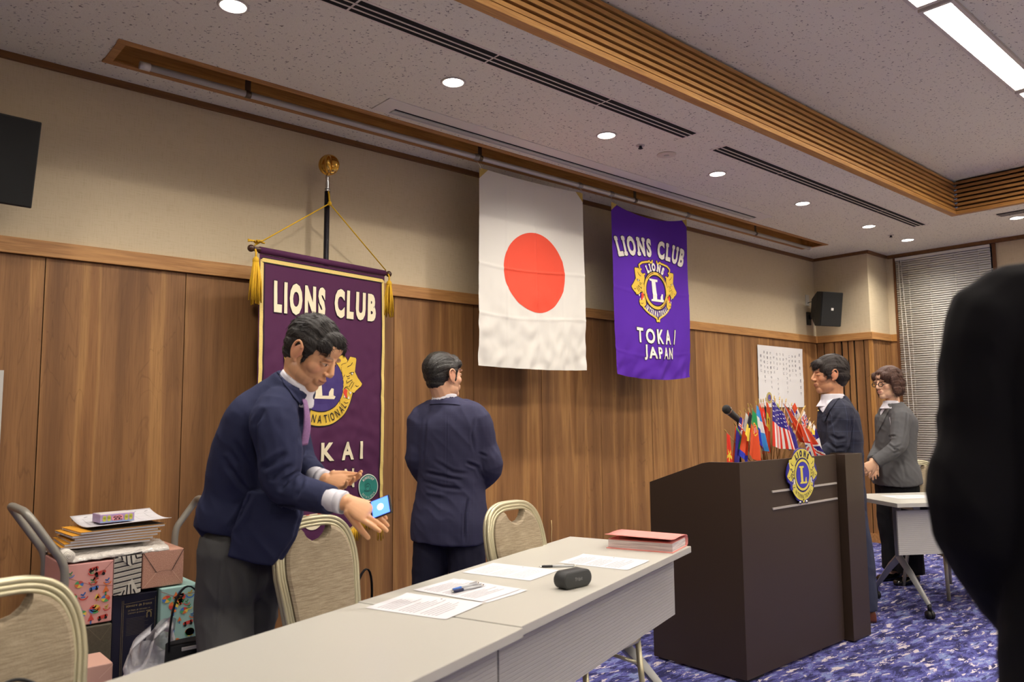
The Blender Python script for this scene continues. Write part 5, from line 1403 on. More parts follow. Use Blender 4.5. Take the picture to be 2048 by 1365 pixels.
for k in range(6): A.line([(-0.13 + k * 0.05, -0.115), (-0.13 + k * 0.05, 0.075)], 0.0008, 0, 0)
for k in range(5): A.line([(-0.15, -0.11 + k * 0.045), (0.155, -0.11 + k * 0.045)], 0.0008, 0, 0)
for k in range(6): A.line([(-0.12 + k * 0.05, 0.09), (-0.105 + k * 0.05, 0.098)], 0.003, 0, 0)
A.build('print', M['print'], t)
w = MB()
for i in range(24): w.tube([(-0.155 + i * 0.0135, 0.124 + 0.005 * cos(a), 0.018 + 0.006 * sin(a)) for a in [2 * pi * j / 8 for j in range(8)]], 0.0008, 4, closed=True)
w.build('spiral', M['black'], t)
t = thing('tissue_box', 'small colourful tissue packet box on top of the calendar', 'box', (0.945, -0.465, 0.905), 0.06)
MB().box((0, 0, 0), (0.135, 0.10, 0.034)).build('carton', mat('lilac_carton', rgb(178, 152, 196), 0.4, var=(30, 0.25)), t, bevel=0.0015)
MB().box((0, 0, 0.0176), (0.128, 0.093, 0.001)).build('top_print', mat('pale_top', rgb(214, 206, 208), 0.4), t); MB().box((0, -0.005, 0.0185), (0.12, 0.018, 0.001)).build('opening_strip', M['white_art'], t)
A = Art(lambda x, y, l: Vector((x, -0.0508 - l * 0.0004, y)), 0.2)
for c_, m_ in ((-0.042, 0), (0.044, 0)):
    A.line([(c_ - 0.009, -0.005), (c_ - 0.009, 0.006)], 0.014, 1, m_); A.line([(c_ + 0.009, -0.004), (c_ + 0.009, 0.007)], 0.014, 1, m_)
A.line([(-0.012, 0.0), (0.012, 0.002)], 0.022, 1, 1); 
for k in range(5): A.disc((-0.014 + k * 0.007, 0.004 - 0.006 * (k % 2)), 0.0028, 2, 2, n=8); A.disc((-0.012 + k * 0.007, -0.006), 0.0022, 2, 2, n=8)
A.line([(-0.067, -0.012), (0.066, -0.015)], 0.003, 1, 3)
A.build('side_print', [mat('print_lime', rgb(206, 204, 90), 0.5), mat('print_pink', rgb(226, 150, 160), 0.5), M['black_art'], mat('print_sky', rgb(120, 170, 210), 0.5)], t)
# carrier bags
t = thing('plastic_bag', 'crumpled translucent white carrier bag with a looped handle, in front of the gifts', 'bag')
film = mat('white_film', rgb(212, 210, 214), 0.3, 0, 0.6, alpha=0.72, bump=(26, 0.9)); film.use_backface_culling = False
def bagp(u, v):
    a = 2 * pi * u; z = 0.02 + 0.42 * v
    r = 0.115 * (1 - 0.32 * max(0, v - 0.55) / 0.45) * (0.9 + 0.1 * sin(v * 3))
    n_ = noise.noise(Vector((cos(a) * 2.2, sin(a) * 2.2, v * 4))) * 0.035 + noise.noise(Vector((cos(a) * 6, sin(a) * 6, v * 9))) * 0.012
    return Vector((0.99 + (r + n_) * cos(a) + 0.03 * v, -0.80 + (r * 0.62 + n_) * sin(a), z + 0.03 * sin(a * 2) * v + (0.05 * max(0, cos(a - 0.6))) * v))
MB().grid(bagp, 56, 36).build('film', film, t)
w = MB(); rnd = random.Random(2)
def strap_loop(P, wd):
    w.grid(lambda u, v: (lambda i, f: Vector(P[i]) * (1 - f) + Vector(P[min(i + 1, len(P) - 1)]) * f)(min(int(u * (len(P) - 1)), len(P) - 2), u * (len(P) - 1) - min(int(u * (len(P) - 1)), len(P) - 2)) + Vector((wd * (v - 0.5) * 0.5, -wd * 0.3 * sin(v * 6), wd * (v - 0.5))), 40, 6)
strap_loop([(1.09, -0.80, 0.45), (1.085, -0.83, 0.50), (1.05, -0.86, 0.52), (1.00, -0.88, 0.49), (0.985, -0.89, 0.43), (0.95, -0.89, 0.37), (0.915, -0.88, 0.36), (0.905, -0.87, 0.41), (0.93, -0.85, 0.46), (1.0, -0.83, 0.50)], 0.05)
w.build('handle', film, t)
t = thing('tote_bag', 'black tote bag on the floor between the white carrier bag and the bending man', 'bag')
bkc = fabric('black_canvas', rgb(20, 20, 24), 0.1, 300)
MB().loft([[(1.13 + 0.10 * s * cos(a), -0.93 + 0.06 * s * math.copysign(abs(sin(a)) ** 0.6, sin(a)), z) for a in [2 * pi * i / 24 for i in range(24)]] for z, s in ((0.0, 0.9), (0.03, 1.0), (0.3, 1.05), (0.455, 1.0))]).build('body', bkc, t)
MB().tube([(1.03 + 0.055 - 0.055 * cos(pi * i / 16) + 0.02 * i / 16, -0.95, 0.44 + 0.23 * sin(pi * i / 16) ** 0.7) for i in range(17)], 0.009, 8, flat=0.35, up=(0, 1, 0)).build('strap', bkc, t)
MB().box((1.095, -0.992, 0.447), (0.06, 0.004, 0.012)).build('label_patch', M['white'], t)
t = thing('tote_bag', 'black bag standing behind the chair of the bending man, its thin strap looped up', 'bag')
MB().loft([[(1.72 + 0.13 * s * cos(a), -1.10 + 0.06 * s * math.copysign(abs(sin(a)) ** 0.6, sin(a)), z) for a in [2 * pi * i / 24 for i in range(24)]] for z, s in ((0.0, 0.9), (0.03, 1.0), (0.3, 1.0), (0.40, 0.96))]).build('body', bkc, t)
MB().tube([(1.745 - 0.05 * cos(pi * i / 16) + 0.03 * sin(pi * i / 16), -1.14, 0.39 + 0.28 * sin(pi * i / 16) ** 0.7) for i in range(17)], 0.009, 8, flat=0.35, up=(0, 1, 0)).build('strap', bkc, t)
# ================================================================== people
import numpy as np
from mathutils.bvhtree import BVHTree
CAMP = Vector((0, -4.0959, 1.32))
def PT(px, py, t):
    """point at picture position (px, py) of the 2048-wide frame, t metres in front of the lens"""
    return CAMP + (cr * ((px - 1024) / 1548.054) - cu * ((py - 682.5) / 1548.054) + cf) * t
RH = Vector((cr.x, cr.y, 0)).normalized(); TC = Vector((RH.y, -RH.x, 0))   # towards the lens
UPV = Vector((0, 0, 1))
def lerp(a, b, f): return a * (1 - f) + b * f
def smooth_path(P, R, n=5):
    """Catmull-Rom through points with radii"""
    P = [Vector(p) for p in P]; out, rad = [], []
    for i in range(len(P) - 1):
        p0 = P[max(i - 1, 0)]; p1 = P[i]; p2 = P[i + 1]; p3 = P[min(i + 2, len(P) - 1)]
        for k in range(n):
            s = k / n
            out.append(0.5 * ((2 * p1) + (p2 - p0) * s + (2 * p0 - 5 * p1 + 4 * p2 - p3) * s * s + (3 * p1 - p0 - 3 * p2 + p3) * s ** 3)); rad.append(R[i] * (1 - s) + R[i + 1] * s)
    out.append(P[-1]); rad.append(R[-1])
    return out, rad
def limb(mb, P, R, seg=14, n=4, ends=True, tip=True):
    p, r = smooth_path(P, R, n)
    mb.tube(p, r, seg)
    if ends: mb.ell(p[0], (r[0],) * 3, seg=12, rings=8)
    if ends and tip: mb.ell(p[-1], (r[-1],) * 3, seg=12, rings=8)
def rings_torso(mb, spine, lateral, data, n=4, seg=40, ex=0.82):
    """spine points with (half lateral, half front, front offset); rings stand square to the spine"""
    A = [Vector((d[0], d[1], d[2])) for d in data]
    P, _ = smooth_path(spine, [0] * len(spine), n); D, _ = smooth_path(A, [0] * len(A), n)
    rings = []
    for i, p in enumerate(P):
        t = (P[min(i + 1, len(P) - 1)] - P[max(i - 1, 0)]).normalized()
        F = t.cross(lateral).normalized(); L = F.cross(t).normalized()
        hl, hf, of = D[i]
        rings.append([p + F * of + L * (hl * math.copysign(abs(cos(a)) ** ex, cos(a))) + F * (hf * math.copysign(abs(sin(a)) ** ex, sin(a))) for a in [2 * pi * k / seg for k in range(seg)]])
    mb.loft(rings)
    return P
def vox(mb, name, voxel, smooth, mats, parent, origin, post=None, colour=None):
    """fuse overlapping solids into one continuous skin"""
    me = bpy.data.meshes.new(name); me.from_pydata([tuple(p) for p in mb.v], [], mb.f); me.update()
    o = bpy.data.objects.new(name, me); COL.objects.link(o)
    r = o.modifiers.new('r', 'REMESH'); r.mode = 'VOXEL'; r.voxel_size = voxel; r.adaptivity = 0
    if smooth: s = o.modifiers.new('s', 'SMOOTH'); s.factor = 0.5; s.iterations = smooth
    bpy.context.view_layer.update()
    m2 = bpy.data.meshes.new_from_object(o.evaluated_get(bpy.context.evaluated_depsgraph_get()))
    bpy.data.objects.remove(o); bpy.data.meshes.remove(me)
    n = len(m2.vertices); co = np.empty(n * 3, dtype=np.float64); m2.vertices.foreach_get('co', co); co = co.reshape(-1, 3)
    if post:
        no = np.empty(n * 3, dtype=np.float64); m2.vertices.foreach_get('normal', no); no = no.reshape(-1, 3)
        co = post(co, no)
    if colour is not None:
        c = colour(co); a = m2.attributes.new('tone', 'FLOAT_COLOR', 'POINT'); a.data.foreach_set('color', c.astype(np.float32).ravel())
    m2.vertices.foreach_set('co', (co - np.array(origin)[None, :]).ravel())
    m2.materials.clear()
    for m in (mats if isinstance(mats, list) else [mats]): m2.materials.append(m)
    m2.polygons.foreach_set('use_smooth', [True] * len(m2.polygons)); m2.update(); m2.name = name
    ob = bpy.data.objects.new(name, m2); COL.objects.link(ob); ob.parent = parent
    return ob
def seg_dist(co, a, b):
    a = np.array(a); b = np.array(b); ab = b - a; t = np.clip(((co - a) @ ab) / max(ab @ ab, 1e-12), 0, 1)
    return np.linalg.norm(co - (a + t[:, None] * ab), axis=1), t
def folds(creases=(), amp=0.0035, freq=9.0, seed=0.0, stretch=(1, 1, 0.45)):
    """creases: (points, width, depth): depth > 0 sinks a groove, < 0 raises a ridge"""
    def f(co, no):
        d = np.zeros(len(co))
        if amp:
            s = Vector(stretch)
            for i in range(len(co)):
                p = co[i]; q = Vector((p[0] * s.x, p[1] * s.y, p[2] * s.z)) * freq + Vector((seed, seed * 2, 0))
                q2 = Vector((p[0] + p[2] * 0.7, p[1] - p[2] * 0.4, p[2] * 0.5)) * freq * 1.9 + Vector((seed, 0, seed))
                v = noise.noise(q); w_ = noise.noise(q2)
                d[i] = amp * (v * 1.3 + (1 - 2.4 * abs(w_)) * 0.8)
        # a crease runs over the cloth on the side where its points lie
        cp = np.array(CAMP); rel = co - cp; z_ = rel @ np.array(cf)
        sx_ = (rel @ np.array(cr)) / z_ * 1548.054; sy_ = (rel @ np.array(cu)) / z_ * 1548.054
        face = np.clip(-(no * (rel / np.linalg.norm(rel, axis=1)[:, None])).sum(1) * 4 - 0.2, 0, 1)
        S = np.stack([sx_, sy_, np.zeros(len(co))], 1)
        for pts, wd, dp in creases:
            if len(co) == 0: break
            Q = []
            for p in pts:
                r_ = np.array(p) - cp; zz = r_ @ np.array(cf); Q.append((r_ @ np.array(cr) / zz * 1548.054, r_ @ np.array(cu) / zz * 1548.054, 0.0))
            near = np.array(pts[len(pts) // 2]); ok = (np.linalg.norm(co - near, axis=1) < 0.45)
            best = np.full(len(co), 999.0); along = np.zeros(len(co)); m = len(pts) - 1
            for k in range(m):
                di, tt = seg_dist(S, Q[k], Q[k + 1]); sel = di < best; best[sel] = di[sel]; along[sel] = (k + tt[sel]) / m
            fade = np.clip(np.minimum(along, 1 - along) * 5, 0.0, 1)
            wpx = wd * 0.85 * 1548.054 / np.maximum(z_, 0.3)
            d -= 0.95 * dp * fade * face * ok * (np.exp(-(best / wpx) ** 2) - 0.45 * np.exp(-((best - 2.0 * wpx) / wpx) ** 2))
        return co + no * d[:, None]
    return f

def skin_mat(name, base=rgb(196, 146, 112), red=rgb(176, 96, 78)):
    w = NT(name, 0.45, 0.4); a = w.n('Attribute', attribute_name='tone')
    n1 = w.noise(w.map(), 60, 3); c = w.mix(w.math('MULTIPLY', n1, 0.12), a.outputs['Color'], red)
    w.col(c); w.b.inputs['Subsurface Weight'].default_value = 0.12; w.b.inputs['Subsurface Radius'].default_value = (0.012, 0.005, 0.003); w.b.inputs['Subsurface Scale'].default_value = 0.5
    w.bump(w.noise(w.map(), 500, 2), 0.08, 0.001)
    return w.m
def hair_mat(name, a, b, rough=0.6):
    w = NT(name, rough, 0.5); n1 = w.noise(w.map((1, 1, 1)), 260, 3, 0.6)
    w.col(w.mix(w.ramp(n1, [(0.35, g(0)), (0.7, g(1))]), a, b)); w.bump(n1, 0.6, 0.004); return w.m
SK = skin_mat('skin')

class Head:
    def __init__(s, c, fwd, up=UPV, k=1.0):
        s.c = Vector(c); y = Vector(fwd).normalized(); x = y.cross(Vector(up)).normalized(); z = x.cross(y).normalized()
        s.R = Matrix((x, y, z)).transposed(); s.k = k
    def w(s, x, y, z): return s.c + s.R @ (Vector((x, y, z)) * s.k)
    def ell(s, mb, c, r, tilt=None, seg=20, rings=12):
        M_ = s.R @ tilt if tilt is not None else s.R
        mb.ell(s.w(*c), tuple(q * s.k for q in r), M_, seg=seg, rings=rings)
    def tube(s, mb, pts, rs, seg=10): mb.tube([s.w(*p) for p in pts], [r * s.k for r in rs], seg)
    def face(s, mb, female=False):
        E = s.ell; j = 0.92 if female else 1.0
        E(mb, (0, -0.014, 0.042), (0.0755, 0.097, 0.082)); E(mb, (0, 0.028, -0.010), (0.063 * j, 0.064, 0.086)); E(mb, (0, 0.024, -0.064), (0.057 * j, 0.053, 0.045))
        E(mb, (0, 0.064, -0.088), (0.028 * j, 0.024, 0.024)); E(mb, (0, 0.040, -0.080), (0.036 * j, 0.036, 0.030)); E(mb, (0, 0.040, 0.055), (0.061, 0.052, 0.05))
        for q in (-1, 1):
            E(mb, (q * 0.038 * j, 0.050, -0.020), (0.025, 0.029, 0.026)); E(mb, (q * 0.038 * j, 0.014, -0.062), (0.020, 0.044, 0.030))
            E(mb, (q * 0.031, 0.0765, 0.006), (0.0165, 0.0125, 0.0105)); E(mb, (q * 0.0125, 0.096, -0.026), (0.0085, 0.0095, 0.0072))
            E(mb, (q * 0.026, 0.0815, 0.0285), (0.026, 0.0125, 0.0085))
            # ear: a rim around a thinner shell
            ti = Matrix.Rotation(radians(-12), 3, 'X')
            E(mb, (q * 0.0800, -0.006, -0.002), (0.0075, 0.018, 0.031), ti, 14, 10)
            rim = []
            for i in range(15):
                a = -1.9 + 4.6 * i / 14
                rim.append((q * (0.0835 + 0.004 * sin(a * 0.5)), -0.009 - 0.0185 * cos(a) - 0.004 * sin(a), 0.004 + 0.031 * sin(a)))
            s.tube(mb, rim, [0.0046] * 15, 8); E(mb, (q * 0.0785, 0.002, -0.031), (0.0055, 0.0075, 0.0085)); E(mb, (q * 0.0765, 0.010, -0.004), (0.004, 0.004, 0.006))
        s.tube(mb, [(0, 0.083, 0.030), (0, 0.090, 0.014), (0, 0.0985, -0.004), (0, 0.1055, -0.020)], [0.0085, 0.0085, 0.0105, 0.0118]); E(mb, (0, 0.1035, -0.0225), (0.0135, 0.0110, 0.0098))
        E(mb, (0, 0.078, -0.056), (0.028, 0.019, 0.024)); E(mb, (0, 0.0925, -0.0505), (0.0215, 0.0072, 0.0048)); E(mb, (0, 0.0905, -0.0590), (0.0185, 0.0078, 0.0058))
    def tone(s, co, base, hands=None, brow=rgb(52, 40, 34), lip=rgb(176, 108, 92), closed=False, wide=1.0, stubble=0.12, ink=rgb(30, 22, 20)):
        Rm = np.array(s.R); q = ((co - np.array(s.c)) @ Rm) / s.k
        x, y, z = np.abs(q[:, 0]), q[:, 1], q[:, 2]
        c = np.tile(np.array(base, dtype=np.float64), (len(co), 1))
        near = (np.linalg.norm(q, axis=1) < 0.17)
        def put(mask, col, f):
            m = np.clip(mask, 0, 1) * f * near; c[:, :3] = c[:, :3] * (1 - m[:, None]) + np.array(col[:3])[None, :] * m[:, None]
        put(np.exp(-((x - 0.045) / 0.02) ** 2 - ((z + 0.02) / 0.02) ** 2) * (y > 0.03), rgb(198, 116, 94), 0.35)
        put(np.exp(-((x - 0.081) / 0.008) ** 2 - ((z) / 0.035) ** 2) * (y < 0.03), rgb(200, 110, 92), 0.5)
        put((y > 0.02) * np.exp(-((z + 0.075) / 0.028) ** 2), rgb(120, 92, 80), stubble)
        put((y > 0.078) * (x < 0.0225) * np.clip(1.3 - np.abs(z + 0.0550) / 0.0085, 0, 1), lip, 0.6)
        put((y > 0.085) * (x < 0.024) * np.clip(1.2 - np.abs(z + 0.0550 - 0.002 * (x / 0.02) ** 2) / 0.0016, 0, 1), rgb(92, 44, 40), 0.9)
        bz = 0.0315 + 0.003 * np.sin((x - 0.012) / 0.04 * pi)
        put((y > 0.045) * np.clip(1.4 - np.abs(z - bz) / 0.0042, 0, 1) * np.clip((x - 0.010) / 0.004, 0, 1) * np.clip((0.054 - x) / 0.006, 0, 1), brow, 0.85)
        ez = 0.0035 if closed else 0.006
        if not closed:
            put((y > 0.06) * np.clip(1.3 - ((x - 0.031) / 0.0135) ** 2 - ((z - ez) / (0.0048 * wide)) ** 2, 0, 1) * 2, rgb(220, 210, 204), 1.0)
            put((y > 0.06) * np.clip(1.3 - ((x - 0.031) / 0.0058) ** 2 - ((z - ez) / 0.0054) ** 2, 0, 1) * 2, ink, 1.0)
        lidz = ez + (0.0048 if not closed else 0.0) - 0.003 * ((x - 0.031) / 0.0135) ** 2 * (0 if closed else 1)
        put((y > 0.055) * np.clip(1.3 - np.abs(z - lidz) / 0.0016, 0, 1) * (np.abs(x - 0.031) < 0.0155), ink, 0.85)
        put((y > 0.08) * np.exp(-((x - 0.0085) / 0.004) ** 2 - ((z + 0.0335) / 0.003) ** 2), rgb(90, 46, 38), 0.8)
        put((y > 0.055) * np.exp(-((z - 0.019) / 0.0035) ** 2) * (np.abs(x - 0.031) < 0.018), rgb(150, 96, 74), 0.4)
        return c
def clump(mb, pts, r, seg=5):
    n = len(pts); mb.tube(pts, [r * (1 - 0.85 * (i / (n - 1)) ** 1.6) for i in range(n)], seg)
def hair(h, name, parent, origin, m, style, rnd, n=420, vol=1.0, part=0.0):
    """cap of hair fused from rounded masses, overlaid with combed tapering locks"""
    mb = MB(); E = h.ell
    ctr, rad = (0, -0.018, 0.050), (0.0805, 0.1015, 0.083)
    if style == 'short':
        E(mb, (0, -0.020, 0.046), (0.0775, 0.0995, 0.084 * vol)); E(mb, (0, -0.042, 0.010), (0.069, 0.068, 0.056)); E(mb, (0, -0.046, -0.026), (0.055, 0.054, 0.038))
        for q in (-1, 1): E(mb, (q * 0.066, 0.008, 0.035), (0.0135, 0.034, 0.040)); E(mb, (q * 0.0670, 0.022, 0.002), (0.0075, 0.009, 0.028))
        E(mb, (0.0, 0.046, 0.080), (0.057, 0.042, 0.033 * vol))
        for q in (-1, 1): E(mb, (q * 0.046, 0.052, 0.060), (0.026, 0.030, 0.026))
    elif style == 'fringe':
        E(mb, ctr, (0.0855, 0.107, 0.091)); E(mb, (0, -0.05, 0.005), (0.079, 0.072, 0.068)); E(mb, (0, -0.052, -0.035), (0.062, 0.054, 0.044))
        for q in (-1, 1): E(mb, (q * 0.070, 0.014, 0.032), (0.017, 0.040, 0.042)); E(mb, (q * 0.073, 0.022, 0.002), (0.009, 0.013, 0.026))
        E(mb, (0, 0.060, 0.073), (0.060, 0.040, 0.035)); E(mb, (0, 0.082, 0.057), (0.048, 0.018, 0.020))
    else:
        E(mb, ctr, (0.090, 0.110, 0.092)); E(mb, (0, -0.050, 0.0), (0.092, 0.080, 0.080)); E(mb, (0, -0.055, -0.045), (0.088, 0.066, 0.058))
        for q in (-1, 1): E(mb, (q * 0.080, 0.004, 0.010), (0.018, 0.044, 0.062)); E(mb, (q * 0.083, 0.0, -0.048), (0.018, 0.040, 0.042)); E(mb, (q * 0.050, 0.062, 0.062), (0.034, 0.034, 0.036))
        E(mb, (0.0, 0.052, 0.088), (0.052, 0.034, 0.024))
    def post(co, no):
        Rm = np.array(h.R); q = (co - np.array(h.c)) @ Rm; d = np.zeros(len(co))
        for i in range(len(co)):
            p = q[i]; a = atan2(p[0], p[2] + 0.02)
            v = noise.noise(Vector((a * 11, p[1] * 9, p[2] * 7))); v2 = noise.noise(Vector((a * 26, p[1] * 16, 3 + p[2] * 12)))
            d[i] = 0.0026 * v + 0.0018 * v2
        return co + no * d[:, None]
    o = vox(mb, name, 0.0035, 3, m, parent, origin, post)
    # locks
    bm_v = [v.co.copy() + Vector(origin) for v in o.data.vertices]; nn = [v.normal.copy() for v in o.data.vertices]
    w = MB(); RT = h.R.transposed()
    skip = 0
    for k in range(int(n * 2.6)):
        i = rnd.randrange(len(bm_v)); p = bm_v[i]; no = nn[i]; l = RT @ (p - h.c); ln = RT @ no
        if l.z < -0.03 and style != 'bob': continue
        if l.y > 0.065 and l.z < 0.05 and style != 'bob': continue
        if style == 'short':
            d = Vector((part * 4 + l.x * 2 + rnd.uniform(-0.3, 0.3), (1.0 if l.y > -0.02 and l.z > 0.06 else -0.25) * vol, -0.15 if l.z > 0.07 else -1.0))
            if part < -0.5: d = Vector((l.x * 2, -1.0, -0.2 if l.z > 0.05 else -0.8))
            L = rnd.uniform(0.016, 0.036) if l.z > 0.05 else rnd.uniform(0.010, 0.02); lift = 0.34 if part >= -0.5 else 0.04
        elif style == 'fringe':
            d = Vector((l.x * 3 + rnd.uniform(-0.3, 0.3), 0.7 if l.y > -0.01 else -0.35, -0.9)); L = rnd.uniform(0.02, 0.05); lift = 0.14
        else:
            d = Vector((l.x * 2.0, rnd.uniform(-0.2, 0.2) - (0.35 if l.z > 0.0 and l.y < 0 else -0.1), -1.0 if l.z < 0.09 else -0.4)); L = rnd.uniform(0.03, 0.06); lift = 0.06
        d = d - ln * d.dot(ln); 
        if d.length < 1e-3: continue
        d.normalize(); d = (d + ln * lift * rnd.uniform(0.2, 1.2)).normalized()
        P = []; q = l - ln * 0.002
        for j in range(5):
            s_ = j / 4.0; P.append(h.c + h.R @ (q + d * (L * s_) - ln * (0.35 * L * s_ * s_ * (1 if lift < 0.1 else 0.6))))
        clump(w, P, rnd.uniform(0.0009, 0.0019), 4)
    base = len(o.data.vertices)
    lk = w.build('locks', m, o)
    lk.data.transform(Matrix.Translation(-Vector(origin)))
    return o
def hand(mb, wrist, d, back, side, curl=(0.3, 0.35, 0.45, 0.5), spread=0.12, thumb=(0.5, 0.2), k=1.0, t_curl=0.5):
    """d: along the fingers, back: out of the back of the hand, side: +1 thumb at back x d"""
    d = Vector(d).normalized(); b = Vector(back); b = (b - d * b.dot(d)).normalized(); l = b.cross(d).normalized() * side
    W = Vector(wrist)
    rings = []
    for s_, w_, h_, off in ((-0.02, 0.026, 0.019, 0), (0.0, 0.027, 0.018, 0), (0.03, 0.034, 0.0175, 0), (0.06, 0.040, 0.0155, 0.001), (0.085, 0.041, 0.0125, 0.002), (0.094, 0.036, 0.009, 0.001)):
        c = W + d * s_ * k + b * off
        rings.append([c + l * (w_ * k * math.copysign(abs(cos(a)) ** 0.8, cos(a))) + b * (h_ * k * sin(a)) for a in [2 * pi * i / 20 for i in range(20)]])
    mb.loft(rings)
    for i, (y, L, r) in enumerate(((0.029, 0.074, 0.0087), (0.0095, 0.082, 0.0089), (-0.0105, 0.076, 0.0084), (-0.029, 0.060, 0.0075))):
        a = spread * (y / 0.029) * 0.6; dd = (d * cos(a) + l * sin(a)).normalized(); p = W + d * (0.086 - abs(y - 0.009) * 0.22) * k + l * y * k
        P = [p - dd * 0.018, p]; cu_ = curl[i]
        ang = 0.0
        for f, L_ in ((0.46, 0.9), (0.30, 1.2), (0.24, 0.8)):
            ang += cu_ * L_; v = dd * cos(ang) - b * sin(ang); P.append(P[-1] + v * (L * f * k))
        R_l = [r * 1.05, r * 1.08, r * 1.0, r * 0.93, r * 0.78]
        mb.tube(P, [q * k for q in R_l], 10); mb.ell(P[-1], (r * 0.78 * k,) * 3, seg=10, rings=8)
        for q, rr in zip(P[1:4], R_l[1:4]): mb.ell(q, (rr * 1.06 * k,) * 3, seg=10, rings=8)
    a1, a2 = thumb
    p0 = W + d * 0.022 * k + l * 0.026 * k - b * 0.006 * k
    v1 = (d * cos(a1) + l * sin(a1) - b * a2).normalized(); p1 = p0 + v1 * 0.042 * k
    v2 = (d * cos(a1 * 0.5) + l * sin(a1 * 0.5) - b * (a2 + t_curl * 0.4)).normalized(); p2 = p1 + v2 * 0.034 * k; p3 = p2 + (v2 * 0.8 + d * 0.3).normalized() * 0.026 * k
    mb.tube([p0, p1, p2, p3], [0.0155 * k, 0.0125 * k, 0.0105 * k, 0.0082 * k], 10); mb.ell(p3, (0.0082 * k,) * 3, seg=10, rings=8); mb.ell(p1, (0.0128 * k,) * 3, seg=10, rings=8); mb.ell(p0, (0.016 * k,) * 3, seg=10, rings=8)
def shoe(name, m, parent, origin, heel, toe, h=0.085):
    heel, toe = Vector(heel), Vector(toe); d = (toe - heel); L = d.length; d.normalize(); s_ = d.cross(UPV).normalized(); rings = []
    for f, w_, z0, z1 in ((0.0, 0.020, 0.0, 0.055), (0.03, 0.032, 0.0, 0.075), (0.15, 0.036, 0.0, h), (0.32, 0.036, 0.0, h * 0.92), (0.5, 0.040, 0.0, 0.062), (0.7, 0.046, 0.0, 0.05), (0.88, 0.040, 0.0, 0.042), (0.97, 0.026, 0.002, 0.032), (1.0, 0.010, 0.006, 0.022)):
        c = heel + d * (L * f) - Vector(origin); rings.append([c + s_ * (w_ * math.copysign(abs(cos(a)) ** 0.7, cos(a))) + UPV * ((z0 + z1) / 2 - c.z - origin[2] + (z1 - z0) / 2 * math.copysign(abs(sin(a)) ** 0.8, sin(a))) for a in [2 * pi * i / 20 for i in range(20)]])
    return MB().loft(rings).build(name, m, parent)
def decals(o, origin, lift=0.0025, L=5.0):
    """shapes drawn on the cloth of o: picture positions dropped along the line of sight onto its surface"""
    me = o.data; bv = BVHTree.FromPolygons([v.co + Vector(origin) for v in me.vertices], [tuple(p.vertices) for p in me.polygons])
    last = [None]
    def mp(x, y, l):
        d = (PT(x, y, 1.0) - CAMP).normalized(); h, n_, _, _ = bv.ray_cast(CAMP, d)
        if h is None:
            h, n_, _, _ = bv.find_nearest(last[0] if last[0] is not None else PT(x, y, 3.0))
        last[0] = h
        return h + n_ * (lift + l * 0.0012) - Vector(origin)
    return Art(mp, L)
def cloth(name, col, var=0.08, scale=420, rough=0.85, check=None, sheen=0.0):
    w = NT(name, rough, 0.2); n1 = w.noise(w.map(), scale, 2)
    c = w.mix(n1, tuple(q * (1 - var) for q in col[:3]) + (1,), tuple(min(1, q * (1 + var)) for q in col[:3]) + (1,))
    if check:
        sx = w.n('SeparateXYZ', {0: w.tc.outputs['Object']})
        for ax, off in ((sx.outputs[2], 0.0), (w.math('ADD', w.math('MULTIPLY', sx.outputs[0], 0.75), w.math('MULTIPLY', sx.outputs[1], -0.66)), 0.3)):
            f = w.math('FRACT', w.math('ADD', w.math('DIVIDE', ax, check[0]), off)); k = w.ramp(f, [(0.0, g(check[2])), (0.05, g(0)), (1.0, g(0))]); c = w.mix(k, c, check[1])
    w.col(c); w.bump(n1, 0.25, 0.0015)
    if sheen: w.b.inputs['Sheen Weight'].default_value = sheen
    return w.m
WHITE_SHIRT = cloth('white_cotton', rgb(226, 224, 232), 0.03)
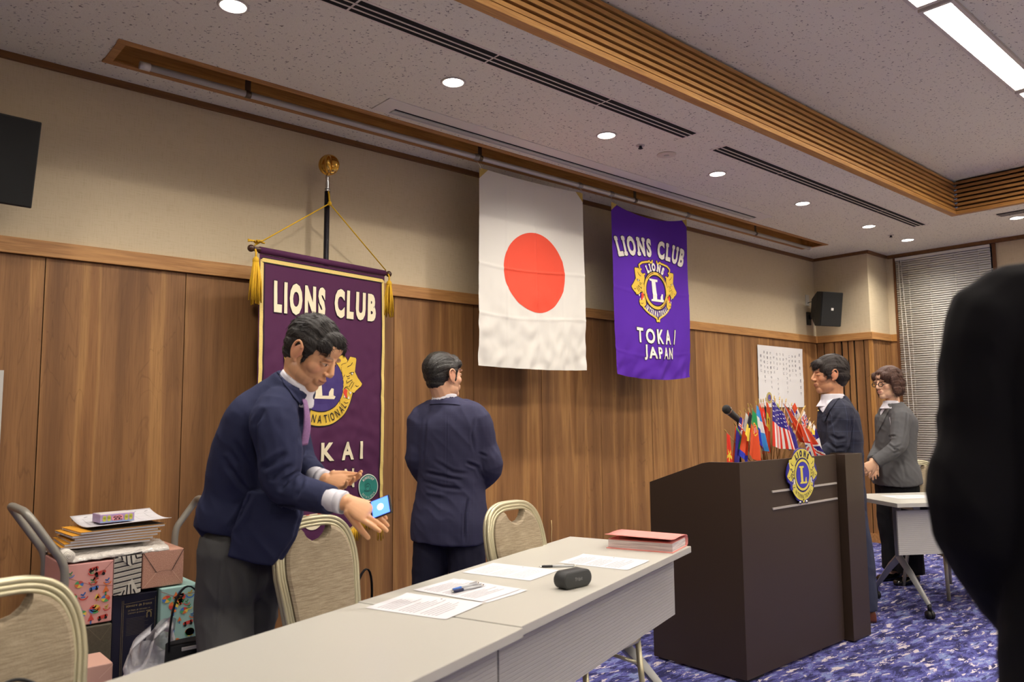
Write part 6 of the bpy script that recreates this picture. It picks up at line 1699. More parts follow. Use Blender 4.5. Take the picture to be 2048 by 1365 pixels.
# ------------------------------------------------------------------ the bending man
def man_bending():
    T = 2.88
    fw = (RH * cos(0.42) + TC * sin(0.42)).normalized(); rt_ = fw.cross(UPV).normalized()
    foot = PT(475, 1050, 2.95); O = Vector((foot.x, foot.y, 0))
    t = thing('person', 'man in a dark blue jacket and grey trousers bending over with a lit phone', 'person', O)
    hf = (fw * cos(radians(33)) - UPV * sin(radians(33))); hf = (RH * 0.80 + TC * 0.22 - UPV * 0.56).normalized()
    H = Head(PT(622, 708, 2.88), hf, k=1.08)
    neck = PT(588, 772, 2.90); chest = PT(538, 838, 2.93); mid = PT(520, 905, 2.95); waist = PT(497, 985, 2.97); hip = PT(478, 1060, 2.97); hem = PT(462, 1128, 2.97)
    shR = PT(549, 838, 2.76); elR = PT(562, 965, 2.72); wrR = PT(672, 1003, 2.60); hnd = PT(697, 1006, 2.585)
    shL = PT(575, 835, 3.10); elL = PT(600, 925, 3.08); wrL = PT(640, 958, 2.90)
    body = MB(); H.face(body)
    limb(body, [H.w(0, -0.025, -0.035), neck + fw * 0.005, chest], [0.056, 0.058, 0.06]); limb(body, [chest, mid, waist, hip], [0.08, 0.09, 0.09, 0.10])
    limb(body, [shR, elR, wrR, hnd], [0.04, 0.035, 0.026, 0.026]); limb(body, [shL, elL, wrL], [0.04, 0.034, 0.025]); limb(body, [chest, shR], [0.06, 0.045]); limb(body, [chest, shL], [0.06, 0.045])
    kR = PT(462, 1215, 2.93); kL = PT(510, 1200, 3.06); aR = Vector((O.x - 0.05, O.y - 0.10, 0.09)); aL = Vector((O.x + 0.10, O.y + 0.14, 0.09))
    hR = hip - UPV * 0.03 + rt_ * 0.09; hL = hip - UPV * 0.03 - rt_ * 0.09
    for a_, b_, c_ in ((hR, kR, aR), (hL, kL, aL)): limb(body, [a_, b_, c_, c_ - UPV * 0.04 + fw * 0.05], [0.06, 0.05, 0.036, 0.03])
    # right hand round the phone, left hand half open behind it
    hd = (PT(752, 1036, 2.53) - hnd).normalized()
    hand(body, hnd, hd, UPV * 0.55 + TC * 0.85 + RH * 0.25, -1, (0.06, 0.16, 0.24, 0.3), 0.0, (0.30, 0.55), 1.04)
    hl = (PT(700, 967, 2.86) - PT(652, 960, 2.89)).normalized()
    hand(body, PT(650, 960, 2.89), hl, -UPV * 0.55 - TC * 0.5 - RH * 0.1, -1, (0.30, 0.34, 0.38, 0.45), 0.08, (0.42, -0.15), 1.0, 0.1)
    limb(body, [wrL, PT(652, 960, 2.89)], [0.025, 0.025])
    base = rgb(228, 174, 130)
    vox(body, 'body', 0.0026, 5, SK, t, O, None, lambda co: H.tone(co, base, closed=False, wide=0.30, stubble=0.15))
    hair(H, 'hair', t, O, hair_mat('dark_brown_hair', rgb(18, 14, 12), rgb(44, 36, 30)), 'short', random.Random(3), 620, 1.08, 0.0)
    jm = cloth('navy_wool', rgb(46, 50, 78), 0.12)
    j = MB()
    rings_torso(j, [PT(588, 762, 2.90), PT(577, 780, 2.905), PT(556, 808, 2.92), chest, mid, PT(508, 945, 2.96), waist, PT(484, 1030, 2.97), PT(480, 1050, 2.97)], rt_,
                [(0.080, 0.080, -0.008), (0.100, 0.090, -0.008), (0.150, 0.100, -0.005), (0.185, 0.120, 0.0), (0.185, 0.142, 0.008), (0.18, 0.140, 0.006), (0.172, 0.138, 0.0), (0.182, 0.146, -0.004), (0.178, 0.142, 0.0)], ex=0.9)
    limb(j, [PT(563, 800, 2.85), shR, PT(560, 905, 2.73), elR, PT(600, 985, 2.69), PT(664, 1001, 2.61)], [0.06, 0.087, 0.078, 0.066, 0.058, 0.046], tip=False); j.ell(shR, (0.085, 0.085, 0.08))
    limb(j, [PT(580, 805, 3.0), shL, elL, PT(632, 953, 2.92)], [0.06, 0.08, 0.062, 0.046], tip=False)
    # the vents open: a back flap stands out over the seat, a side panel hangs in front of it
    def plate(pts, t0, t1, th):
        c0 = [PT(x, y, t0) for x, y in pts]; c1 = [PT(x, y, t1) for x, y in pts]; n_ = len(pts)
        j.add(c0 + c1, [list(range(n_))[::-1], list(range(n_, 2 * n_))] + [(i, (i + 1) % n_, n_ + (i + 1) % n_, n_ + i) for i in range(n_)])
    plate([(430, 930), (500, 950), (498, 990), (470, 1040), (427, 1101), (408, 1078), (388, 1052), (402, 1010)], 2.84, 3.12, 0)
    plate([(497, 985), (590, 985), (598, 1030), (585, 1075), (545, 1133), (505, 1128), (456, 1113), (466, 1060)], 2.775, 2.83, 0)
    plate([(497, 985), (600, 985), (604, 1030), (585, 1075), (560, 1128), (505, 1120), (480, 1100), (480, 1060)], 3.10, 3.14, 0)
    plate([(560, 985), (604, 985), (606, 1030), (590, 1080), (560, 1125), (548, 1125)], 2.80, 3.12, 0)
    cz = lambda *a: [PT(x, y, z) for x, y, z in a]
    cre = [(cz((503, 985, 2.79), (480, 1030, 2.79), (456, 1062, 2.82)), 0.010, 0.012),
           (cz((530, 815, 2.75), (510, 850, 2.74), (512, 900, 2.75), (520, 930, 2.76)), 0.008, 0.009), (cz((575, 905, 2.66), (545, 925, 2.67), (522, 940, 2.70)), 0.011, 0.010), (cz((585, 930, 2.65), (560, 945, 2.66), (535, 962, 2.69)), 0.010, 0.009),
           (cz((556, 985, 2.66), (575, 960, 2.64), (600, 945, 2.64)), 0.011, 0.012), (cz((590, 1000, 2.62), (602, 975, 2.60), (606, 950, 2.62)), 0.009, 0.008), (cz((470, 880, 2.85), (495, 930, 2.82), (505, 985, 2.8)), 0.012, 0.008),
           (cz((455, 930, 2.9), (480, 965, 2.86), (500, 985, 2.82)), 0.010, 0.009), (cz((450, 905, 2.9), (475, 940, 2.86)), 0.012, -0.006), (cz((535, 800, 2.78), (560, 830, 2.70), (585, 850, 2.68)), 0.02, -0.003),
           (cz((600, 810, 2.80), (602, 850, 2.80), (598, 890, 2.80)), 0.007, 0.008), (cz((640, 1018, 2.56), (650, 995, 2.56), (655, 975, 2.58)), 0.008, 0.005)]
    J = vox(j, 'jacket', 0.0055, 5, jm, t, O, folds(cre, 0.0030, 8.0, 1.3))
    A = decals(J, O, 0.003, 4.0)
    A.poly([(543, 1008), (592, 1012), (592, 1027), (541, 1029)], 1, 0); A.build('pocket_flap', cloth('navy_wool_flap', rgb(40, 44, 70), 0.1), t)
    A = decals(J, O, 0.004, 4.0)
    A.poly([(569, 729), (581, 748), (596, 775), (606, 808), (600, 812), (585, 795), (571, 772), (558, 752), (546, 738)], 1, 0); A.build('collar', cloth('navy_collar', rgb(52, 56, 86), 0.1), t)
    for bx_, by_ in ((624, 1028), (631, 1030), (638, 1031)):
        A = decals(J, O, 0.004, 3.0); A.disc((bx_, by_), 2.4, 1, 0, n=10); A.build('sleeve_button', M['black'], t)
    # shirt collar, cuffs, tie
    s = MB(); nk = [H.w(0, -0.03, -0.075), PT(592, 768, 2.90)]
    ctrn = PT(594, 764, 2.895); ax = (H.w(0, -0.03, -0.02) - PT(572, 795, 2.93)).normalized()
    rr = []
    side_ = rt_; fr_ = side_.cross(ax).normalized() * -1
    for z_, r1, r2 in ((-0.050, 0.080, 0.090), (-0.015, 0.071, 0.078), (0.020, 0.066, 0.070), (0.026, 0.063, 0.066)):
        rr.append([ctrn + ax * z_ + side_ * (r1 * cos(a)) + fr_ * (r2 * sin(a) + 0.004) + ax * (-0.020 * max(0, (fr_ * sin(a)).dot(fw)) * 1.0) for a in [2 * pi * i / 28 for i in range(28)]])
    s.loft(rr); 
    vox(s, 'shirt_collar', 0.004, 2, WHITE_SHIRT, t, O)
    for nm, a_, b_, r in (('cuff', PT(655, 999, 2.61), PT(688, 1006, 2.59), 0.038), ('cuff', PT(625, 950, 2.93), PT(649, 960, 2.895), 0.036)):
        w = MB(); w.tube([a_ - Vector(O), b_ - Vector(O)], [r, r * 0.98], 24); w.tube([lerp(a_, b_, 0.6) - Vector(O), b_ - Vector(O)], [r * 1.03, r * 1.02], 24); w.build(nm, WHITE_SHIRT, t)
    w = MB(); tp, tr = smooth_path([PT(606, 797, 2.86), PT(611, 808, 2.84), PT(614, 835, 2.84), PT(613, 862, 2.85), PT(608, 890, 2.86)], [0.015, 0.012, 0.017, 0.021, 0.020], 4)
    w.tube([p - Vector(O) for p in tp], tr, 12, flat=0.35, up=tuple(rt_)); w.build('tie', mat('lilac_tie', rgb(150, 112, 160), 0.6, var=(160, 0.35)), t)
    tr_ = MB(); tm = cloth('grey_trousers', rgb(84, 84, 84), 0.10, 600)
    limb(tr_, [PT(482, 1045, 2.97), PT(478, 1100, 2.97), PT(478, 1150, 2.97)], [0.125, 0.135, 0.12])
    limb(tr_, [PT(460, 1100, 2.90), PT(456, 1160, 2.90), PT(448, 1230, 2.90), Vector((aR.x, aR.y, 0.3)), aR], [0.118, 0.112, 0.105, 0.09, 0.085]); limb(tr_, [PT(505, 1110, 3.02), PT(512, 1150, 3.04), kL, aL + UPV * 0.25, aL], [0.125, 0.112, 0.098, 0.088, 0.085])
    vox(tr_, 'trousers', 0.007, 5, tm, t, O, folds([(cz((470, 1130, 2.85), (480, 1180, 2.84), (486, 1260, 2.85)), 0.014, 0.010), (cz((445, 1120, 2.85), (440, 1180, 2.83), (436, 1280, 2.83)), 0.006, -0.004)], 0.004, 6.0, 5.0))
    for a_ in (aR, aL): shoe('shoe', mat('black_leather', rgb(22, 20, 20), 0.25), t, O, Vector((a_.x, a_.y, 0)) - fw * 0.06, Vector((a_.x, a_.y, 0)) + fw * 0.21)
    return H
man_bending()
# the phone he holds
def phone():
    c = PT(760, 1016, 2.545); n_ = (-UPV * -0.42 + TC * 0.80 - RH * 0.30).normalized()
    x = (RH * 0.95 + UPV * 0.26); x = (x - n_ * x.dot(n_)).normalized(); y = n_.cross(x)
    R = Matrix((x, y, n_)).transposed(); O = Vector((c.x, c.y, c.z))
    t = thing('mobile_phone', 'mobile phone with a glowing blue screen held out by the bending man', 'phone', O)
    MB().box((0, 0, 0), (0.082, 0.066, 0.009), M=R).build('case', M['black'], t, bevel=0.003)
    MB().box(R @ Vector((0.004, 0, 0.0048)), (0.060, 0.058, 0.001), M=R).build('screen', mat('blue_screen', rgb(60, 90, 220), 0.2, emit=(rgb(70, 110, 255), 1.1)), t)
    A = Art(lambda x_, y_, l: R @ Vector((x_, y_, 0.0056)), 0.1); A.disc((0.004, 0.0), 0.012, 0, 0, n=16); A.build('screen_icon', mat('pale_icon', rgb(180, 200, 230), 0.3, emit=(rgb(150, 180, 240), 0.9)), t)
phone()
# ------------------------------------------------------------------ the man with his back turned
def simple_legs(body, trs, hip, rt_, fw, O, back_=0.0, *a_, **k_):
    return _legs(body, trs, hip, rt_, fw, O, Vector((O.x, O.y, 0)) - fw * back_, *a_, **k_)
def _legs(body, trs, hip, rt_, fw, O, F, spread=0.10, hipw=0.09, r=(0.105, 0.085, 0.075), zk=0.50, top=None, voxel=0.007, mat_=None, t=None, shoe_m=None, seed=1.0, toe=0.0, amp=0.004, shoe_len=0.27, hem=0.06):
    for q in (-1, 1):
        h_ = hip + rt_ * (q * hipw); k_ = F + rt_ * (q * spread) + UPV * zk + fw * 0.02; a_ = F + rt_ * (q * spread) + UPV * 0.09
        limb(body, [h_, k_, a_, a_ - UPV * 0.045 + fw * 0.05], [0.06, 0.05, 0.036, 0.03])
        limb(trs, [h_, lerp(h_, k_, 0.5), k_, Vector((a_.x, a_.y, 0.28)), Vector((a_.x, a_.y, hem + 0.02))], [r[0], (r[0] + r[1]) / 2, r[1], r[2], r[2]], tip=False)
        d = (fw + rt_ * (q * toe)).normalized(); b_ = Vector((a_.x, a_.y, 0))
        shoe('shoe', shoe_m, t, O, b_ - d * 0.07, b_ + d * (shoe_len - 0.07))
def man_back():
    T = 4.10
    fb = (-TC * cos(0.30) + RH * sin(0.30)).normalized(); rt_ = fb.cross(UPV).normalized()
    g0 = PT(893, 950, T); O = Vector((g0.x, g0.y, 0))
    t = thing('person', 'man in a dark navy suit standing with his back turned, looking up at the flags', 'person', O)
    hf = (-TC * cos(0.80) + RH * sin(0.80) + UPV * 0.06).normalized()
    H = Head(PT(887, 754, T), hf, k=1.05)
    neck = PT(889, 800, T); chest = PT(896, 850, T); mid = PT(899, 905, T); waist = PT(902, 965, T); hip = PT(901, 1030, T); hem = PT(900, 1078, T)
    shL = PT(844, 846, 4.10); shR = PT(954, 845, 4.06); elL = PT(842, 930, 4.02); elR = PT(975, 940, 3.99); wrL = PT(872, 978, 4.26); wrR = PT(930, 985, 4.26)
    elL = PT(836, 925, 4.12); elR = PT(981, 940, 4.08)
    body = MB(); H.face(body)
    limb(body, [H.w(0, -0.028, -0.04), neck, chest], [0.058, 0.060, 0.06]); limb(body, [chest, mid, waist, hip], [0.08, 0.09, 0.09, 0.10])
    for s_, e_, w_ in ((shL, elL, wrL), (shR, elR, wrR)): limb(body, [chest, s_], [0.06, 0.045]); limb(body, [s_, e_, w_], [0.04, 0.034, 0.025])
    hand(body, wrR, (wrL - wrR) + fb * 0.02 - UPV * 0.03, fb * 1.0 + UPV * 0.2, -1, (0.4, 0.4, 0.45, 0.5), 0.05)
    hand(body, wrL + fb * 0.03, (wrR - wrL) - UPV * 0.05, fb, 1, (0.4, 0.4, 0.45, 0.5), 0.05)
    trs = MB(); limb(trs, [hip + UPV * 0.03, hip - UPV * 0.04], [0.13, 0.135])
    jm = cloth('dark_navy_suit', rgb(56, 56, 80), 0.12, 420, 0.8, (0.055, rgb(70, 70, 98), 0.35))
    simple_legs(body, trs, hip - UPV * 0.02, rt_, fb, O, 0.0, 0.105, 0.085, (0.112, 0.095, 0.088), 0.46, t=t, shoe_m=mat('black_shoe', rgb(20, 18, 18), 0.25))
    vox(body, 'body', 0.0034, 2, SK, t, O, None, lambda co: H.tone(co, rgb(230, 182, 148), stubble=0.1))
    hair(H, 'hair', t, O, hair_mat('combed_black_hair', rgb(12, 11, 10), rgb(48, 46, 42), 0.3), 'short', random.Random(5), 480, 1.0, -1.0)
    j = MB()
    rings_torso(j, [PT(889, 797, T), PT(891, 812, T), PT(894, 826, T), chest, mid, waist, hip, PT(900, 1055, T), hem], rt_,
                [(0.072, 0.072, 0.0), (0.13, 0.085, 0.0), (0.190, 0.105, 0.005), (0.205, 0.118, 0.01), (0.197, 0.125, 0.0), (0.180, 0.122, 0.0), (0.203, 0.138, 0.01), (0.208, 0.142, 0.01), (0.210, 0.142, 0.01)], ex=0.88)
    for s_, e_, w_, c_ in ((shL, elL, wrL, PT(862, 822, T)), (shR, elR, wrR, PT(930, 820, T))):
        limb(j, [c_ + UPV * 0.0, s_ + UPV * 0.006, lerp(s_, e_, 0.5), e_, w_], [0.058, 0.080, 0.070, 0.062, 0.048], tip=False)
    cz = lambda *a: [PT(x, y, z) for x, y, z in a]
    cre = [(cz((936, 997, 3.97), (930, 1030, 3.97), (929, 1086, 3.97)), 0.006, 0.012), (cz((948, 838, 4.0), (944, 870, 3.97), (948, 905, 3.98)), 0.007, 0.007), (cz((853, 835, 4.03), (850, 880, 4.0), (845, 935, 4.03)), 0.007, 0.006),
           (cz((893, 815, 3.98), (893, 900, 3.96), (893, 1000, 3.96)), 0.003, 0.003), (cz((848, 945, 4.0), (880, 952, 3.97), (925, 962, 3.98)), 0.010, 0.008), (cz((845, 962, 4.0), (885, 975, 3.97), (930, 980, 3.98)), 0.010, 0.007),
           (cz((850, 985, 4.0), (890, 992, 3.96)), 0.012, -0.006), (cz((930, 925, 3.98), (955, 935, 3.98), (965, 960, 3.98)), 0.009, 0.010), (cz((865, 920, 3.97), (905, 945, 3.96), (940, 950, 3.97)), 0.011, 0.005),
           (cz((955, 905, 3.98), (975, 915, 3.98)), 0.008, 0.005)]
    J = vox(j, 'jacket', 0.006, 4, jm, t, O, folds(cre, 0.0035, 7.5, 4.1))
    A = decals(J, O, 0.004, 4.0); A.poly([(866, 795), (880, 792), (900, 794), (915, 800), (921, 812), (900, 809), (880, 808), (860, 810)], 1, 0); A.build('collar', cloth('navy_suit_collar', rgb(62, 62, 88), 0.1), t)
    s = MB(); ax = UPV; c0 = PT(889, 800, T); rr = [[c0 + ax * z_ + rt_ * (r1 * cos(a)) + fb * (r1 * sin(a)) for a in [2 * pi * i / 28 for i in range(28)]] for z_, r1 in ((-0.03, 0.074), (0.012, 0.066), (0.028, 0.0645), (0.031, 0.060))]
    s.loft(rr); vox(s, 'shirt_collar', 0.004, 1, WHITE_SHIRT, t, O)
    vox(trs, 'trousers', 0.008, 4, cloth('navy_suit_trousers', rgb(34, 34, 50), 0.1), t, O, folds([], 0.004, 6, 2.0))
man_back()
# ------------------------------------------------------------------ the man beside the lectern
def man_side():
    T = 5.08
    fb = (-RH * cos(0.12) - TC * sin(0.12)).normalized(); rt_ = fb.cross(UPV).normalized()
    g0 = PT(1688, 900, T); O = Vector((g0.x + 0.0, g0.y, 0))
    t = thing('person', 'man in a dark checked jacket and open white collar standing behind the small flags', 'person', O)
    H = Head(PT(1659, 752, T), (fb - UPV * 0.02), k=1.03)
    neck = PT(1668, 795, T); chest = PT(1676, 838, T); mid = PT(1680, 885, T); waist = PT(1682, 935, T); hip = PT(1684, 990, T); hem = PT(1684, 1030, T)
    shL = PT(1683, 828, 4.90); elL = PT(1672, 895, 4.86); wrL = PT(1640, 915, 4.90); shR = PT(1672, 830, 5.27); elR = PT(1655, 895, 5.30); wrR = PT(1625, 915, 5.15)
    body = MB(); H.face(body)
    limb(body, [H.w(0, -0.028, -0.04), neck, chest], [0.056, 0.058, 0.06]); limb(body, [chest, mid, waist, hip], [0.08, 0.09, 0.09, 0.10])
    for s_, e_, w_ in ((shL, elL, wrL), (shR, elR, wrR)): limb(body, [chest, s_], [0.06, 0.045]); limb(body, [s_, e_, w_], [0.04, 0.034, 0.025])
    hand(body, wrL, fb * 0.9 - UPV * 0.2 + TC * -0.3, UPV * 0.8 + TC * 0.4, 1, (0.3, 0.35, 0.4, 0.45), 0.05); hand(body, wrR, fb * 0.9 - UPV * 0.2 + TC * 0.3, UPV * 0.8 - TC * 0.4, -1, (0.3, 0.35, 0.4, 0.45), 0.05)
    trs = MB(); limb(trs, [hip + UPV * 0.03, hip - UPV * 0.04], [0.12, 0.125])
    simple_legs(body, trs, hip - UPV * 0.02, rt_, fb, O, 0.045, 0.09, 0.08, (0.108, 0.090, 0.082), 0.48, t=t, shoe_m=mat('brown_leather', rgb(110, 58, 34), 0.3))
    vox(body, 'body', 0.0034, 2, SK, t, O, None, lambda co: H.tone(co, rgb(218, 160, 118), closed=True, stubble=0.2))
    hair(H, 'hair', t, O, hair_mat('brown_black_hair', rgb(16, 12, 10), rgb(52, 38, 30)), 'fringe', random.Random(9), 560)
    j = MB()
    rings_torso(j, [PT(1669, 797, T), PT(1672, 810, T), PT(1674, 824, T), chest, mid, waist, hip, hem], rt_,
                [(0.075, 0.075, -0.005), (0.13, 0.092, -0.005), (0.175, 0.108, 0.0), (0.195, 0.118, 0.0), (0.19, 0.126, 0.0), (0.18, 0.128, 0.0), (0.195, 0.138, 0.0), (0.20, 0.142, 0.0)], ex=0.88)
    for s_, e_, w_ in ((shL, elL, wrL), (shR, elR, wrR)): limb(j, [lerp(neck, s_, 0.5) - UPV * 0.03, s_, lerp(s_, e_, 0.5), e_, w_], [0.07, 0.083, 0.072, 0.062, 0.048], tip=False)
    cz = lambda *a: [PT(x, y, z) for x, y, z in a]
    cre = [(cz((1700, 812, 4.9), (1702, 850, 4.87), (1695, 890, 4.86)), 0.008, 0.008), (cz((1660, 870, 4.80), (1675, 880, 4.79), (1692, 876, 4.80)), 0.010, 0.010), (cz((1655, 885, 4.8), (1672, 898, 4.79), (1690, 895, 4.8)), 0.010, 0.009),
           (cz((1655, 855, 4.82), (1670, 840, 4.8), (1682, 820, 4.8)), 0.012, 0.006), (cz((1690, 905, 4.83), (1700, 895, 4.83)), 0.010, 0.008)]
    jm = cloth('charcoal_check_wool', rgb(50, 52, 66), 0.1, 420, 0.8, (0.075, rgb(86, 92, 118), 0.45))
    J = vox(j, 'jacket', 0.006, 4, jm, t, O, folds(cre, 0.0045, 8.5, 7.7))
    A = decals(J, O, 0.004, 3.0); A.poly([(1655, 806), (1668, 792), (1690, 786), (1697, 792), (1676, 800), (1660, 822), (1650, 845), (1644, 838)], 1, 0); A.build('lapel', cloth('charcoal_lapel', rgb(58, 60, 74), 0.1), t)
    A = decals(J, O, 0.007, 3.0); A.poly([(1637, 809), (1650, 797), (1664, 786), (1676, 780), (1686, 778), (1690, 784), (1674, 794), (1660, 808), (1648, 826), (1643, 820)], 1, 0); A.build('open_collar', WHITE_SHIRT, t)
    s = MB(); c0 = PT(1666, 800, T); ax = (H.w(0, -0.02, -0.02) - PT(1672, 815, T)).normalized()
    rr = [[c0 + ax * z_ + rt_ * (r1 * cos(a)) + fb * (r2 * sin(a) + (0.012 if z_ < 0 else 0))  for a in [2 * pi * i / 32 for i in range(32)]] for z_, r1, r2 in ((-0.045, 0.092, 0.098), (0.0, 0.070, 0.078), (0.035, 0.064, 0.070), (0.038, 0.060, 0.066))]
    s.loft(rr); vox(s, 'shirt_collar', 0.004, 1, WHITE_SHIRT, t, O)
    MB().ell(PT(1636, 822, 4.92) - O, (0.006, 0.006, 0.006), seg=8, rings=6).build('lapel_pin', M['fgold'], t)
    vox(trs, 'trousers', 0.008, 4, cloth('charcoal_trousers', rgb(56, 60, 78), 0.1), t, O, folds([], 0.004, 6, 2.0))
man_side()
# ------------------------------------------------------------------ the woman
def woman():
    T = 6.10
    fb = (-RH * cos(0.30) + TC * sin(0.30)).normalized(); rt_ = fb.cross(UPV).normalized()
    g0 = PT(1795, 940, T + 0.02); O = Vector((g0.x, g0.y, 0))
    t = thing('person', 'woman with short brown hair and glasses in a grey jacket, hands folded', 'person', O)
    H = Head(PT(1776, 768, T), (fb - UPV * 0.10), k=1.02)
    neck = PT(1786, 805, T); chest = PT(1790, 842, T); mid = PT(1790, 880, T); waist = PT(1791, 918, T); hip = PT(1793, 965, T)
    shL = PT(1803, 836, 5.96); elL = PT(1796, 893, 5.88); wrL = PT(1752, 925, 5.92); shR = PT(1778, 836, 6.26); elR = PT(1762, 893, 6.28); wrR = PT(1746, 922, 6.08)
    body = MB(); H.face(body, True)
    limb(body, [H.w(0, -0.028, -0.04), neck, chest], [0.048, 0.050, 0.055]); limb(body, [chest, mid, waist, hip], [0.08, 0.085, 0.085, 0.10])
    for s_, e_, w_ in ((shL, elL, wrL), (shR, elR, wrR)): limb(body, [chest, s_], [0.055, 0.04]); limb(body, [s_, e_, w_], [0.036, 0.030, 0.022])
    hand(body, wrL, (PT(1728, 940, 5.97) - wrL), TC * 0.75 + UPV * 0.25 - RH * 0.5, 1, (0.5, 0.55, 0.6, 0.65), 0.02, k=0.98); hand(body, wrR, (PT(1748, 952, 5.99) - wrR), TC * 0.8 - RH * 0.4, -1, (0.15, 0.2, 0.25, 0.3), 0.04, k=0.98)
    trs = MB(); limb(trs, [hip + UPV * 0.03, hip - UPV * 0.04], [0.12, 0.125])
    simple_legs(body, trs, hip - UPV * 0.02, rt_, fb, O, 0.0, 0.075, 0.075, (0.11, 0.10, 0.10), 0.46, t=t, shoe_m=mat('patent_black', rgb(14, 13, 13), 0.12), toe=0.1, shoe_len=0.24)
    vox(body, 'body', 0.0034, 2, SK, t, O, None, lambda co: H.tone(co, rgb(236, 192, 158), closed=True, stubble=0.0, lip=rgb(190, 92, 90), brow=rgb(84, 56, 44)))
    hair(H, 'hair', t, O, hair_mat('chestnut_hair', rgb(30, 17, 13), rgb(98, 60, 42)), 'bob', random.Random(12), 620)
    gl = MB()
    for q in (-1, 1):
        rim = [H.w(q * 0.033 + 0.024 * cos(a), 0.104 - 0.004 * abs(cos(a)), 0.002 + 0.016 * sin(a)) - O for a in [2 * pi * i / 20 for i in range(20)]]
        gl.tube(rim, 0.0030, 6, closed=True)
        gl.tube([H.w(q * 0.057, 0.100, 0.004) - O, H.w(q * 0.074, 0.07, 0.004) - O, H.w(q * 0.082, 0.0, 0.004) - O], 0.0018, 6)
    gl.tube([H.w(-0.009, 0.106, 0.004) - O, H.w(0.009, 0.106, 0.004) - O], 0.002, 6)
    gl.build('glasses', M['black'], t)
    j = MB()
    rings_torso(j, [PT(1787, 806, T), PT(1788, 817, T), PT(1790, 830, T), chest, mid, waist, PT(1793, 940, T), PT(1796, 965, T)], rt_,
                [(0.065, 0.068, -0.005), (0.115, 0.085, -0.005), (0.155, 0.100, 0.0), (0.175, 0.122, 0.012), (0.168, 0.118, 0.008), (0.168, 0.120, 0.0), (0.190, 0.142, -0.006), (0.202, 0.152, -0.010)], ex=0.9)
    for s_, e_, w_ in ((shL, elL, wrL), (shR, elR, wrR)): limb(j, [lerp(neck, s_, 0.5) - UPV * 0.03, s_, lerp(s_, e_, 0.5), e_, w_], [0.065, 0.074, 0.066, 0.060, 0.048], tip=False)
    cz = lambda *a: [PT(x, y, z) for x, y, z in a]
    cre = [(cz((1815, 822, 5.95), (1812, 850, 5.9), (1808, 880, 5.9)), 0.007, 0.007), (cz((1775, 888, 5.83), (1788, 898, 5.82), (1805, 890, 5.83)), 0.009, 0.009), (cz((1778, 875, 5.84), (1792, 872, 5.83)), 0.009, 0.008), (cz((1785, 908, 5.85), (1800, 902, 5.85)), 0.008, 0.007),
           (cz((1800, 915, 5.87), (1808, 940, 5.87), (1812, 960, 5.88)), 0.012, 0.004)]
    J = vox(j, 'jacket', 0.006, 4, cloth('mid_grey_wool', rgb(90, 90, 92), 0.14, 600), t, O, folds(cre, 0.0035, 8.5, 9.7))
    A = decals(J, O, 0.003, 3.0); A.poly([(1787, 897), (1797, 898), (1797, 900), (1787, 899)], 1, 0); A.build('pocket', mat('dark_pocket', rgb(40, 40, 40), 0.8), t)
    A = decals(J, O, 0.004, 3.0); A.poly([(1778, 800), (1790, 794), (1797, 798), (1786, 808), (1772, 835), (1756, 866), (1752, 855), (1764, 828)], 1, 0); A.build('lapel', cloth('grey_lapel', rgb(98, 98, 98), 0.12), t)
    A = decals(J, O, 0.007, 3.0); A.poly([(1771, 800), (1780, 790), (1792, 781), (1801, 779), (1803, 784), (1792, 790), (1782, 800), (1777, 808)], 1, 0); A.poly([(1770, 808), (1776, 806), (1772, 818), (1763, 832), (1762, 826)], 1, 0); A.build('blouse_front', WHITE_SHIRT, t)
    s = MB(); c0 = PT(1783, 808, T); ax = (H.w(0, -0.02, -0.02) - PT(1790, 825, T)).normalized()
    rr = [[c0 + ax * z_ + rt_ * (r1 * cos(a)) + fb * (r2 * sin(a) + (0.01 if z_ < 0 else 0))  for a in [2 * pi * i / 32 for i in range(32)]] for z_, r1, r2 in ((-0.04, 0.082, 0.090), (0.0, 0.060, 0.068), (0.022, 0.055, 0.060), (0.025, 0.05, 0.055))]
    s.loft(rr); w = vox(s, 'blouse_collar', 0.004, 1, WHITE_SHIRT, t, O)
    vox(trs, 'trousers', 0.008, 4, cloth('black_trousers', rgb(24, 24, 26), 0.1), t, O, folds([], 0.004, 6, 2.0))
woman()
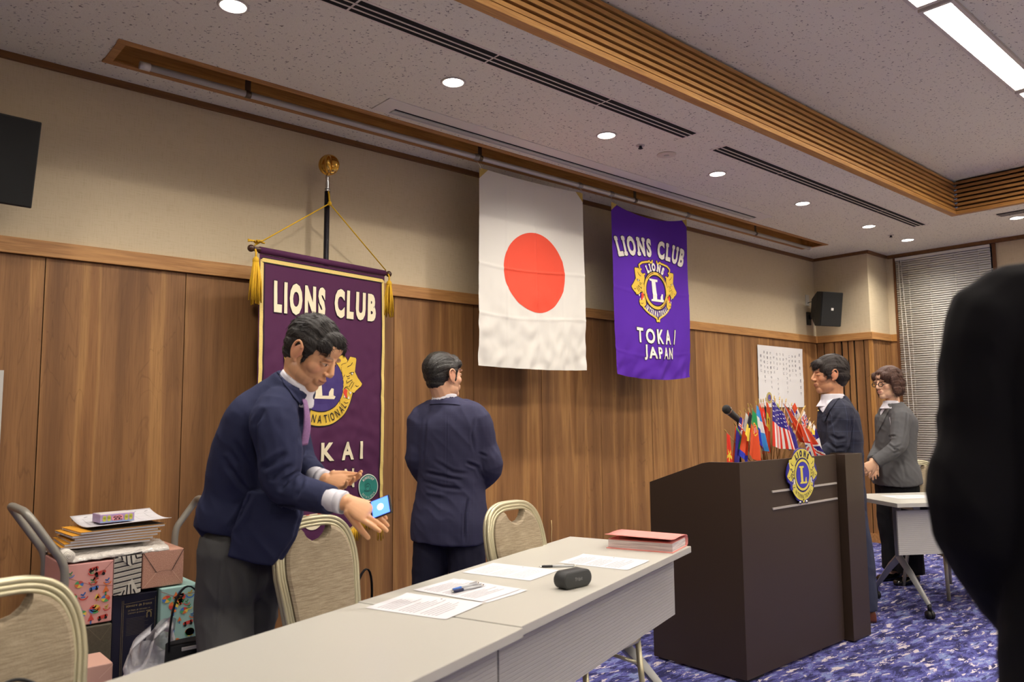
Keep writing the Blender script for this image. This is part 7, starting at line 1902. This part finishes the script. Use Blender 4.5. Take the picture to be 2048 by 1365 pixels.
# ------------------------------------------------------------------ the dark figure close to the lens
def man_near():
    T = 0.98
    fb = (-TC * cos(0.5) + RH * sin(0.5)).normalized(); rt_ = fb.cross(UPV).normalized()
    def Q(x, y, t_): return PT(x, y, t_)
    g0 = Q(2328, 900, 1.0); O = Vector((g0.x, g0.y, 0))
    t = thing('person', 'person in a black jacket standing very close in the foreground, out of focus', 'person', O)
    H = Head(Vector((g0.x, g0.y, 1.70)), fb, k=1.05)
    z = lambda h, dx=0.0, df=0.0: Vector((g0.x, g0.y, h + 0.04)) + rt_ * dx + fb * df
    neck, chest, mid, waist, hip, hem = z(1.50), z(1.36), z(1.22), z(1.08), z(0.92), z(0.80)
    shL, shR = z(1.40, -0.155), z(1.40, 0.155)
    elL = z(1.12, -0.205, 0.0); wrL = z(0.93, -0.12, 0.15); elR = z(1.12, 0.205, 0.0); wrR = z(0.93, 0.05, 0.15)
    body = MB(); H.face(body)
    limb(body, [H.w(0, -0.028, -0.04), neck, chest], [0.058, 0.060, 0.06]); limb(body, [chest, mid, waist, hip], [0.08, 0.09, 0.09, 0.10])
    for s_, e_, w_ in ((shL, elL, wrL), (shR, elR, wrR)): limb(body, [chest, s_], [0.06, 0.045]); limb(body, [s_, e_, w_], [0.04, 0.034, 0.025])
    hand(body, wrL, rt_ * 0.9 - UPV * 0.3, fb, -1, (0.4, 0.4, 0.45, 0.5), 0.05); hand(body, wrR + fb * 0.03, -rt_ * 0.9 - UPV * 0.3, fb, 1, (0.4, 0.4, 0.45, 0.5), 0.05)
    trs = MB(); limb(trs, [hip + UPV * 0.03, hip - UPV * 0.04], [0.13, 0.135])
    simple_legs(body, trs, hip - UPV * 0.02, rt_, fb, O, 0.0, 0.10, 0.085, (0.112, 0.095, 0.088), 0.48, t=t, shoe_m=mat('black_shoe_near', rgb(20, 18, 18), 0.3))
    vox(body, 'body', 0.005, 2, SK, t, O, None, lambda co: H.tone(co, rgb(230, 182, 148)))
    hair(H, 'hair', t, O, hair_mat('black_hair', rgb(14, 12, 12), rgb(40, 36, 32)), 'short', random.Random(6), 200)
    j = MB()
    rings_torso(j, [z(1.515), z(1.475), z(1.43), chest, mid, waist, hip, hem], rt_, [(0.075, 0.075, 0.0), (0.13, 0.09, 0.0), (0.185, 0.108, 0.0), (0.20, 0.122, 0.0), (0.195, 0.128, 0.0), (0.188, 0.128, 0.0), (0.20, 0.138, 0.0), (0.208, 0.142, 0.0)], ex=0.88)
    for s_, e_, w_ in ((shL, elL, wrL), (shR, elR, wrR)): limb(j, [lerp(neck, s_, 0.5) - UPV * 0.04, s_, lerp(s_, e_, 0.5), e_, w_], [0.07, 0.084, 0.076, 0.066, 0.05], tip=False)
    vox(j, 'jacket', 0.007, 4, cloth('black_wool', rgb(22, 21, 24), 0.1, 420, 0.95), t, O, folds([], 0.004, 7, 4.1))
    vox(trs, 'trousers', 0.009, 4, cloth('black_wool_trousers', rgb(20, 20, 22), 0.1), t, O, folds([], 0.004, 6, 2.0))
man_near()
